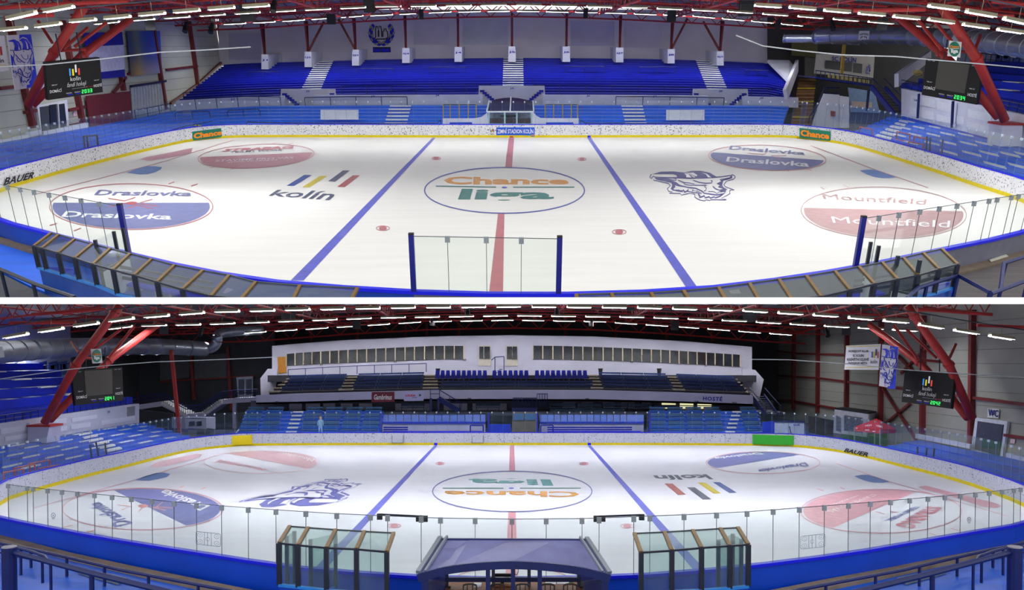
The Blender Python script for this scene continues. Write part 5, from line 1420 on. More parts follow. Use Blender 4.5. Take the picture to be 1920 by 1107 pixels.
def chance_disc(H, q, s_, s2_, o, cx, cy, rx, ry):
    b = MB(); fillp(b, s_, ell(cx, cy, rx, ry, n=32)[:-1]); d_ = b.build(H, 'green_disc', M_SIGNG, o)
    letter(H, 'Chance', rect(cx - rx * .85, cx + rx * .85, cy - ry * .5, cy - ry * .15), s2_, M_SIGNO, d_, .04)
    letter(H, 'liga', rect(cx - rx * .6, cx + rx * .65, cy, cy + ry * .65), s2_, M_TXTW, d_, .05)
    MB().slab([s2_(cx - rx * .85, cy - 1), s2_(cx + rx * .85, cy - 1), s2_(cx + rx * .85, cy - .2), s2_(cx - rx * .85, cy - .2)], .01).build(H, 'white_rule', M_TXTW, d_)
q = [H.D(1780, 76, 54.5), H.D(1803, 79, 54), H.D(1800, 108, 54), H.D(1776, 105, 54.5)]
o = panel_sign(H, 'league_sign', q, .05, M_WHITE, 'white sign with green Chance liga disc hanging over the blank scoreboard', 'sign')
chance_disc(H, q, H.plane3(q[0], q[1], q[2], .04), H.plane3(q[0], q[1], q[2], .06), o, 1789.5, 92, 10.5, 14)

# ---------------------------------------------------------------- players' benches on the viewer's side
M_SHG = glass_mat('shelter_glass', (222, 228, 226), .06, .05, (170, 176, 172))
RIBS_L = [(380, 622, 253, 718, 270, 880), (435, 635, 310, 735, 327, 895), (553, 668, 430, 770, 445, 930), (683, 702, 555, 808, 572, 970), (818, 737, 690, 853, 708, 1010), (965, 775, 838, 895, 855, 1075),
          (1125, 815, 995, 935, 1012, 1110), (1295, 860, 1165, 985, 1178, 1150), (1505, 900, 1352, 1040, 1365, 1200), (1700, 935, 1565, 1090, 1575, 1250), (1898, 985, 1790, 1110, 1800, 1280), (2225, 1010, 2170, 1120, 2180, 1290), (2650, 1030, 2600, 1130, 2610, 1300)]
RIBS_R = [(80, 965, 175, 1115, 172, 1280), (283, 940, 395, 1095, 392, 1260), (495, 905, 608, 1045, 604, 1210), (672, 872, 790, 1000, 786, 1160), (845, 840, 960, 965, 956, 1130), (1002, 805, 1115, 935, 1105, 1098), (1150, 770, 1268, 890, 1260, 1070), (1287, 740, 1405, 855, 1390, 1025)]
RIBS_M = [(1760 - 1898, 995, 1850 - 1898, 1150, 1850 - 1898, 1320), (1530 - 1898, 1025, 1600 - 1898, 1150, 1600 - 1898, 1320), (1270 - 1898, 1050, 1340 - 1898, 1160, 1340 - 1898, 1330), (1030 - 1898, 1065, 1080 - 1898, 1160, 1080 - 1898, 1340), (738 - 1898, 1070, 770 - 1898, 1165, 770 - 1898, 1340), (475 - 1898, 1078, 495 - 1898, 1165, 495 - 1898, 1340)]
def shelter(H, ribs, conv, label, zb, zf, front_m, glass, split=None, rw=.085, pw=.11, wall_to=.0):
    e = emptyobj(H, 'bench_shelter', H.Z(*conv(*ribs[0][2:4]), zf), label, 'bench shelter')
    B_, F_, G_ = [], [], []
    for r in ribs:
        b = H.Z(*conv(r[0], r[1]), zb); f = H.Z(*conv(r[2], r[3]), zf)
        lo, hi = -1.0, zf
        gy = conv(r[4], r[5])[1]
        for _ in range(30):
            m_ = (lo + hi) / 2
            if H.pix(Vector((f.x, f.y, m_)))[1] > gy: lo = m_
            else: hi = m_
        B_.append(b); F_.append(f); G_.append(Vector((f.x, f.y, lo)))
    for b, f, g_ in zip(B_, F_, G_):
        MB().beam(b, f, rw, rw * .8).build(H, 'roof_rib', M_GOLD, e)
        MB().beam(f, g_, pw).build(H, 'front_post', M_DARKPOST, e)
    for i in range(len(ribs) - 1):
        MB().slab([B_[i], B_[i + 1], F_[i + 1], F_[i]], .015, (0, 0, 50)).build(H, 'roof_pane', glass, e)
        MB().slab([F_[i], F_[i + 1], G_[i + 1], G_[i]], .015, (0, 0, H.h)).build(H, 'front_pane', glass, e)
        MB().beam(F_[i], F_[i + 1], .05).build(H, 'eave_bar', M_DARKPOST, e)
        MB().beam(B_[i], B_[i + 1], .04).build(H, 'ridge_bar', M_JOINT, e)
        a, b = G_[i], G_[i + 1]
        MB().slab([a, b, Vector((b.x, b.y, b.z - 1.2)), Vector((a.x, a.y, a.z - 1.2))], .08, (0, 0, H.h)).build(H, 'front_panel', front_m, e)
        MB().beam(a, b, .12, .07).build(H, 'sill', mat('sill_blue', (40, 130, 220), .4), e)
    return e, B_, F_, G_
M_FRB = mat('shelter_blue', (12, 70, 160), .4, vary=.1)
T5 = lambda x, y: TA(5, x, y); T8 = lambda x, y: TA(8, x, y)
shL, BL_, FL_, GL_ = shelter(H, RIBS_L, T5, 'long glass players shelter with bronze ribs on the Draslovka side', 2.1, 1.9, M_FRB, M_SHG)
shR, BR_, FR_, GR_ = shelter(H, RIBS_M[::-1] + RIBS_R, T8, 'long glass players shelter with bronze ribs on the Mountfield side', 2.1, 1.9, M_FRB, M_SHG)
# floor of the bench, benches and side screens
def bench(H, a, b, label, z=.45, m=None):
    e = emptyobj(H, 'players_bench', a.lerp(b, .5), label, 'bench')
    d = (b - a).normalized(); n = Vector((-d.y, d.x, 0))
    MB().beam(a, b, .42, .07).build(H, 'seat_board', m or M_BLUECAP, e)
    for k in (0, 1, 2):
        MB().beam(a - n * .35 + Vector((0, 0, .3 + .18 * k)), b - n * .35 + Vector((0, 0, .3 + .18 * k)), .05, .1).build(H, 'back_slat', M_NAVY, e)
    for k in range(7):
        p = a.lerp(b, (k + .5) / 7)
        MB().beam(p, p - Vector((0, 0, .4)), .06).build(H, 'leg', M_STEEL, e)
    return e
bench(H, H.Z(225, 528, .5), H.Z(420, 565, .5), 'blue slatted players bench inside the Draslovka-side shelter')
bench(H, H.Z(1580, 560, .5), H.Z(1650, 548, .5), 'blue slatted players bench inside the Mountfield-side shelter')
# white half-height screens with glass beside the shelters
for (pts, lab) in (([(178, 450, 181, 530), (213, 434, 222, 478), (230, 428, 236, 470)], 'white box door with glass beside the blue post'), ([(1633, 454, 1630, 540), (1648, 461, 1645, 548)], 'narrow white box door with glass beside the shelter'), ([(1684, 480, 1681, 556), (1725, 488, 1722, 520)], 'white box wall with a glass top inside the shelter')):
    e = emptyobj(H, 'box_door', H.Z(pts[0][2], pts[0][3], .3), lab, 'door panel')
    zt = 2.3
    P_ = [H.Z(p[0], p[1], zt) for p in pts]
    for p in P_:
        MB().beam(p, Vector((p.x, p.y, .3)), .09).build(H, 'post', M_DARKPOST, e)
    for a, b in zip(P_, P_[1:]):
        MB().slab([a, b, Vector((b.x, b.y, 1.3)), Vector((a.x, a.y, 1.3))], .02).build(H, 'glass_pane', M_GLASS, e)
        MB().slab([Vector((a.x, a.y, 1.28)), Vector((b.x, b.y, 1.28)), Vector((b.x, b.y, .3)), Vector((a.x, a.y, .3))], .05).build(H, 'white_panel', M_WHITE, e)
        MB().beam(Vector((a.x, a.y, 1.3)), Vector((b.x, b.y, 1.3)), .07).build(H, 'midrail', M_DARKPOST, e)
# walkway and stand on the viewer's side
def strip(H, pa, pb, z, m, name, lab, kind='structure', th=.3):
    mb = MB()
    for (a, b), (c, d) in zip(zip(pa, pa[1:]), zip(pb, pb[1:])):
        q = [H.Z(*a, z), H.Z(*b, z), H.Z(*d, z), H.Z(*c, z)]
        mb.hexa([p - Vector((0, 0, th)) for p in q], q)
    return mb.build(H, name, m, None, lab, None, None, kind)
M_WOOD = mat('dark_planks', (84, 78, 80), .7, vary=.2, scale=1.5, stretch=(.3, 4, 1))
M_BLUEFLOOR = mat('blue_floor', (4, 96, 226), .5, vary=.16, scale=.7, stretch=(.4, 2, 1))
strip(H, [(-80, 424), (0, 444), (64, 463), (70, 468)], [(-80, 430), (0, 452), (64, 472), (70, 476)], .45, mat('rubber_mat', (112, 98, 84), .8, vary=.2), 'floor_mat', 'brown rubber mat strip along the blue outside of the boards')
strip(H, [(-80, 430), (0, 453), (64, 473), (290, 540)], [(-80, 480), (0, 508), (64, 540), (200, 590)], .32, M_BLUEFLOOR, 'floor_walkway', 'bright blue floor beside the Draslovka-side shelter')
strip(H, [(1790, 505), (1850, 490), (1920, 474), (2000, 456)], [(1790, 600), (1850, 600), (1920, 600), (2000, 600)], .32, M_WOOD, 'floor_deck', 'dark plank floor beside the Mountfield-side shelter')
strip(H, [(1795, 500), (1850, 488), (1920, 468), (2000, 450)], [(1795, 513), (1850, 500), (1920, 480), (2000, 462)], .40, mat('rubber_mat', (112, 98, 84), .8, vary=.2), 'floor_mat', 'brown rubber mat strip along the grey outside of the boards')
panel_sign(H, 'door_mat', [H.Z(1855, 487, .44), H.Z(1886, 477, .44), H.Z(1891, 480, .44), H.Z(1858, 490, .44)], .03, mat('mat_pale', (196, 196, 178), .8), 'pale mat on the plank floor by the board gate', 'mat')
strip(H, [(-80, 484), (0, 512), (66, 545), (140, 575)], [(-80, 600), (0, 620), (66, 640), (140, 640)], .5, M_DIRT, 'floor_step', 'dark step of the stand beside the blue floor')
railing(H, [H.Z(-60, 484, 1.4), H.Z(0, 505, 1.4), H.Z(66, 533, 1.4), H.Z(140, 558, 1.4)], .9, 4, 'dark railing at the edge of the dark step', M_DARKPOST, .06)
railing(H, [H.Z(1700, 560, 1.6), H.Z(1722, 540, 1.6), H.Z(1796, 517, 1.6), H.Z(1856, 549, 1.6)], .9, 4, 'dark blue railing at the end of the Mountfield-side shelter', M_NAVY, .06)
railing(H, [H.Z(1876, 545, 1.4), H.Z(1882, 494, 1.4), H.Z(1920, 482, 1.4), H.Z(1980, 462, 1.4)], .9, 3, 'dark blue hoop railing on the plank floor', M_NAVY, .06)
railing(H, [H.Z(1858, 551, 1.5), H.Z(1920, 528, 1.5), H.Z(1990, 502, 1.5)], .9, 3, 'lower dark blue railing on the plank floor', M_NAVY, .06)
for x, y in ((1837, 459), (1866, 452)):
    p = H.Z(x, y, .95)
    MB().box(p.x - .05, p.x + .05, p.y - .25, p.y - .12, .35, 1.05).build(H, 'gate_hinge', M_BLACK, brdA)
bl = emptyobj(H, 'blue_crate', H.Z(1750, 545, .2), 'bright blue slanted panel inside the shelter end on the Mountfield side', 'panel')
MB().slab([H.Z(1722, 541, .5), H.Z(1790, 528, .5), H.Z(1790, 556, .1), H.Z(1722, 556, .1)], .1, (0, 0, 50)).build(H, 'panel_face', mat('panel_blue', (14, 70, 222), .4), bl)
bl2 = emptyobj(H, 'blue_ledge_panel', H.Z(100, 505, .2), 'bright blue slanted panel inside the shelter end on the Draslovka side', 'panel')
MB().slab([H.Z(75, 499, .5), H.Z(139, 505, .5), H.Z(138, 517, .3), H.Z(115, 512, .3)], .1, (0, 0, 50)).build(H, 'panel_face', mat('panel_blue', (14, 70, 222), .4), bl2)
finish(H)
# ================================================================ HALL B: view towards the glazed gallery
H = HB
def TB(n, x, y):
    return ((n - 1) * 480 + x * S, 565 + y * S) if n <= 4 else ((n - 5) * 480 + x * S, 827 + y * S)

M_ICEB = mat('ice_cool', (236, 237, 249), .25, vary=.03, scale=.5, spec=.04, stretch=(.3, 3, 1))
M_BOARDB = mat('board_lavender', (206, 208, 228), .45, vary=.05, speck=((96, 100, 130), 9.0, .66))
M_BOARDOUTB = mat('board_outside_deep', (6, 70, 206), .4, vary=.1, scale=.6)
M_PARAB = mat('lavender_parapet', (196, 194, 222), .7, vary=.06, scale=.6)
M_GAL = mat('gallery_wall', (184, 182, 200), .7, vary=.05, scale=.5)
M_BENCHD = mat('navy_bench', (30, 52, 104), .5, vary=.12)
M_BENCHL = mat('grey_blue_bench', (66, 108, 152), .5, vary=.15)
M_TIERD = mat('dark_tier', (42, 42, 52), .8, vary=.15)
M_SEATB = mat('stand_blue', (10, 88, 214), .5, vary=.15, scale=.8)
M_WALLB = mat('wall_panel_dim', (146, 146, 140), .7, vary=.06, scale=.4)
M_DARKB = mat('dark_hall_wall', (58, 60, 66), .8, vary=.15, scale=.3)

B_FAR = [(0, 948), (25, 934.5), (81, 917.5), (162, 895), (243, 875), (324, 854), (374, 844.7), (435, 838), (480, 836), (700, 835), (960, 835), (1220, 835), (1440, 836.5), (1488, 838.5), (1536, 843), (1582, 850), (1632, 861), (1683, 874), (1756, 892.6), (1819, 911), (1883, 935), (1920, 951)]
B_NEAR = [(0, 970), (51, 980), (142, 998), (243, 1015.6), (354, 1033), (480, 1052.5), (581, 1066), (784, 1081), (960, 1085), (1137, 1081), (1258, 1075), (1314, 1070), (1440, 1056.5), (1602, 1035), (1741, 1011), (1842, 994), (1920, 979)]
b_far = [H.Z(x, y, 0) for x, y in B_FAR]
b_near = [Vector((p.x, p.y, 0)) for p in (H.Z(x, y, BH) for x, y in B_NEAR)]
TIPL, TIPR = (-25.2, 36.6, 0), (24.6, 36.0, 0)
iceB = rink_floor(H, catmull(rink_outline(b_far, b_near, TIPL, TIPR), True, 8), M_ICEB, 'cool white ice with upside-down lettering facing the glazed gallery')
ip = lambda name, m, fn, z=.012: ice_part(name, m, fn, z, HB, iceB)
ICEB = lambda z=.012: (lambda x, y: HB.Z(x, y, z))
PB_RED = mat('iceb_red', (224, 168, 182), .3, vary=.12, scale=2)
PB_REDL = mat('iceb_red_line', (214, 140, 158), .3, vary=.1, scale=2)
PB_NAVY = mat('iceb_navy', (116, 122, 190), .3, vary=.14, scale=2)
PB_PALE = mat('iceb_pale', (222, 182, 190), .3, vary=.1, scale=2)
PB_BLUE = mat('iceb_blue_line', (88, 98, 214), .3, vary=.14, scale=1.5)
ip('blue_line', PB_BLUE, lambda b, s: fillp(b, s, [(814, 836), (820, 836), (612, 1066), (590, 1066)]))
ip('blue_line', PB_BLUE, lambda b, s: fillp(b, s, [(1102, 836), (1108, 836), (1322, 1069), (1300, 1069)]))
ip('centre_line', PB_REDL, lambda b, s: fillp(b, s, [(956, 836), (964, 836), (966, 884), (955, 884)]))
ip('centre_line', PB_REDL, lambda b, s: fillp(b, s, [(953, 960), (967, 960), (971, 1084), (948, 1084)]))
ip('centre_circle', P_CIRC, lambda b, s: stroke(b, s, ell(960.5, 922, 149.5, 38), 2.0))
ip('referee_crease', PB_REDL, lambda b, s: stroke(b, s, ell(960, 1090, 110, 26, 190, 350), 1.6))
for (x, y, r) in ((825, 869.5, 8), (1095, 870, 8), (739, 986.5, 12.5), (1176, 987, 12.5)):
    def dot(b, s):
        stroke(b, s, ell(x, y, r, r * .32, n=24), 1.2); fillp(b, s, ell(x, y, r * .6, r * .28, n=16)[:-1])
    ip('face_off_spot', PB_REDL, dot)
ip('centre_spot', PB_BLUE, lambda b, s: fillp(b, s, ell(959, 916, 5, 1.6, n=16)[:-1]), .016)
for x0, x1 in ((830, 944), (975, 1089)):
    ip('logo_bar', P_GREEN, lambda b, s: fillp(b, s, [(x0, 915), (x1, 915), (x1, 917), (x0, 917)]))
letter(H, 'Chance', [(1086, 933), (833, 931), (833, 920.6), (1086, 922)], ICEB(), P_ORANGE, iceB, .03)
letter(H, 'liga', [(1038, 911.5), (877, 910), (880, 895), (1030, 896)], ICEB(), mat('iceb_green', (86, 164, 168), .3, vary=.08), iceB, .035)
for zp, m in ((((1130, 317), (1190, 317), (1290, 400), (1230, 402)), P_KRED), (((1295, 345), (1355, 345), (1478, 433), (1415, 437)), P_KGRY), (((1375, 310), (1432, 310), (1550, 390), (1495, 392)), P_KYEL), (((1487, 307), (1540, 307), (1668, 385), (1612, 388)), P_KBLUE)):
    ip('logo_bar', m, lambda b, s: fillp(b, s, [TB(7, *p) for p in zp]))
letter(H, 'kolín', [TB(7, 1495, 285), TB(7, 1075, 292), TB(7, 1045, 256), TB(7, 1440, 248)], ICEB(), P_KGRY, iceB, .03)

def half_chord(cx, cy, rx, ry, p1, p2, ref, m, mring, ring=1.4, rot=0.0):
    """face-off circle painted on the side of the chord p1-p2 where ref lies"""
    f = lambda p: (p2[0] - p1[0]) * (p[1] - p1[1]) - (p2[1] - p1[1]) * (p[0] - p1[0])
    pts = ell(cx, cy, rx * .965, ry * .965, n=90, rot=rot)[:-1]
    on = [f(p) * f(ref) > 0 for p in pts]
    k = next(i for i in range(len(pts)) if on[i] and not on[i - 1])
    o = []
    for j in range(len(pts)):
        if on[(k + j) % len(pts)]: o.append(pts[(k + j) % len(pts)])
    ip('painted_half', m, lambda b, s: fillp(b, s, o), .010)
    ip('face_off_circle', mring, lambda b, s: stroke(b, s, ell(cx, cy, rx, ry, n=90, rot=rot), ring), .013)
half_chord(268, 955, 150.5, 39, (222.6, 925.6), (331.4, 980.5), (380, 940), PB_NAVY, PB_REDL, 1.6)
letter(H, 'Draslovka', [TB(5, 1480, 520), TB(5, 1160, 385), TB(5, 1235, 358), TB(5, 1560, 480)], ICEB(.02), P_WHT, iceB, .03)
letter(H, 'Draslovka', [TB(5, 850, 642), TB(5, 645, 470), TB(5, 735, 452), TB(5, 990, 610)], ICEB(.02), PB_NAVY, iceB, .03)
ticks(H, iceB, [[TB(5, *p) for p in q_] for q_ in (((870, 475), (980, 487), (900, 513)), ((1080, 470), (1025, 528)), ((1110, 490), (1230, 515)), ((1160, 490), (1205, 455)), ((1150, 490), (1280, 497)), ((1335, 350), (1365, 335)), ((1490, 360), (1530, 345)), ((465, 643), (540, 625)), ((640, 682), (705, 660)))], mat('iceb_tick', (226, 150, 150), .3), 1.6)
ip('face_off_spot', mat('iceb_tick', (226, 150, 150), .3), lambda b, s: fillp(b, s, ell(*TB(5, 1060, 483), 10, 3, n=16)[:-1]), .02)
half_chord(491, 867, 107, 21, (437, 853.5), (556, 877), (540, 852), PB_PALE, PB_PALE, 1.0)
letter(H, 'Mountfield', [(585, 866), (520, 851), (530, 847.5), (590, 861)], ICEB(.02), P_WHT, iceB, .0)
letter(H, 'Mountfield', [(492, 883), (400, 868), (414, 862), (502, 880)], ICEB(.02), PB_RED, iceB, .02)
half_chord(1430.5, 868, 107, 20.5, (1362, 876), (1487, 856), (1370, 860), PB_NAVY, PB_REDL, 1.0)
letter(H, 'Draslovka', [(1434, 852), (1338, 862), (1340, 858), (1418, 849)], ICEB(.02), P_WHT, iceB, .03)
letter(H, 'Draslovka', [(1517, 874), (1420, 887), (1422, 881), (1510, 867)], ICEB(.02), PB_NAVY, iceB, .03)
half_chord(1652, 959, 151, 41, (1586.7, 982.5), (1703, 930.7), (1560, 945), PB_RED, PB_REDL, 1.4)
letter(H, 'STRABAG', [TB(8, 1000, 652), TB(8, 1300, 500), TB(8, 1190, 488), TB(8, 930, 620)][0:4], ICEB(.02), PB_REDL, iceB, .05) if False else None
letter(H, 'STRABAG', [TB(8, 1300, 495), TB(8, 1075, 655), TB(8, 935, 625), TB(8, 1180, 485)], ICEB(.02), PB_REDL, iceB, .05)
letter(H, 'TEAMS WORK.', [TB(8, 1130, 492), TB(8, 905, 602), TB(8, 860, 590), TB(8, 1090, 485)], ICEB(.02), PB_NAVY, iceB, .02)
letter(H, 'STAVIME PRO VÁS', [TB(8, 820, 405), TB(8, 490, 535), TB(8, 430, 520), TB(8, 770, 395)], ICEB(.02), P_WHT, iceB, .0)
letter(H, 'www.strabag.cz', [TB(8, 690, 405), TB(8, 480, 485), TB(8, 440, 478), TB(8, 660, 400)], ICEB(.02), P_WHT, iceB, .0)
ticks(H, iceB, [[TB(8, *p) for p in q_] for q_ in (((365, 355), (410, 373)), ((535, 345), (570, 360)), ((1355, 650), (1420, 668)), ((1195, 683), (1245, 702)), ((900, 520), (960, 535)), ((800, 525), (870, 545)))], PB_REDL, 1.4)
ip('goal_crease', P_CREASE, lambda b, s: fillp(b, s, [TB(5, *p) for p in ((1000, 290), (1080, 262), (1160, 237), (1220, 238), (1265, 247), (1240, 266), (1170, 285), (1110, 296), (1060, 297))]))
ip('goal_crease', P_CREASE, lambda b, s: fillp(b, s, [TB(8, *p) for p in ((637, 262), (690, 253), (745, 252), (905, 303), (850, 311), (780, 310), (710, 294))]))
ip('goal_line', PB_REDL, lambda b, s: stroke(b, s, [TB(5, *p) for p in ((250, 500), (1000, 290), (1560, 125))], 1.0))
ip('goal_line', PB_REDL, lambda b, s: stroke(b, s, [TB(8, *p) for p in ((500, 165), (900, 303), (1780, 560))], 1.0))
ip('corner_advert', mat('iceb_rose', (238, 200, 212), .3), lambda b, s: fillp(b, s, [TB(5, *p) for p in ((1112, 190), (1150, 160), (1450, 95), (1500, 100), (1480, 125), (1250, 185), (1150, 200))]))
ip('corner_advert', PB_RED, lambda b, s: fillp(b, s, [TB(8, *p) for p in ((1112, 340), (1170, 332), (1420, 395), (1700, 465), (1728, 485), (1690, 498), (1600, 490), (1350, 410), (1160, 362))]))
# the emblem seen from the other side: same place on the ice, turned by half a circle
cA, cB = HA.Z(946, 352), HB.Z(960.5, 916.5)
kD = (HB.Z(960, 835).y - cB.y) / (HA.Z(960, 258).y - cA.y)
def turned(x, y, z):
    p = HA.Z(x, y); return Vector((cB.x - (p.x - cA.x), cB.y - (p.y - cA.y) * kD, z))
bd, bc = MB(), MB()
goat(bd, bc, lambda x, y: turned(x, y, .012), lambda x, y: (1210 + x * 180 / 1920, 310 + y * 75 / 800), .14)
gob = bd.build(H, 'goat_emblem', mat('iceb_goat', (92, 98, 184), .3, vary=.1), iceB)
MB().add([p + Vector((0, 0, .008)) for p in bc.v], bc.f).build(H, 'emblem_highlight', P_WHT, gob)

# boards
brdB = boards(H, b_far, b_near, TIPL, TIPR, 'lavender rink boards with yellow kick strip and a green end panel below the gallery', M_BOARDB, M_BOARDB, M_BOARDOUTB, pane_h=1.9)
near_glass(H, [16, 52, 63, 90, 117, 146, 178, 211, 247, 286, 327, 369, 416, 466, 518, 574, 632, 695, 727, 790, 826, 891, 960, 1024, 1091, 1123, 1188, 1218, 1282, 1343, 1400, 1449, 1498, 1545, 1590, 1631, 1669, 1705, 1739, 1771, 1800, 1828, 1854, 1878, 1900, 1913], B_NEAR,
           [(-40, 903), (15, 909), (81, 917), (202, 929), (319, 941), (480, 954), (627, 963.6), (821, 972), (960, 974), (1092, 973), (1286, 965.6), (1402, 960), (1455, 956), (1637, 942), (1809, 927), (1888, 919), (1960, 910)],
           'long run of clear glass panes on the deep blue boards in front of the booth', M_GLASSN)
for (x0, x1, hgt, c, lab) in ((435, 473, 17, (232, 206, 20), 'plain yellow advert panel on the lavender boards'), (1411, 1488, 18, (44, 158, 40), 'plain green advert panel on the lavender boards')):
    s = on_far(H, x0, x1, 0, 0, B_FAR, .05)
    y0, y1 = ypx(B_FAR, x0), ypx(B_FAR, x1)
    panel_sign(H, 'advert_hoarding', [s(x0, y0 - hgt - 3), s(x1, y1 - hgt - 3), s(x1, y1 - 3), s(x0, y0 - 3)], .03, mat('panel_%d' % x0, c, .5, vary=.04), lab, 'sign')
s = on_far(H, 1582, 1628, 0, 0, B_FAR, .06)
letter(H, 'BAUER', [TB(8, 570, 53), TB(8, 745, 88), TB(8, 738, 120), TB(8, 560, 82)], s, M_TXTK, brdB, .03, .25)
for px in (817, 1105):
    s = on_far(H, px - 4, px + 4, 0, 0, B_FAR, .06)
    MB().slab([s(px - 3, 831), s(px + 3, 831), s(px + 3, 835), s(px - 3, 835)], .02, (0, 0, H.h)).build(H, 'line_mark', M_BLUECAP, brdB)
for (x0, x1) in ((735, 756), (885, 906)):
    s = on_far(H, x0, x1, 0, 0, B_FAR, .05)
    for a, b in (((x0, 817), (x0, 831)), ((x1, 817), (x1, 831)), ((x0, 831), (x1, 831))):
        MB().beam(s(*a), s(*b), .04).build(H, 'gate_outline', M_JOINT, brdB)
# floor
MB().box(-54, 54, 8, 112, -.8, -.12).build(H, 'floor', mat('dark_floor_b', (54, 60, 92), .8, vary=.15), None, 'dark concrete floor around the rink below the glazed gallery', None, None, 'structure')

# ---------------------------------------------------------------- main stand
# lower benches, two blocks
def lower_block(xl, xr, xtl, xtr, label, stairs_at, rows=6):
    e = emptyobj(H, 'lower_bench_block', H.D((xl + xr) / 2, 814, 76), label, 'grandstand')
    i_ = [H.D(x, 816, 76) for x in (xl, (xl + xr) / 2, xr)]; o_ = [H.D(x, 771, 84.5) for x in (xtl, (xtl + xtr) / 2, xtr)]
    tier(H, i_, o_, rows, [(0, 1), (1, 1.999)], M_SEATB, e, 'step_row', drop=.4)
    nb = max(2, round((xr - xl) / 38))
    for r in range(rows):
        k = (r + .7) / rows
        for j in range(nb):
            u0, u1 = j * 2 / nb + .02, (j + 1) * 2 / nb - .03
            u1 = min(u1, 1.99)
            xm = H.pix(interp(i_, u0).lerp(interp(o_, u0), k))[0], H.pix(interp(i_, u1).lerp(interp(o_, u1), k))[0]
            if any(a < xm[1] and b > xm[0] for a, b in stairs_at): continue
            p0, p1 = interp(i_, u0).lerp(interp(o_, u0), k), interp(i_, u1).lerp(interp(o_, u1), k)
            z = i_[0].z + (o_[0].z - i_[0].z) * (r + 1) / rows
            a, b = Vector((p0.x, p0.y, z + .12)), Vector((p1.x, p1.y, z + .12))
            MB().beam(a, b, .5, .07).build(H, 'bench_seat', M_BENCHL, e)
            MB().beam(a + Vector((0, .3, .22)), b + Vector((0, .3, .22)), .06, .2).build(H, 'bench_back', M_BENCHL if r % 2 else mat('blue_bench_back', (20, 92, 190), .5), e)
    for (a, b) in stairs_at:
        stairs(H, i_, o_, rows, (uof(H, i_, a), uof(H, i_, b)), (uof(H, o_, a + 16), uof(H, o_, b + 14)), M_STEP, e)
    return e
lower_block(445, 712, 462, 720, 'bench block with grey-blue plank seats beside the home box, white stairs', [(536, 556)])
lower_block(1216, 1432, 1216, 1420, 'bench block with grey-blue plank seats beside the visitors box, white stairs', [(1358, 1376)])
# players' boxes behind the far boards
def pbox(x0, x1, label, gx, left):
    e = emptyobj(H, 'players_box', H.D((x0 + x1) / 2, 815, 77), label, 'players box')
    P = lambda x, y, d: H.D(x, y, d)
    MB().slab([P(x0, 795, 79), P(x1, 795, 79), P(x1, 816, 79), P(x0, 816, 79)], .2, (0, 0, H.h)).build(H, 'white_wall', M_PARAB, e)
    MB().slab([P(x0, 791, 78.8), P(x1, 791, 78.8), P(x1, 795, 78.8), P(x0, 795, 78.8)], .25, (0, 0, H.h)).build(H, 'blue_top_rail', mat('rail_blue', (16, 60, 210), .4), e)
    n = 13
    for k in range(n + 1):
        x = gx[0] + (gx[1] - gx[0]) * k / n
        MB().beam(P(x, 792, 79.2), P(x, 776, 79.2), .06).build(H, 'glass_post', M_DARKPOST, e)
        MB().beam(P(x, 776, 79.2), P(x - 2, 773, 78.2), .06).build(H, 'roof_rib', M_DARKPOST, e)
        if k < n:
            x2 = gx[0] + (gx[1] - gx[0]) * (k + 1) / n
            MB().slab([P(x + .5, 776, 79.2), P(x2 - .5, 776, 79.2), P(x2 - .5, 791, 79.2), P(x + .5, 791, 79.2)], .02, (0, 0, H.h)).build(H, 'glass_pane', M_GLASSF, e)
    MB().beam(P(gx[0], 776, 79.2), P(gx[1], 776, 79.2), .05).build(H, 'head_bar', M_DARKPOST, e)
    for k in range(3):
        a, b = (x0 + 2, x0 + 48) if left else (x0 + 14, x1 - 22)
        MB().beam(P(a, 802 + k * 4.2, 77.6), P(b, 802 + k * 4.2, 77.6), .06, .14).build(H, 'bench_slat', mat('slat_blue', (14, 26, 170), .4), e)
    MB().beam(P(x0 + 20, 809.5, 77.3), P(x1 - 6, 809.5, 77.3), .3, .08).build(H, 'bench_seat', M_BLUECAP, e)
    MB().slab([P(x0, 778, 83), P(x1, 778, 83), P(x1, 795, 81), P(x0, 795, 81)], .05, (0, 0, H.h)).build(H, 'blue_backing', M_SEATB, e)
    return e
pbox(717, 910, 'home players box with white wall and blue slatted bench', (728, 915), True)
pbox(1012, 1207, 'visitors players box with white wall and blue bench', (1014, 1175), False)
for (x0, x1, lab) in ((882, 906, 'blue tubular goal frame standing in the home box'), (1014, 1037, 'blue tubular goal frame standing in the visitors box')):
    e = emptyobj(H, 'small_goal', H.D(x0, 814, 76.8), lab, 'goal')
    for a, b in (((x0, 816.5), (x0, 798)), ((x0, 798), (x1, 798)), ((x1, 798), (x1, 816.5))):
        MB().tube([H.D(*a, 76.8), H.D(*b, 76.8)], .07, 6).build(H, 'tube', mat('slat_blue', (14, 26, 170), .4), e)
for (x, lab) in ((714, 'tall blue post between the bench block and the home box'), (916, 'tall blue post with lettering at the inner end of the home box'), (1007, 'tall blue post at the inner end of the visitors box'), (1218, 'tall blue post between the visitors box and the bench block')):
    MB().beam(H.D(x, 818, 76.2), H.D(x, 775, 76.2), .16).build(H, 'blue_post', mat('post_blue', (12, 30, 170), .4), None, lab, 'post')
gt = emptyobj(H, 'centre_gate', H.D(983, 815, 77), 'grey glazed gate between the two players boxes', 'gate')
MB().slab([H.D(960, 773, 77.5), H.D(1006, 773, 77.5), H.D(1006, 815, 77.5), H.D(960, 815, 77.5)], .1, (0, 0, H.h)).build(H, 'gate_leaf', mat('gate_grey', (112, 104, 92), .5), gt)
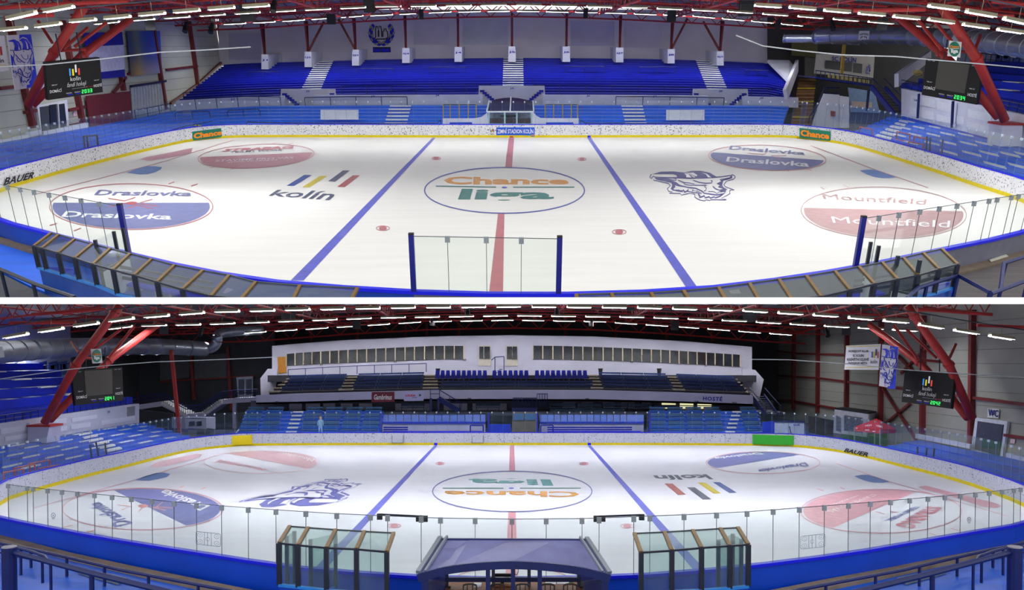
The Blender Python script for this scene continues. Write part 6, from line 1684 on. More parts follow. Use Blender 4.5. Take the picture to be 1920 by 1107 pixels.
MB().slab([H.D(918, 776, 77.8), H.D(958, 776, 77.8), H.D(958, 796, 77.8), H.D(918, 796, 77.8)], .03, (0, 0, H.h)).build(H, 'side_pane', M_GLASSF, gt)
MB().slab([H.D(918, 796, 77.8), H.D(958, 796, 77.8), H.D(958, 815, 77.8), H.D(918, 815, 77.8)], .1, (0, 0, H.h)).build(H, 'blue_panel', mat('rail_blue', (16, 60, 210), .4), gt)
for (x0, x1) in ((962, 982), (985, 1004)):
    MB().slab([H.D(x0, 776, 77.3), H.D(x1, 776, 77.3), H.D(x1, 788, 77.3), H.D(x0, 788, 77.3)], .05, (0, 0, H.h)).build(H, 'gate_pane', mat('pane_bluegrey', (66, 110, 160), .3), gt)
zc = H.D(960, 774, 84.6).z
MB().box(-27, 29, 84.6, 88.8, zc - .3, zc).build(H, 'floor_concourse', mat('concourse_floor', (80, 82, 100), .8), None, 'concrete concourse floor under the lavender band', None, None, 'structure')
MB().box(-28, 29.5, 74.2, 84.6, -.1, H.D(960, 816.5, 76).z - .02).build(H, 'floor_platform', mat('platform_blue', (14, 60, 160), .6), None, 'blue platform under the players boxes and bench blocks', None, None, 'structure')
# concourse recess and parapet band
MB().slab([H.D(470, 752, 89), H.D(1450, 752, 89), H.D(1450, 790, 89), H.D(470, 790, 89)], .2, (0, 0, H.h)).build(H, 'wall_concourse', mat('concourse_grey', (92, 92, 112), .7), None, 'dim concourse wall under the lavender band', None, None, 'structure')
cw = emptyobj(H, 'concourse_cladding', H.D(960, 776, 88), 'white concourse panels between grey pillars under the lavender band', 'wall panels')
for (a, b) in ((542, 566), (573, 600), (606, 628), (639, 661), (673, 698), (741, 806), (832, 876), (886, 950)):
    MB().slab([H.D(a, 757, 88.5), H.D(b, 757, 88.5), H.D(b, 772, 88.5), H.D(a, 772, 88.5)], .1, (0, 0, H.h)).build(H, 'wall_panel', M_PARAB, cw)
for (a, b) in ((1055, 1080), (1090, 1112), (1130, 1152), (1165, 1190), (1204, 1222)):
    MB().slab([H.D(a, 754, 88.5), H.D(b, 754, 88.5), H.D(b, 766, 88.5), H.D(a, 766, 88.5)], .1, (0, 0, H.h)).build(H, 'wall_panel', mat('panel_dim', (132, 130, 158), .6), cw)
for (a, b, lab) in ((1241, 1267, 'first glowing window under the HOSTÉ band'), (1275, 1300, 'second glowing window under the HOSTÉ band'), (1308, 1334, 'third glowing window under the HOSTÉ band')):
    e = emptyobj(H, 'lit_window', H.D(a, 768, 88.94), lab, 'window')
    MB().slab([H.D(a, 756, 88.94), H.D(b, 757, 88.94), H.D(b, 767, 88.94), H.D(a, 767, 88.94)], .06, (0, 0, H.h)).build(H, 'lit_pane', mat('lit_pane', (250, 245, 190), .5, vary=.1, emit=.8), e)
    MB().beam(H.D(a, 761, 88.9), H.D(b, 761.5, 88.9), .1).build(H, 'glazing_bar', M_DARKPOST, e)
for k, (a, b, y) in enumerate(((1030, 1078, 759), (1082, 1128, 760), (1130, 1172, 759), (1178, 1222, 760), (1032, 1110, 769), (1112, 1170, 769), (1218, 1266, 772), (1270, 1340, 774), (1226, 1268, 762), (575, 615, 771), (530, 552, 773), (752, 796, 759), (892, 938, 759))):
    e = emptyobj(H, 'concourse_bench', H.D(a, y + 6, 87), 'dark grey-blue plank bench standing on the concourse', 'bench', 'benches on the concourse')
    p, q_ = H.D(a, y, 87), H.D(b, y, 87)
    MB().beam(p, q_, .08, .28).build(H, 'backrest', mat('teal_bench', (34, 66, 96), .5), e)
    MB().beam(p + Vector((0, -.3, -.3)), q_ + Vector((0, -.3, -.3)), .4, .06).build(H, 'seat', mat('teal_bench', (34, 66, 96), .5), e)
    for t in (.04, .5, .96):
        r_ = p.lerp(q_, t)
        MB().beam(r_, Vector((r_.x, r_.y, zc)), .06).build(H, 'leg', M_JOINT, e)
BT = [(480, 742), (560, 738.5), (697, 735), (805, 732), (960, 731.5), (1120, 732), (1260, 736), (1412, 742)]
BB = [(480, 758.5), (560, 757), (697, 753), (805, 752), (960, 752), (1120, 752.5), (1260, 756), (1412, 761.5)]
bnd = emptyobj(H, 'parapet_band', H.D(960, 752, 85), 'long lavender parapet band lettered HOSTÉ between the two tiers', 'parapet')
for a, b in zip((480, 560, 697, 805, 960, 1120, 1260), (560, 697, 805, 960, 1120, 1260, 1412)):
    MB().slab([H.D(a, ypx(BT, a), 85.4), H.D(b, ypx(BT, b), 85.4), H.D(b, ypx(BB, b), 85.4), H.D(a, ypx(BB, a), 85.4)], .4, (0, 0, H.h)).build(H, 'band_section', M_PARAB, bnd)
    MB().hexa([H.D(a, ypx(BB, a), 85.4), H.D(b, ypx(BB, b), 85.4), H.D(b, ypx(BB, b), 85.4) + Vector((0, 4, 0)), H.D(a, ypx(BB, a), 85.4) + Vector((0, 4, 0))], [p + Vector((0, 0, .2)) for p in (H.D(a, ypx(BB, a), 85.4), H.D(b, ypx(BB, b), 85.4), H.D(b, ypx(BB, b), 85.4) + Vector((0, 4, 0)), H.D(a, ypx(BB, a), 85.4) + Vector((0, 4, 0)))]).build(H, 'slab_edge', mat('slab_under', (110, 108, 128), .8), bnd)
sB = H.on(Vector((0, 85.3, 0)), Vector((0, 1, 0))); sB2 = H.on(Vector((0, 85.34, 0)), Vector((0, 1, 0)))
letter(H, 'HOSTÉ', [(1318.5, 742), (1355, 743.5), (1354, 753), (1318, 751)], sB, M_TXTB, bnd, .03, 0, 1.15)
for t, x, y in (('S6', 520, 753), ('S7', 639, 750), ('S8', 880, 746.5), ('S9', 1101, 747), ('S10', 1306, 752), ('S11', 1377, 754)):
    letter(H, t, rect(x - 2.5 - len(t) * .4, x + 2.5 + len(t) * .4, y, y + 4), sB, M_TXTK, bnd, .03)
o = panel_sign(H, 'brewery_sign', [sB2(697, 735.5), sB2(739.5, 735), sB2(739.5, 754), sB2(696.5, 755)], .06, mat('brew_maroon', (116, 28, 50), .5, vary=.05), 'dark red Gambrinus sign on the lavender band', 'sign')
letter(H, 'Gambrinus', rect(701, 735, 740, 750), H.on(Vector((0, 85.3, 0)), Vector((0, 1, 0))), M_TXTW, o, .02, .3)
o = panel_sign(H, 'car_sign', [sB2(757.5, 735), sB2(794, 734), sB2(794, 752), sB2(757.5, 752.5)], .06, mat('car_lav', (200, 196, 240), .5, vary=.03), 'pale LOUDA AUTO sign on the lavender band', 'sign')
letter(H, 'LOUDA', rect(760, 778.5, 740, 744), H.on(Vector((0, 85.3, 0)), Vector((0, 1, 0))), mat('car_red', (214, 30, 60), .5, vary=0), o, .04, .2)
letter(H, 'AUTO', rect(772, 781.5, 744.8, 747), H.on(Vector((0, 85.3, 0)), Vector((0, 1, 0))), M_TXTK, o, .02, .2)
b = MB(); fillp(b, H.on(Vector((0, 85.3, 0)), Vector((0, 1, 0))), ell(787.5, 741.5, 2.2, 2.2, n=12)[:-1]); b.build(H, 'green_mark', mat('mark_green', (40, 110, 70), .5, vary=0), o)

# upper tier
ti = [H.D(x, y, 86.2) for x, y in ((505, 741), (640, 737), (800, 734), (960, 733.5), (1120, 734), (1270, 737), (1408, 742))]
to = [H.D(x, y, 95) for x, y in ((545, 711), (660, 708), (800, 705), (960, 704), (1120, 705), (1250, 707.5), (1376, 712))]
ut = emptyobj(H, 'upper_tier', H.D(960, 733, 87), 'dark upper tier of navy benches below the glazed gallery', 'grandstand')
ch = [uof(H, to, x) for x in (652, 796, 1110, 1242)]
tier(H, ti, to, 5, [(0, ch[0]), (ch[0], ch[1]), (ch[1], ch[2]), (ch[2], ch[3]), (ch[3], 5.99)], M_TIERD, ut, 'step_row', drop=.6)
def bench_rows(blocks, rows=range(5)):
    RW_ = ('bottom', 'second', 'third', 'fourth', 'top')
    for r in rows:
        k = (r + .6) / 5
        for (xb0, xb1, xt0, xt1, nb) in blocks:
            where = 'below the royal blue chairs' if 800 < xb0 < 900 else ('at the brown-door end' if xb0 < 600 else 'between stairs on the brown-door half' if xb0 < 800 else 'between stairs on the HOSTÉ half' if xb0 < 1200 else 'at the HOSTÉ end')
            x0, x1 = xb0 + (xt0 - xb0) * k, xb1 + (xt1 - xb1) * k
            for j in range(nb):
                a_, b_ = x0 + (x1 - x0) * j / nb + .5, x0 + (x1 - x0) * (j + 1) / nb - .5
                pts = []
                for x in (a_, b_):
                    u = uof(H, ti, x); u2 = uof(H, to, x)
                    p = interp(ti, u).lerp(interp(to, u2), k); z = interp(ti, u).z + (interp(to, u2).z - interp(ti, u).z) * (r + 1) / 5
                    pts.append(Vector((p.x, p.y, z)))
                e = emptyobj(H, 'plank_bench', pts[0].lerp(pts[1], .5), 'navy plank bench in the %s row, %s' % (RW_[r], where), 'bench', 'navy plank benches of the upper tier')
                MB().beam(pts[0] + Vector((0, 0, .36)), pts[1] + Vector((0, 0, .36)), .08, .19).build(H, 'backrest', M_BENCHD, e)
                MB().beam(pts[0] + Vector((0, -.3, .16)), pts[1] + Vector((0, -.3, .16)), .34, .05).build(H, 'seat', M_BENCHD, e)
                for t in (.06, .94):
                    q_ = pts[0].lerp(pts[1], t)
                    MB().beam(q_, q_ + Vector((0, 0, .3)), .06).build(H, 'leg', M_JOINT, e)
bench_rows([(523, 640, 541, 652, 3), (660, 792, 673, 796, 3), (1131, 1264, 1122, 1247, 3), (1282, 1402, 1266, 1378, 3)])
bench_rows([(826, 1112, 826, 1110, 6)], range(2))
for r, yy in ((0, 711.5), (1, 704)):
    k = (2.45 + r * 1.0) / 5
    xs = [820 + i * 9.9 for i in range(10)] + [927 + i * 10 for i in range(7)] + [1007 + i * 10 for i in range(10)]
    for x in xs:
        u, u2 = uof(H, ti, x), uof(H, to, x)
        p = interp(ti, u).lerp(interp(to, u2), k); z = ti[3].z + (to[3].z - ti[3].z) * (3 + r) / 5
        e = emptyobj(H, 'folding_chair', Vector((p.x, p.y, z)), 'royal blue folding chair in the %s row below the gallery, %s block' % (('lower', 'upper')[r], 'brown-door side' if x < 925 else 'middle' if x < 1000 else 'HOSTÉ side'), 'seat', 'royal blue folding seats below the gallery')
        c = Vector((p.x, p.y, z)); w = .25
        M_RS = mat('royal_seat', (24, 34, 158), .45, vary=.06)
        MB().hexa([c + Vector((-w, .12, .30)), c + Vector((w, .12, .30)), c + Vector((w, .2, .30)), c + Vector((-w, .2, .30))], [c + Vector((-w * .8, .2, .92)), c + Vector((w * .8, .2, .92)), c + Vector((w * .8, .28, .92)), c + Vector((-w * .8, .28, .92))]).build(H, 'backrest', M_RS, e)
        MB().hexa([c + Vector((-w, -.22, .34)), c + Vector((w, -.22, .34)), c + Vector((w, .12, .3)), c + Vector((-w, .12, .3))], [c + Vector((-w, -.22, .42)), c + Vector((w, -.22, .42)), c + Vector((w, .12, .38)), c + Vector((-w, .12, .38))]).build(H, 'seat_pan', M_RS, e)
        MB().box(c.x - .05, c.x + .05, c.y, c.y + .1, c.z - .1, c.z + .34).build(H, 'leg', M_JOINT, e)
M_SAND = mat('sandy_step', (150, 138, 124), .7, vary=.1)
for (b0, b1, t0, t1) in ((635, 662, 655, 672), (792, 822, 797, 818), (1108, 1132, 1103, 1120), (1262, 1284, 1246, 1264), (498, 526, 520, 540), (1400, 1424, 1376, 1396)):
    stairs(H, ti, to, 5, (uof(H, ti, b0), uof(H, ti, b1)), (uof(H, to, t0), uof(H, to, t1)), M_SAND, ut, .12, th=.16)
for sgn, pts in ((-1, [(491, 800), (488, 710), (502, 692), (520, 692), (520, 702), (505, 800)]), (1, [(1412, 800), (1432, 712), (1416, 694), (1392, 692), (1392, 704), (1400, 800)])):
    pp = [H.D(x, y, 95.8) for x, y in pts]; n = len(pp)
    tri = tessellate_polygon([pp])
    MB().add(pp + [p + Vector((0, .3, 0)) for p in pp], [tuple(t) for t in tri] + [tuple(i + n for i in t) for t in tri] + [(i, (i + 1) % n, n + (i + 1) % n, n + i) for i in range(n)]).build(H, 'stair_flank', M_GAL, None, 'stepped pale flank wall at the %s end of the gallery' % ('brown door' if sgn < 0 else 'HOSTÉ'), 'flank wall')

zg = H.D(960, 704, 95).z
MB().box(-29, 29, 94.9, 97, zg - .8, zg - .02).build(H, 'floor_gallery', M_TIERD, None, 'dark walkway floor in front of the gallery', None, None, 'structure')
# gallery
GT = [(510, 649), (640, 638.5), (804, 631.5), (960, 629), (1115, 631.5), (1280, 640), (1410, 651)]
GBt = [(505, 714), (640, 710), (804, 707), (960, 706), (1115, 707), (1280, 710), (1410, 715)]
gl = emptyobj(H, 'gallery', H.D(960, 695, 97), 'long pale gallery with rows of dark windows above the upper tier', 'gallery')
for a, b in zip([p[0] for p in GT], [p[0] for p in GT][1:]):
    MB().slab([H.D(a, ypx(GT, a), 97), H.D(b, ypx(GT, b), 97), H.D(b, ypx(GBt, b), 97), H.D(a, ypx(GBt, a), 97)], .4, (0, 0, H.h)).build(H, 'wall_section', M_GAL, gl)
    MB().hexa([H.D(a, ypx(GT, a) + .5, 97), H.D(b, ypx(GT, b) + .5, 97), H.D(b, ypx(GT, b) + .5, 97) + Vector((0, 8, 0)), H.D(a, ypx(GT, a) + .5, 97) + Vector((0, 8, 0))], [H.D(a, ypx(GT, a) - .3, 97), H.D(b, ypx(GT, b) - .3, 97), H.D(b, ypx(GT, b) - .3, 97) + Vector((0, 8, 0)), H.D(a, ypx(GT, a) - .3, 97) + Vector((0, 8, 0))]).build(H, 'roof_slab', M_GAL, gl)
sG = H.on(Vector((0, 96.95, 0)), Vector((0, 1, 0))); sG2 = H.on(Vector((0, 96.9, 0)), Vector((0, 1, 0)))
M_DGLASS = mat('gallery_glass', (38, 42, 48), .08, vary=.3, scale=.8, spec=.8)
WL = [225, 290, 352, 415, 480, 547, 613, 682, 750, 820, 890, 962, 1032, 1105, 1175, 1250, 1323, 1397, 1470, 1540]
WR = [155, 228, 303, 378, 453, 525, 600, 675, 748, 820, 890, 962, 1033, 1103, 1170, 1238, 1305, 1372, 1440, 1505, 1568, 1633, 1692]
def wins(xs, tn, yt, yb):
    fr = emptyobj(H, 'window_%d' % (1 if tn == 2 else 2), sG(*TB(tn, (xs[0] + xs[-1]) / 2, 430)), 'row of dark panes in cream frames on the %s half of the gallery' % ('brown door' if tn == 2 else 'HOSTÉ'), None, None, 'structure')
    for a, b in zip(xs, xs[1:]):
        q_ = [sG2(*TB(tn, a + 4, yt(a))), sG2(*TB(tn, b - 4, yt(b))), sG2(*TB(tn, b - 4, yb(b))), sG2(*TB(tn, a + 4, yb(a)))]
        MB().slab(q_, .05, (0, 0, H.h)).build(H, 'pane', M_DGLASS, fr)
    for a in xs:
        MB().beam(sG2(*TB(tn, a, yt(a) - 3)), sG2(*TB(tn, a, yb(a) + 3)), .12).build(H, 'mullion', mat('cream_frame', (198, 182, 158), .6), fr)
wins(WL, 2, lambda x: 392 - 60 * min(1, (x - 225) / 1100) ** .8, lambda x: 480 - 50 * min(1, (x - 225) / 1150) ** .8)
wins(WR, 3, lambda x: 330 + 68 * ((x - 155) / 1537) ** 1.6, lambda x: 430 + 57 * ((x - 155) / 1537) ** 1.6)
def door_q(tn, x0, x1, y0, y1, panes, lab, nm):
    e = emptyobj(H, nm, sG(*TB(tn, (x0 + x1) / 2, y1)), lab, None, None, 'structure')
    MB().slab([sG2(*TB(tn, *p)) for p in rect(x0, x1, y0, y1)], .06, (0, 0, H.h)).build(H, 'door_leaf', mat('cream_door', (190, 182, 172), .6), e)
    s3 = H.on(Vector((0, 96.8, 0)), Vector((0, 1, 0)))
    for p in panes:
        MB().slab([s3(*TB(tn, *c)) for c in rect(*p)], .04, (0, 0, H.h)).build(H, 'door_pane', M_DGLASS, e)
    return e
door_q(2, 1648, 1742, 328, 480, [(1655, 1685, 337, 428), (1693, 1735, 337, 428)], 'cream glazed gallery door beside the small steel steps', 'door_1')
door_q(2, 1852, 1942, 330, 480, [(1860, 1898, 337, 430), (1902, 1936, 337, 430)], 'cream glazed gallery door over the middle seats', 'door_2')
o = MB().slab([sG2(*TB(2, 160, 415)), sG2(*TB(2, 222, 412)), sG2(*TB(2, 225, 530)), sG2(*TB(2, 165, 538))], .06, (0, 0, H.h)).build(H, 'door_3', mat('brown_door', (176, 118, 36), .5), None, 'plain orange-brown door at the end of the gallery', None, None, 'structure')
for t, tn, x, y in (('S1', 2, 483, 472), ('S2', 2, 1032, 448), ('S3', 2, 1547, 435), ('S4', 3, 888, 452), ('S5', 3, 1436, 478)):
    px, py = TB(tn, x, y); letter(H, t, rect(px - 2.6, px + 2.6, py - 1.8, py + 1.8), sG2, M_TXTK, gl, .03)
railing(H, [H.D(*TB(2, x, y), 94.6) for x, y in ((238, 508), (580, 487), (950, 472), (1262, 462))], 1.0, 9, 'dark blue railing along the brown-door half of the gallery', M_NAVY, .05)
sp = emptyobj(H, 'steel_steps', H.D(935, 694, 95), 'small dark blue steel steps beside the gallery doors', 'steps')
for k in range(4):
    MB().beam(H.D(924 + k * 4, 702 - k * 3, 95.6), H.D(930 + k * 4, 702 - k * 3, 95.6), .5, .08).build(H, 'tread', M_NAVY, sp)
for a, b in (((927, 670), (945, 669)), ((945, 669), (945, 703)), ((928, 670), (928, 703)), ((928, 670), (921, 676))):
    MB().tube([H.D(*a, 95), H.D(*b, 95)], .05, 5).build(H, 'handrail', M_NAVY, sp)
for x, y, lab in ((821, 690, 'black waste bin below the window row of the brown-door half'), (1126, 692, 'black waste bin beside the folded blue chair'), (1236, 694, 'black waste bin below the HOSTÉ-side windows')):
    e = emptyobj(H, 'waste_bin', H.D(x, y + 5, 94.5), lab, 'bin')
    MB().tube([Vector((H.D(x, y, 95.4).x, 95.4, zg)), Vector((H.D(x, y, 95.4).x, 95.4, zg + .7))], [.2, .26], 10).build(H, 'bucket', M_BLACK, e)
    MB().tube([Vector((H.D(x, y, 95.4).x, 95.4, zg + .7)), Vector((H.D(x, y, 95.4).x, 95.4, zg + .8))], .29, 10).build(H, 'lid', M_BLACK, e)
# blue stairs from the band down to the concourse
bs2 = emptyobj(H, 'blue_stairs', H.D(850, 772, 84), 'dark blue steel stairs from the parapet band down to the home box', 'stairs')
for dy in (0, 4):
    MB().beam(H.D(823, 746 + dy, 84.6), H.D(862, 770 + dy, 83.5), .1, .35).build(H, 'stringer', M_NAVY, bs2)
for k in range(7):
    MB().beam(H.D(823 + k * 5.8, 748 + k * 3.6, 84.6), H.D(829 + k * 5.8, 748 + k * 3.6, 84.6), .8, .06).build(H, 'tread', M_NAVY, bs2)
MB().tube([H.D(825, 732, 84.5), H.D(866, 757, 83.5), H.D(863, 770, 83.5)], .05, 5).build(H, 'handrail', M_NAVY, bs2)
for x, y in ((843, 745), (862, 758)):
    MB().tube([H.D(x, y, 84), H.D(x, y + 14, 84)], .04, 5).build(H, 'post', M_NAVY, bs2)
for x in (808, 822):
    MB().beam(H.D(x, 772, 84.7), H.D(x, 747, 84.7), .22).build(H, 'support', M_NAVY, bs2)
railing(H, [H.D(807, 731, 84.8), H.D(824, 731, 84.8)], .9, 2, 'dark blue gate rail at the head of the blue stairs', M_NAVY, .05, 1)
cg = emptyobj(H, 'barred_gate', H.D(983, 768, 83), 'dark blue barred gate and cage above the centre gate', 'gate')
for k in range(13):
    x = 962 + k * 3.6
    MB().tube([H.D(x, 747, 84.9), H.D(x, 768, 84.9)], .03, 4).build(H, 'bar', M_NAVY, cg)
MB().tube([H.D(962, 747, 84.9), H.D(1006, 747, 84.9)], .05, 5).build(H, 'top_rail', M_NAVY, cg)
MB().slab([H.D(960, 765, 84.8), H.D(1007, 765, 84.8), H.D(1007, 774, 84.8), H.D(960, 774, 84.8)], .1, (0, 0, H.h)).build(H, 'kick_plate', M_NAVY, cg)
for k in range(5):
    x = 1007 + k * 4.8
    MB().tube([H.D(x, 739, 84.9), H.D(x, 764, 84.9)], .03, 4).build(H, 'bar', M_NAVY, cg)
MB().tube([H.D(1007, 739, 84.9), H.D(1027, 739, 84.9)], .04, 5).build(H, 'top_rail', M_NAVY, cg)

# person standing behind the far glass
def person():
    p = H.D(601, 813.5, 75.2); z0 = H.D(960, 816.5, 76).z - .02
    joints = {'pel': (0, 0, .95), 'spi': (.01, -.02, 1.2), 'che': (.01, -.03, 1.42), 'nec': (.01, -.04, 1.56), 'hea': (.01, -.06, 1.66), 'top': (.01, -.05, 1.80),
              'shl': (-.19, -.03, 1.45), 'ell': (-.25, -.02, 1.18), 'hal': (-.2, -.16, .98), 'shr': (.21, -.03, 1.45), 'elr': (.27, 0, 1.18), 'har': (.24, -.12, .96),
              'hil': (-.1, 0, .92), 'knl': (-.11, -.05, .5), 'anl': (-.12, 0, .08), 'tol': (-.13, -.18, .04), 'hir': (.1, 0, .92), 'knr': (.12, -.03, .5), 'anr': (.14, .05, .08), 'tor': (.15, -.12, .04)}
    names = list(joints); ix = {n: i for i, n in enumerate(names)}
    ed = [('pel', 'spi'), ('spi', 'che'), ('che', 'nec'), ('nec', 'hea'), ('hea', 'top'), ('che', 'shl'), ('shl', 'ell'), ('ell', 'hal'), ('che', 'shr'), ('shr', 'elr'), ('elr', 'har'), ('pel', 'hil'), ('hil', 'knl'), ('knl', 'anl'), ('anl', 'tol'), ('pel', 'hir'), ('hir', 'knr'), ('knr', 'anr'), ('anr', 'tor')]
    rad = {'pel': .15, 'spi': .14, 'che': .16, 'nec': .06, 'hea': .10, 'top': .09, 'shl': .075, 'shr': .075, 'ell': .055, 'elr': .055, 'hal': .045, 'har': .045, 'hil': .1, 'hir': .1, 'knl': .07, 'knr': .07, 'anl': .05, 'anr': .05, 'tol': .04, 'tor': .04}
    me = bpy.data.meshes.new('person'); me.from_pydata([joints[n] for n in names], [(ix[a], ix[b]) for a, b in ed], [])
    o = bpy.data.objects.new('person', me); COL.objects.link(o)
    sm = o.modifiers.new('skin', 'SKIN'); o.modifiers.new('sub', 'SUBSURF').render_levels = 1
    for i, n in enumerate(names):
        me.skin_vertices[0].data[i].radius = (rad[n], rad[n])
    me.skin_vertices[0].data[0].use_root = True
    me.materials.append(mat('pale_blue_clothes', (150, 190, 226), .8, vary=.1))
    ORIG[o] = Vector((p.x, p.y, z0)); H.tops.append(o)
    tag(o, 'person in pale blue clothes with fair hair standing behind the far glass', 'person')
    hb = MB()
    for k in range(6):
        pass
    c = Vector((p.x + .01, p.y - .02, z0 + 1.74))
    n, m_ = 10, 6
    vs = [c + Vector((.125 * math.sin(math.pi * j / m_) * math.cos(math.tau * i / n), .13 * math.sin(math.pi * j / m_) * math.sin(math.tau * i / n) + .03, .15 * math.cos(math.pi * j / m_) - (.05 if j > 3 else 0))) for j in range(m_ + 1) for i in range(n)]
    hb.add(vs, [(j * n + i, j * n + (i + 1) % n, (j + 1) * n + (i + 1) % n, (j + 1) * n + i) for j in range(m_) for i in range(n)]).build(H, 'hair', mat('fair_hair', (214, 184, 90), .7), o)
    fc = MB(); c2 = c + Vector((0, -.10, -.06))
    vs = [c2 + Vector((.085 * math.sin(math.pi * j / m_) * math.cos(math.tau * i / n), .05 * math.sin(math.pi * j / m_) * math.sin(math.tau * i / n), .11 * math.cos(math.pi * j / m_))) for j in range(m_ + 1) for i in range(n)]
    fc.add(vs, [(j * n + i, j * n + (i + 1) % n, (j + 1) * n + (i + 1) % n, (j + 1) * n + i) for j in range(m_) for i in range(n)]).build(H, 'face', mat('skin_tone', (214, 168, 140), .6), o)
person()

# dark space behind the gallery
MB().slab([H.D(380, 560, 111), H.D(1540, 560, 111), H.D(1540, 840, 111), H.D(380, 840, 111)], .3, (0, 0, H.h)).build(H, 'wall_back', M_DARKB, None, 'dim wall above and behind the pale gallery', None, None, 'structure')
for x in (583, 670, 760, 800, 860, 1060, 1155, 1250, 1335):
    MB().beam(H.D(x, 640, 108), H.D(x, 606, 108), .3).build(H, 'roof_post', M_REDD, None, 'dark red roof post standing behind the gallery roof', 'post', 'dark red posts behind the gallery roof')

# ---------------------------------------------------------------- stand end with the silver duct
XLb = -36.0
ei = [Vector(p) for p in ((-29.6, 37, .5), (-29.9, 44, .5), (-30.1, 52, .5), (-30.0, 60, .5), (-29.7, 68, .5), (-28.6, 73, .5))]
eo = [H.X(x, y, XLb) for x, y in ((-110, 857), (0, 838), (80, 825), (165, 809), (235, 797), (262, 793))]
es = emptyobj(H, 'end_bench_stand', Vector((-33, 55, 0)), 'blue end stand with white seat patches under the silver duct', 'grandstand')
tier(H, ei, eo, 7, [(0, 1.4), (1.4, 2.6), (2.6, 3.6), (3.6, 4.99)], M_SEATB, es, drop=.4)
for r in range(1, 7):
    for k in range(6):
        u = .6 + k * .68 + (r % 2) * .3
        if u > 4.5: continue
        t0, t1 = (r + .12) / 7, (r + .6) / 7
        a, b = interp(ei, u), interp(eo, u); c, d = interp(ei, u + .3), interp(eo, u + .3)
        z = a.z + (b.z - a.z) * (r + 1) / 7 + .03
        mk = lambda p, dz=0: Vector((p.x, p.y, z + dz))
        MB().hexa([mk(a.lerp(b, t0), -.05), mk(c.lerp(d, t0), -.05), mk(c.lerp(d, t1), -.05), mk(a.lerp(b, t1), -.05)], [mk(a.lerp(b, t0)), mk(c.lerp(d, t0)), mk(c.lerp(d, t1)), mk(a.lerp(b, t1))]).build(H, 'seat_patch', M_STEP, es)
stairs(H, ei, eo, 7, (3.0, 3.3), (2.7, 3.0), M_STEP, es)
LWb = lambda x, y, dx=0.0: H.X(x, y, XLb - .3 + dx)
pwb = emptyobj(H, 'end_parapet', LWb(120, 810), 'lavender panelled parapet numbered Z5 and Z6 under the deep blue seats', 'parapet')
PTb = [(-120, 815), (0, 795), (120, 777), (238, 760), (262, 757)]; PBb = [(-120, 858), (0, 836), (120, 815), (238, 797), (262, 793)]
for a, b in ((-120, -60), (-60, 0), (0, 60), (60, 120), (120, 180), (180, 238), (238, 261)):
    MB().slab([LWb(a, ypx(PTb, a)), LWb(b, ypx(PTb, b)), LWb(b, ypx(PBb, b) + 3), LWb(a, ypx(PBb, a) + 3)], .4, (0, 50, 3)).build(H, 'parapet_panel', mat('parapet_dim', (186, 188, 212), .6, vary=.05), pwb)
for (x0, x1, f0, f1) in ((2, 60, .25, .5), (96, 125, .2, .45), (135, 182, .25, .45), (105, 126, .6, .82), (133, 170, .6, .82), (190, 253, .6, .82), (10, 60, .65, .85)):
    Y = lambda x, f: ypx(PTb, x) + (ypx(PBb, x) - ypx(PTb, x)) * f
    MB().slab([LWb(x0, Y(x0, f0), .06), LWb(x1, Y(x1, f0), .06), LWb(x1, Y(x1, f1), .06), LWb(x0, Y(x0, f1), .06)], .05, (0, 50, 3)).build(H, 'raised_panel', mat('parapet_panel_b', (206, 208, 228), .6, vary=.04), pwb)
letter(H, 'Z5', [(48.5, 795), (55.5, 794), (55.5, 798), (48.5, 799)], lambda x, y: LWb(x, y, .1), M_TXTB, pwb, .02)
letter(H, 'Z6', [(201, 771), (206.5, 770.3), (206.5, 774), (201, 774.8)], lambda x, y: LWb(x, y, .1), M_TXTB, pwb, .02)
ftb = emptyobj(H, 'leg_footing', LWb(84, 815, 1), 'concrete footing with a red plate under the leg by the silver duct', 'footing')
c = LWb(84, 797, .9)
MB().hexa([c + Vector((-.8, -.9, -1.3)), c + Vector((.6, -.9, -1.3)), c + Vector((.6, .9, -1.3)), c + Vector((-.8, .9, -1.3))], [c + Vector((-.8, -.8, -.1)), c + Vector((.8, -.8, -.1)), c + Vector((.8, .8, -.1)), c + Vector((-.8, .8, -.1))]).build(H, 'concrete_block', M_PARAB, ftb)
MB().hexa([c + Vector((-.9, -.9, -.1)), c + Vector((.9, -.9, -.1)), c + Vector((.9, .9, -.1)), c + Vector((-.9, .9, -.1))], [c + Vector((-.9, -.9, .05)), c + Vector((.9, -.9, .05)), c + Vector((.9, .9, .05)), c + Vector((-.9, .9, .05))]).build(H, 'base_plate', M_RED, ftb)
usb = emptyobj(H, 'upper_end_stand', Vector((-40, 66, 3)), 'deep blue upper end stand with white patches beside the silver duct', 'grandstand')
wi = [H.X(x, y, XLb - .8) for x, y in ((-120, 812), (0, 793), (120, 775), (250, 757))]
wo = [Vector((-48, p.y + 1.5, 7.5)) for p in wi]
tier(H, wi, wo, 6, [(0, 1), (1, 2), (2, 2.99)], M_SEATD, usb, drop=.8)
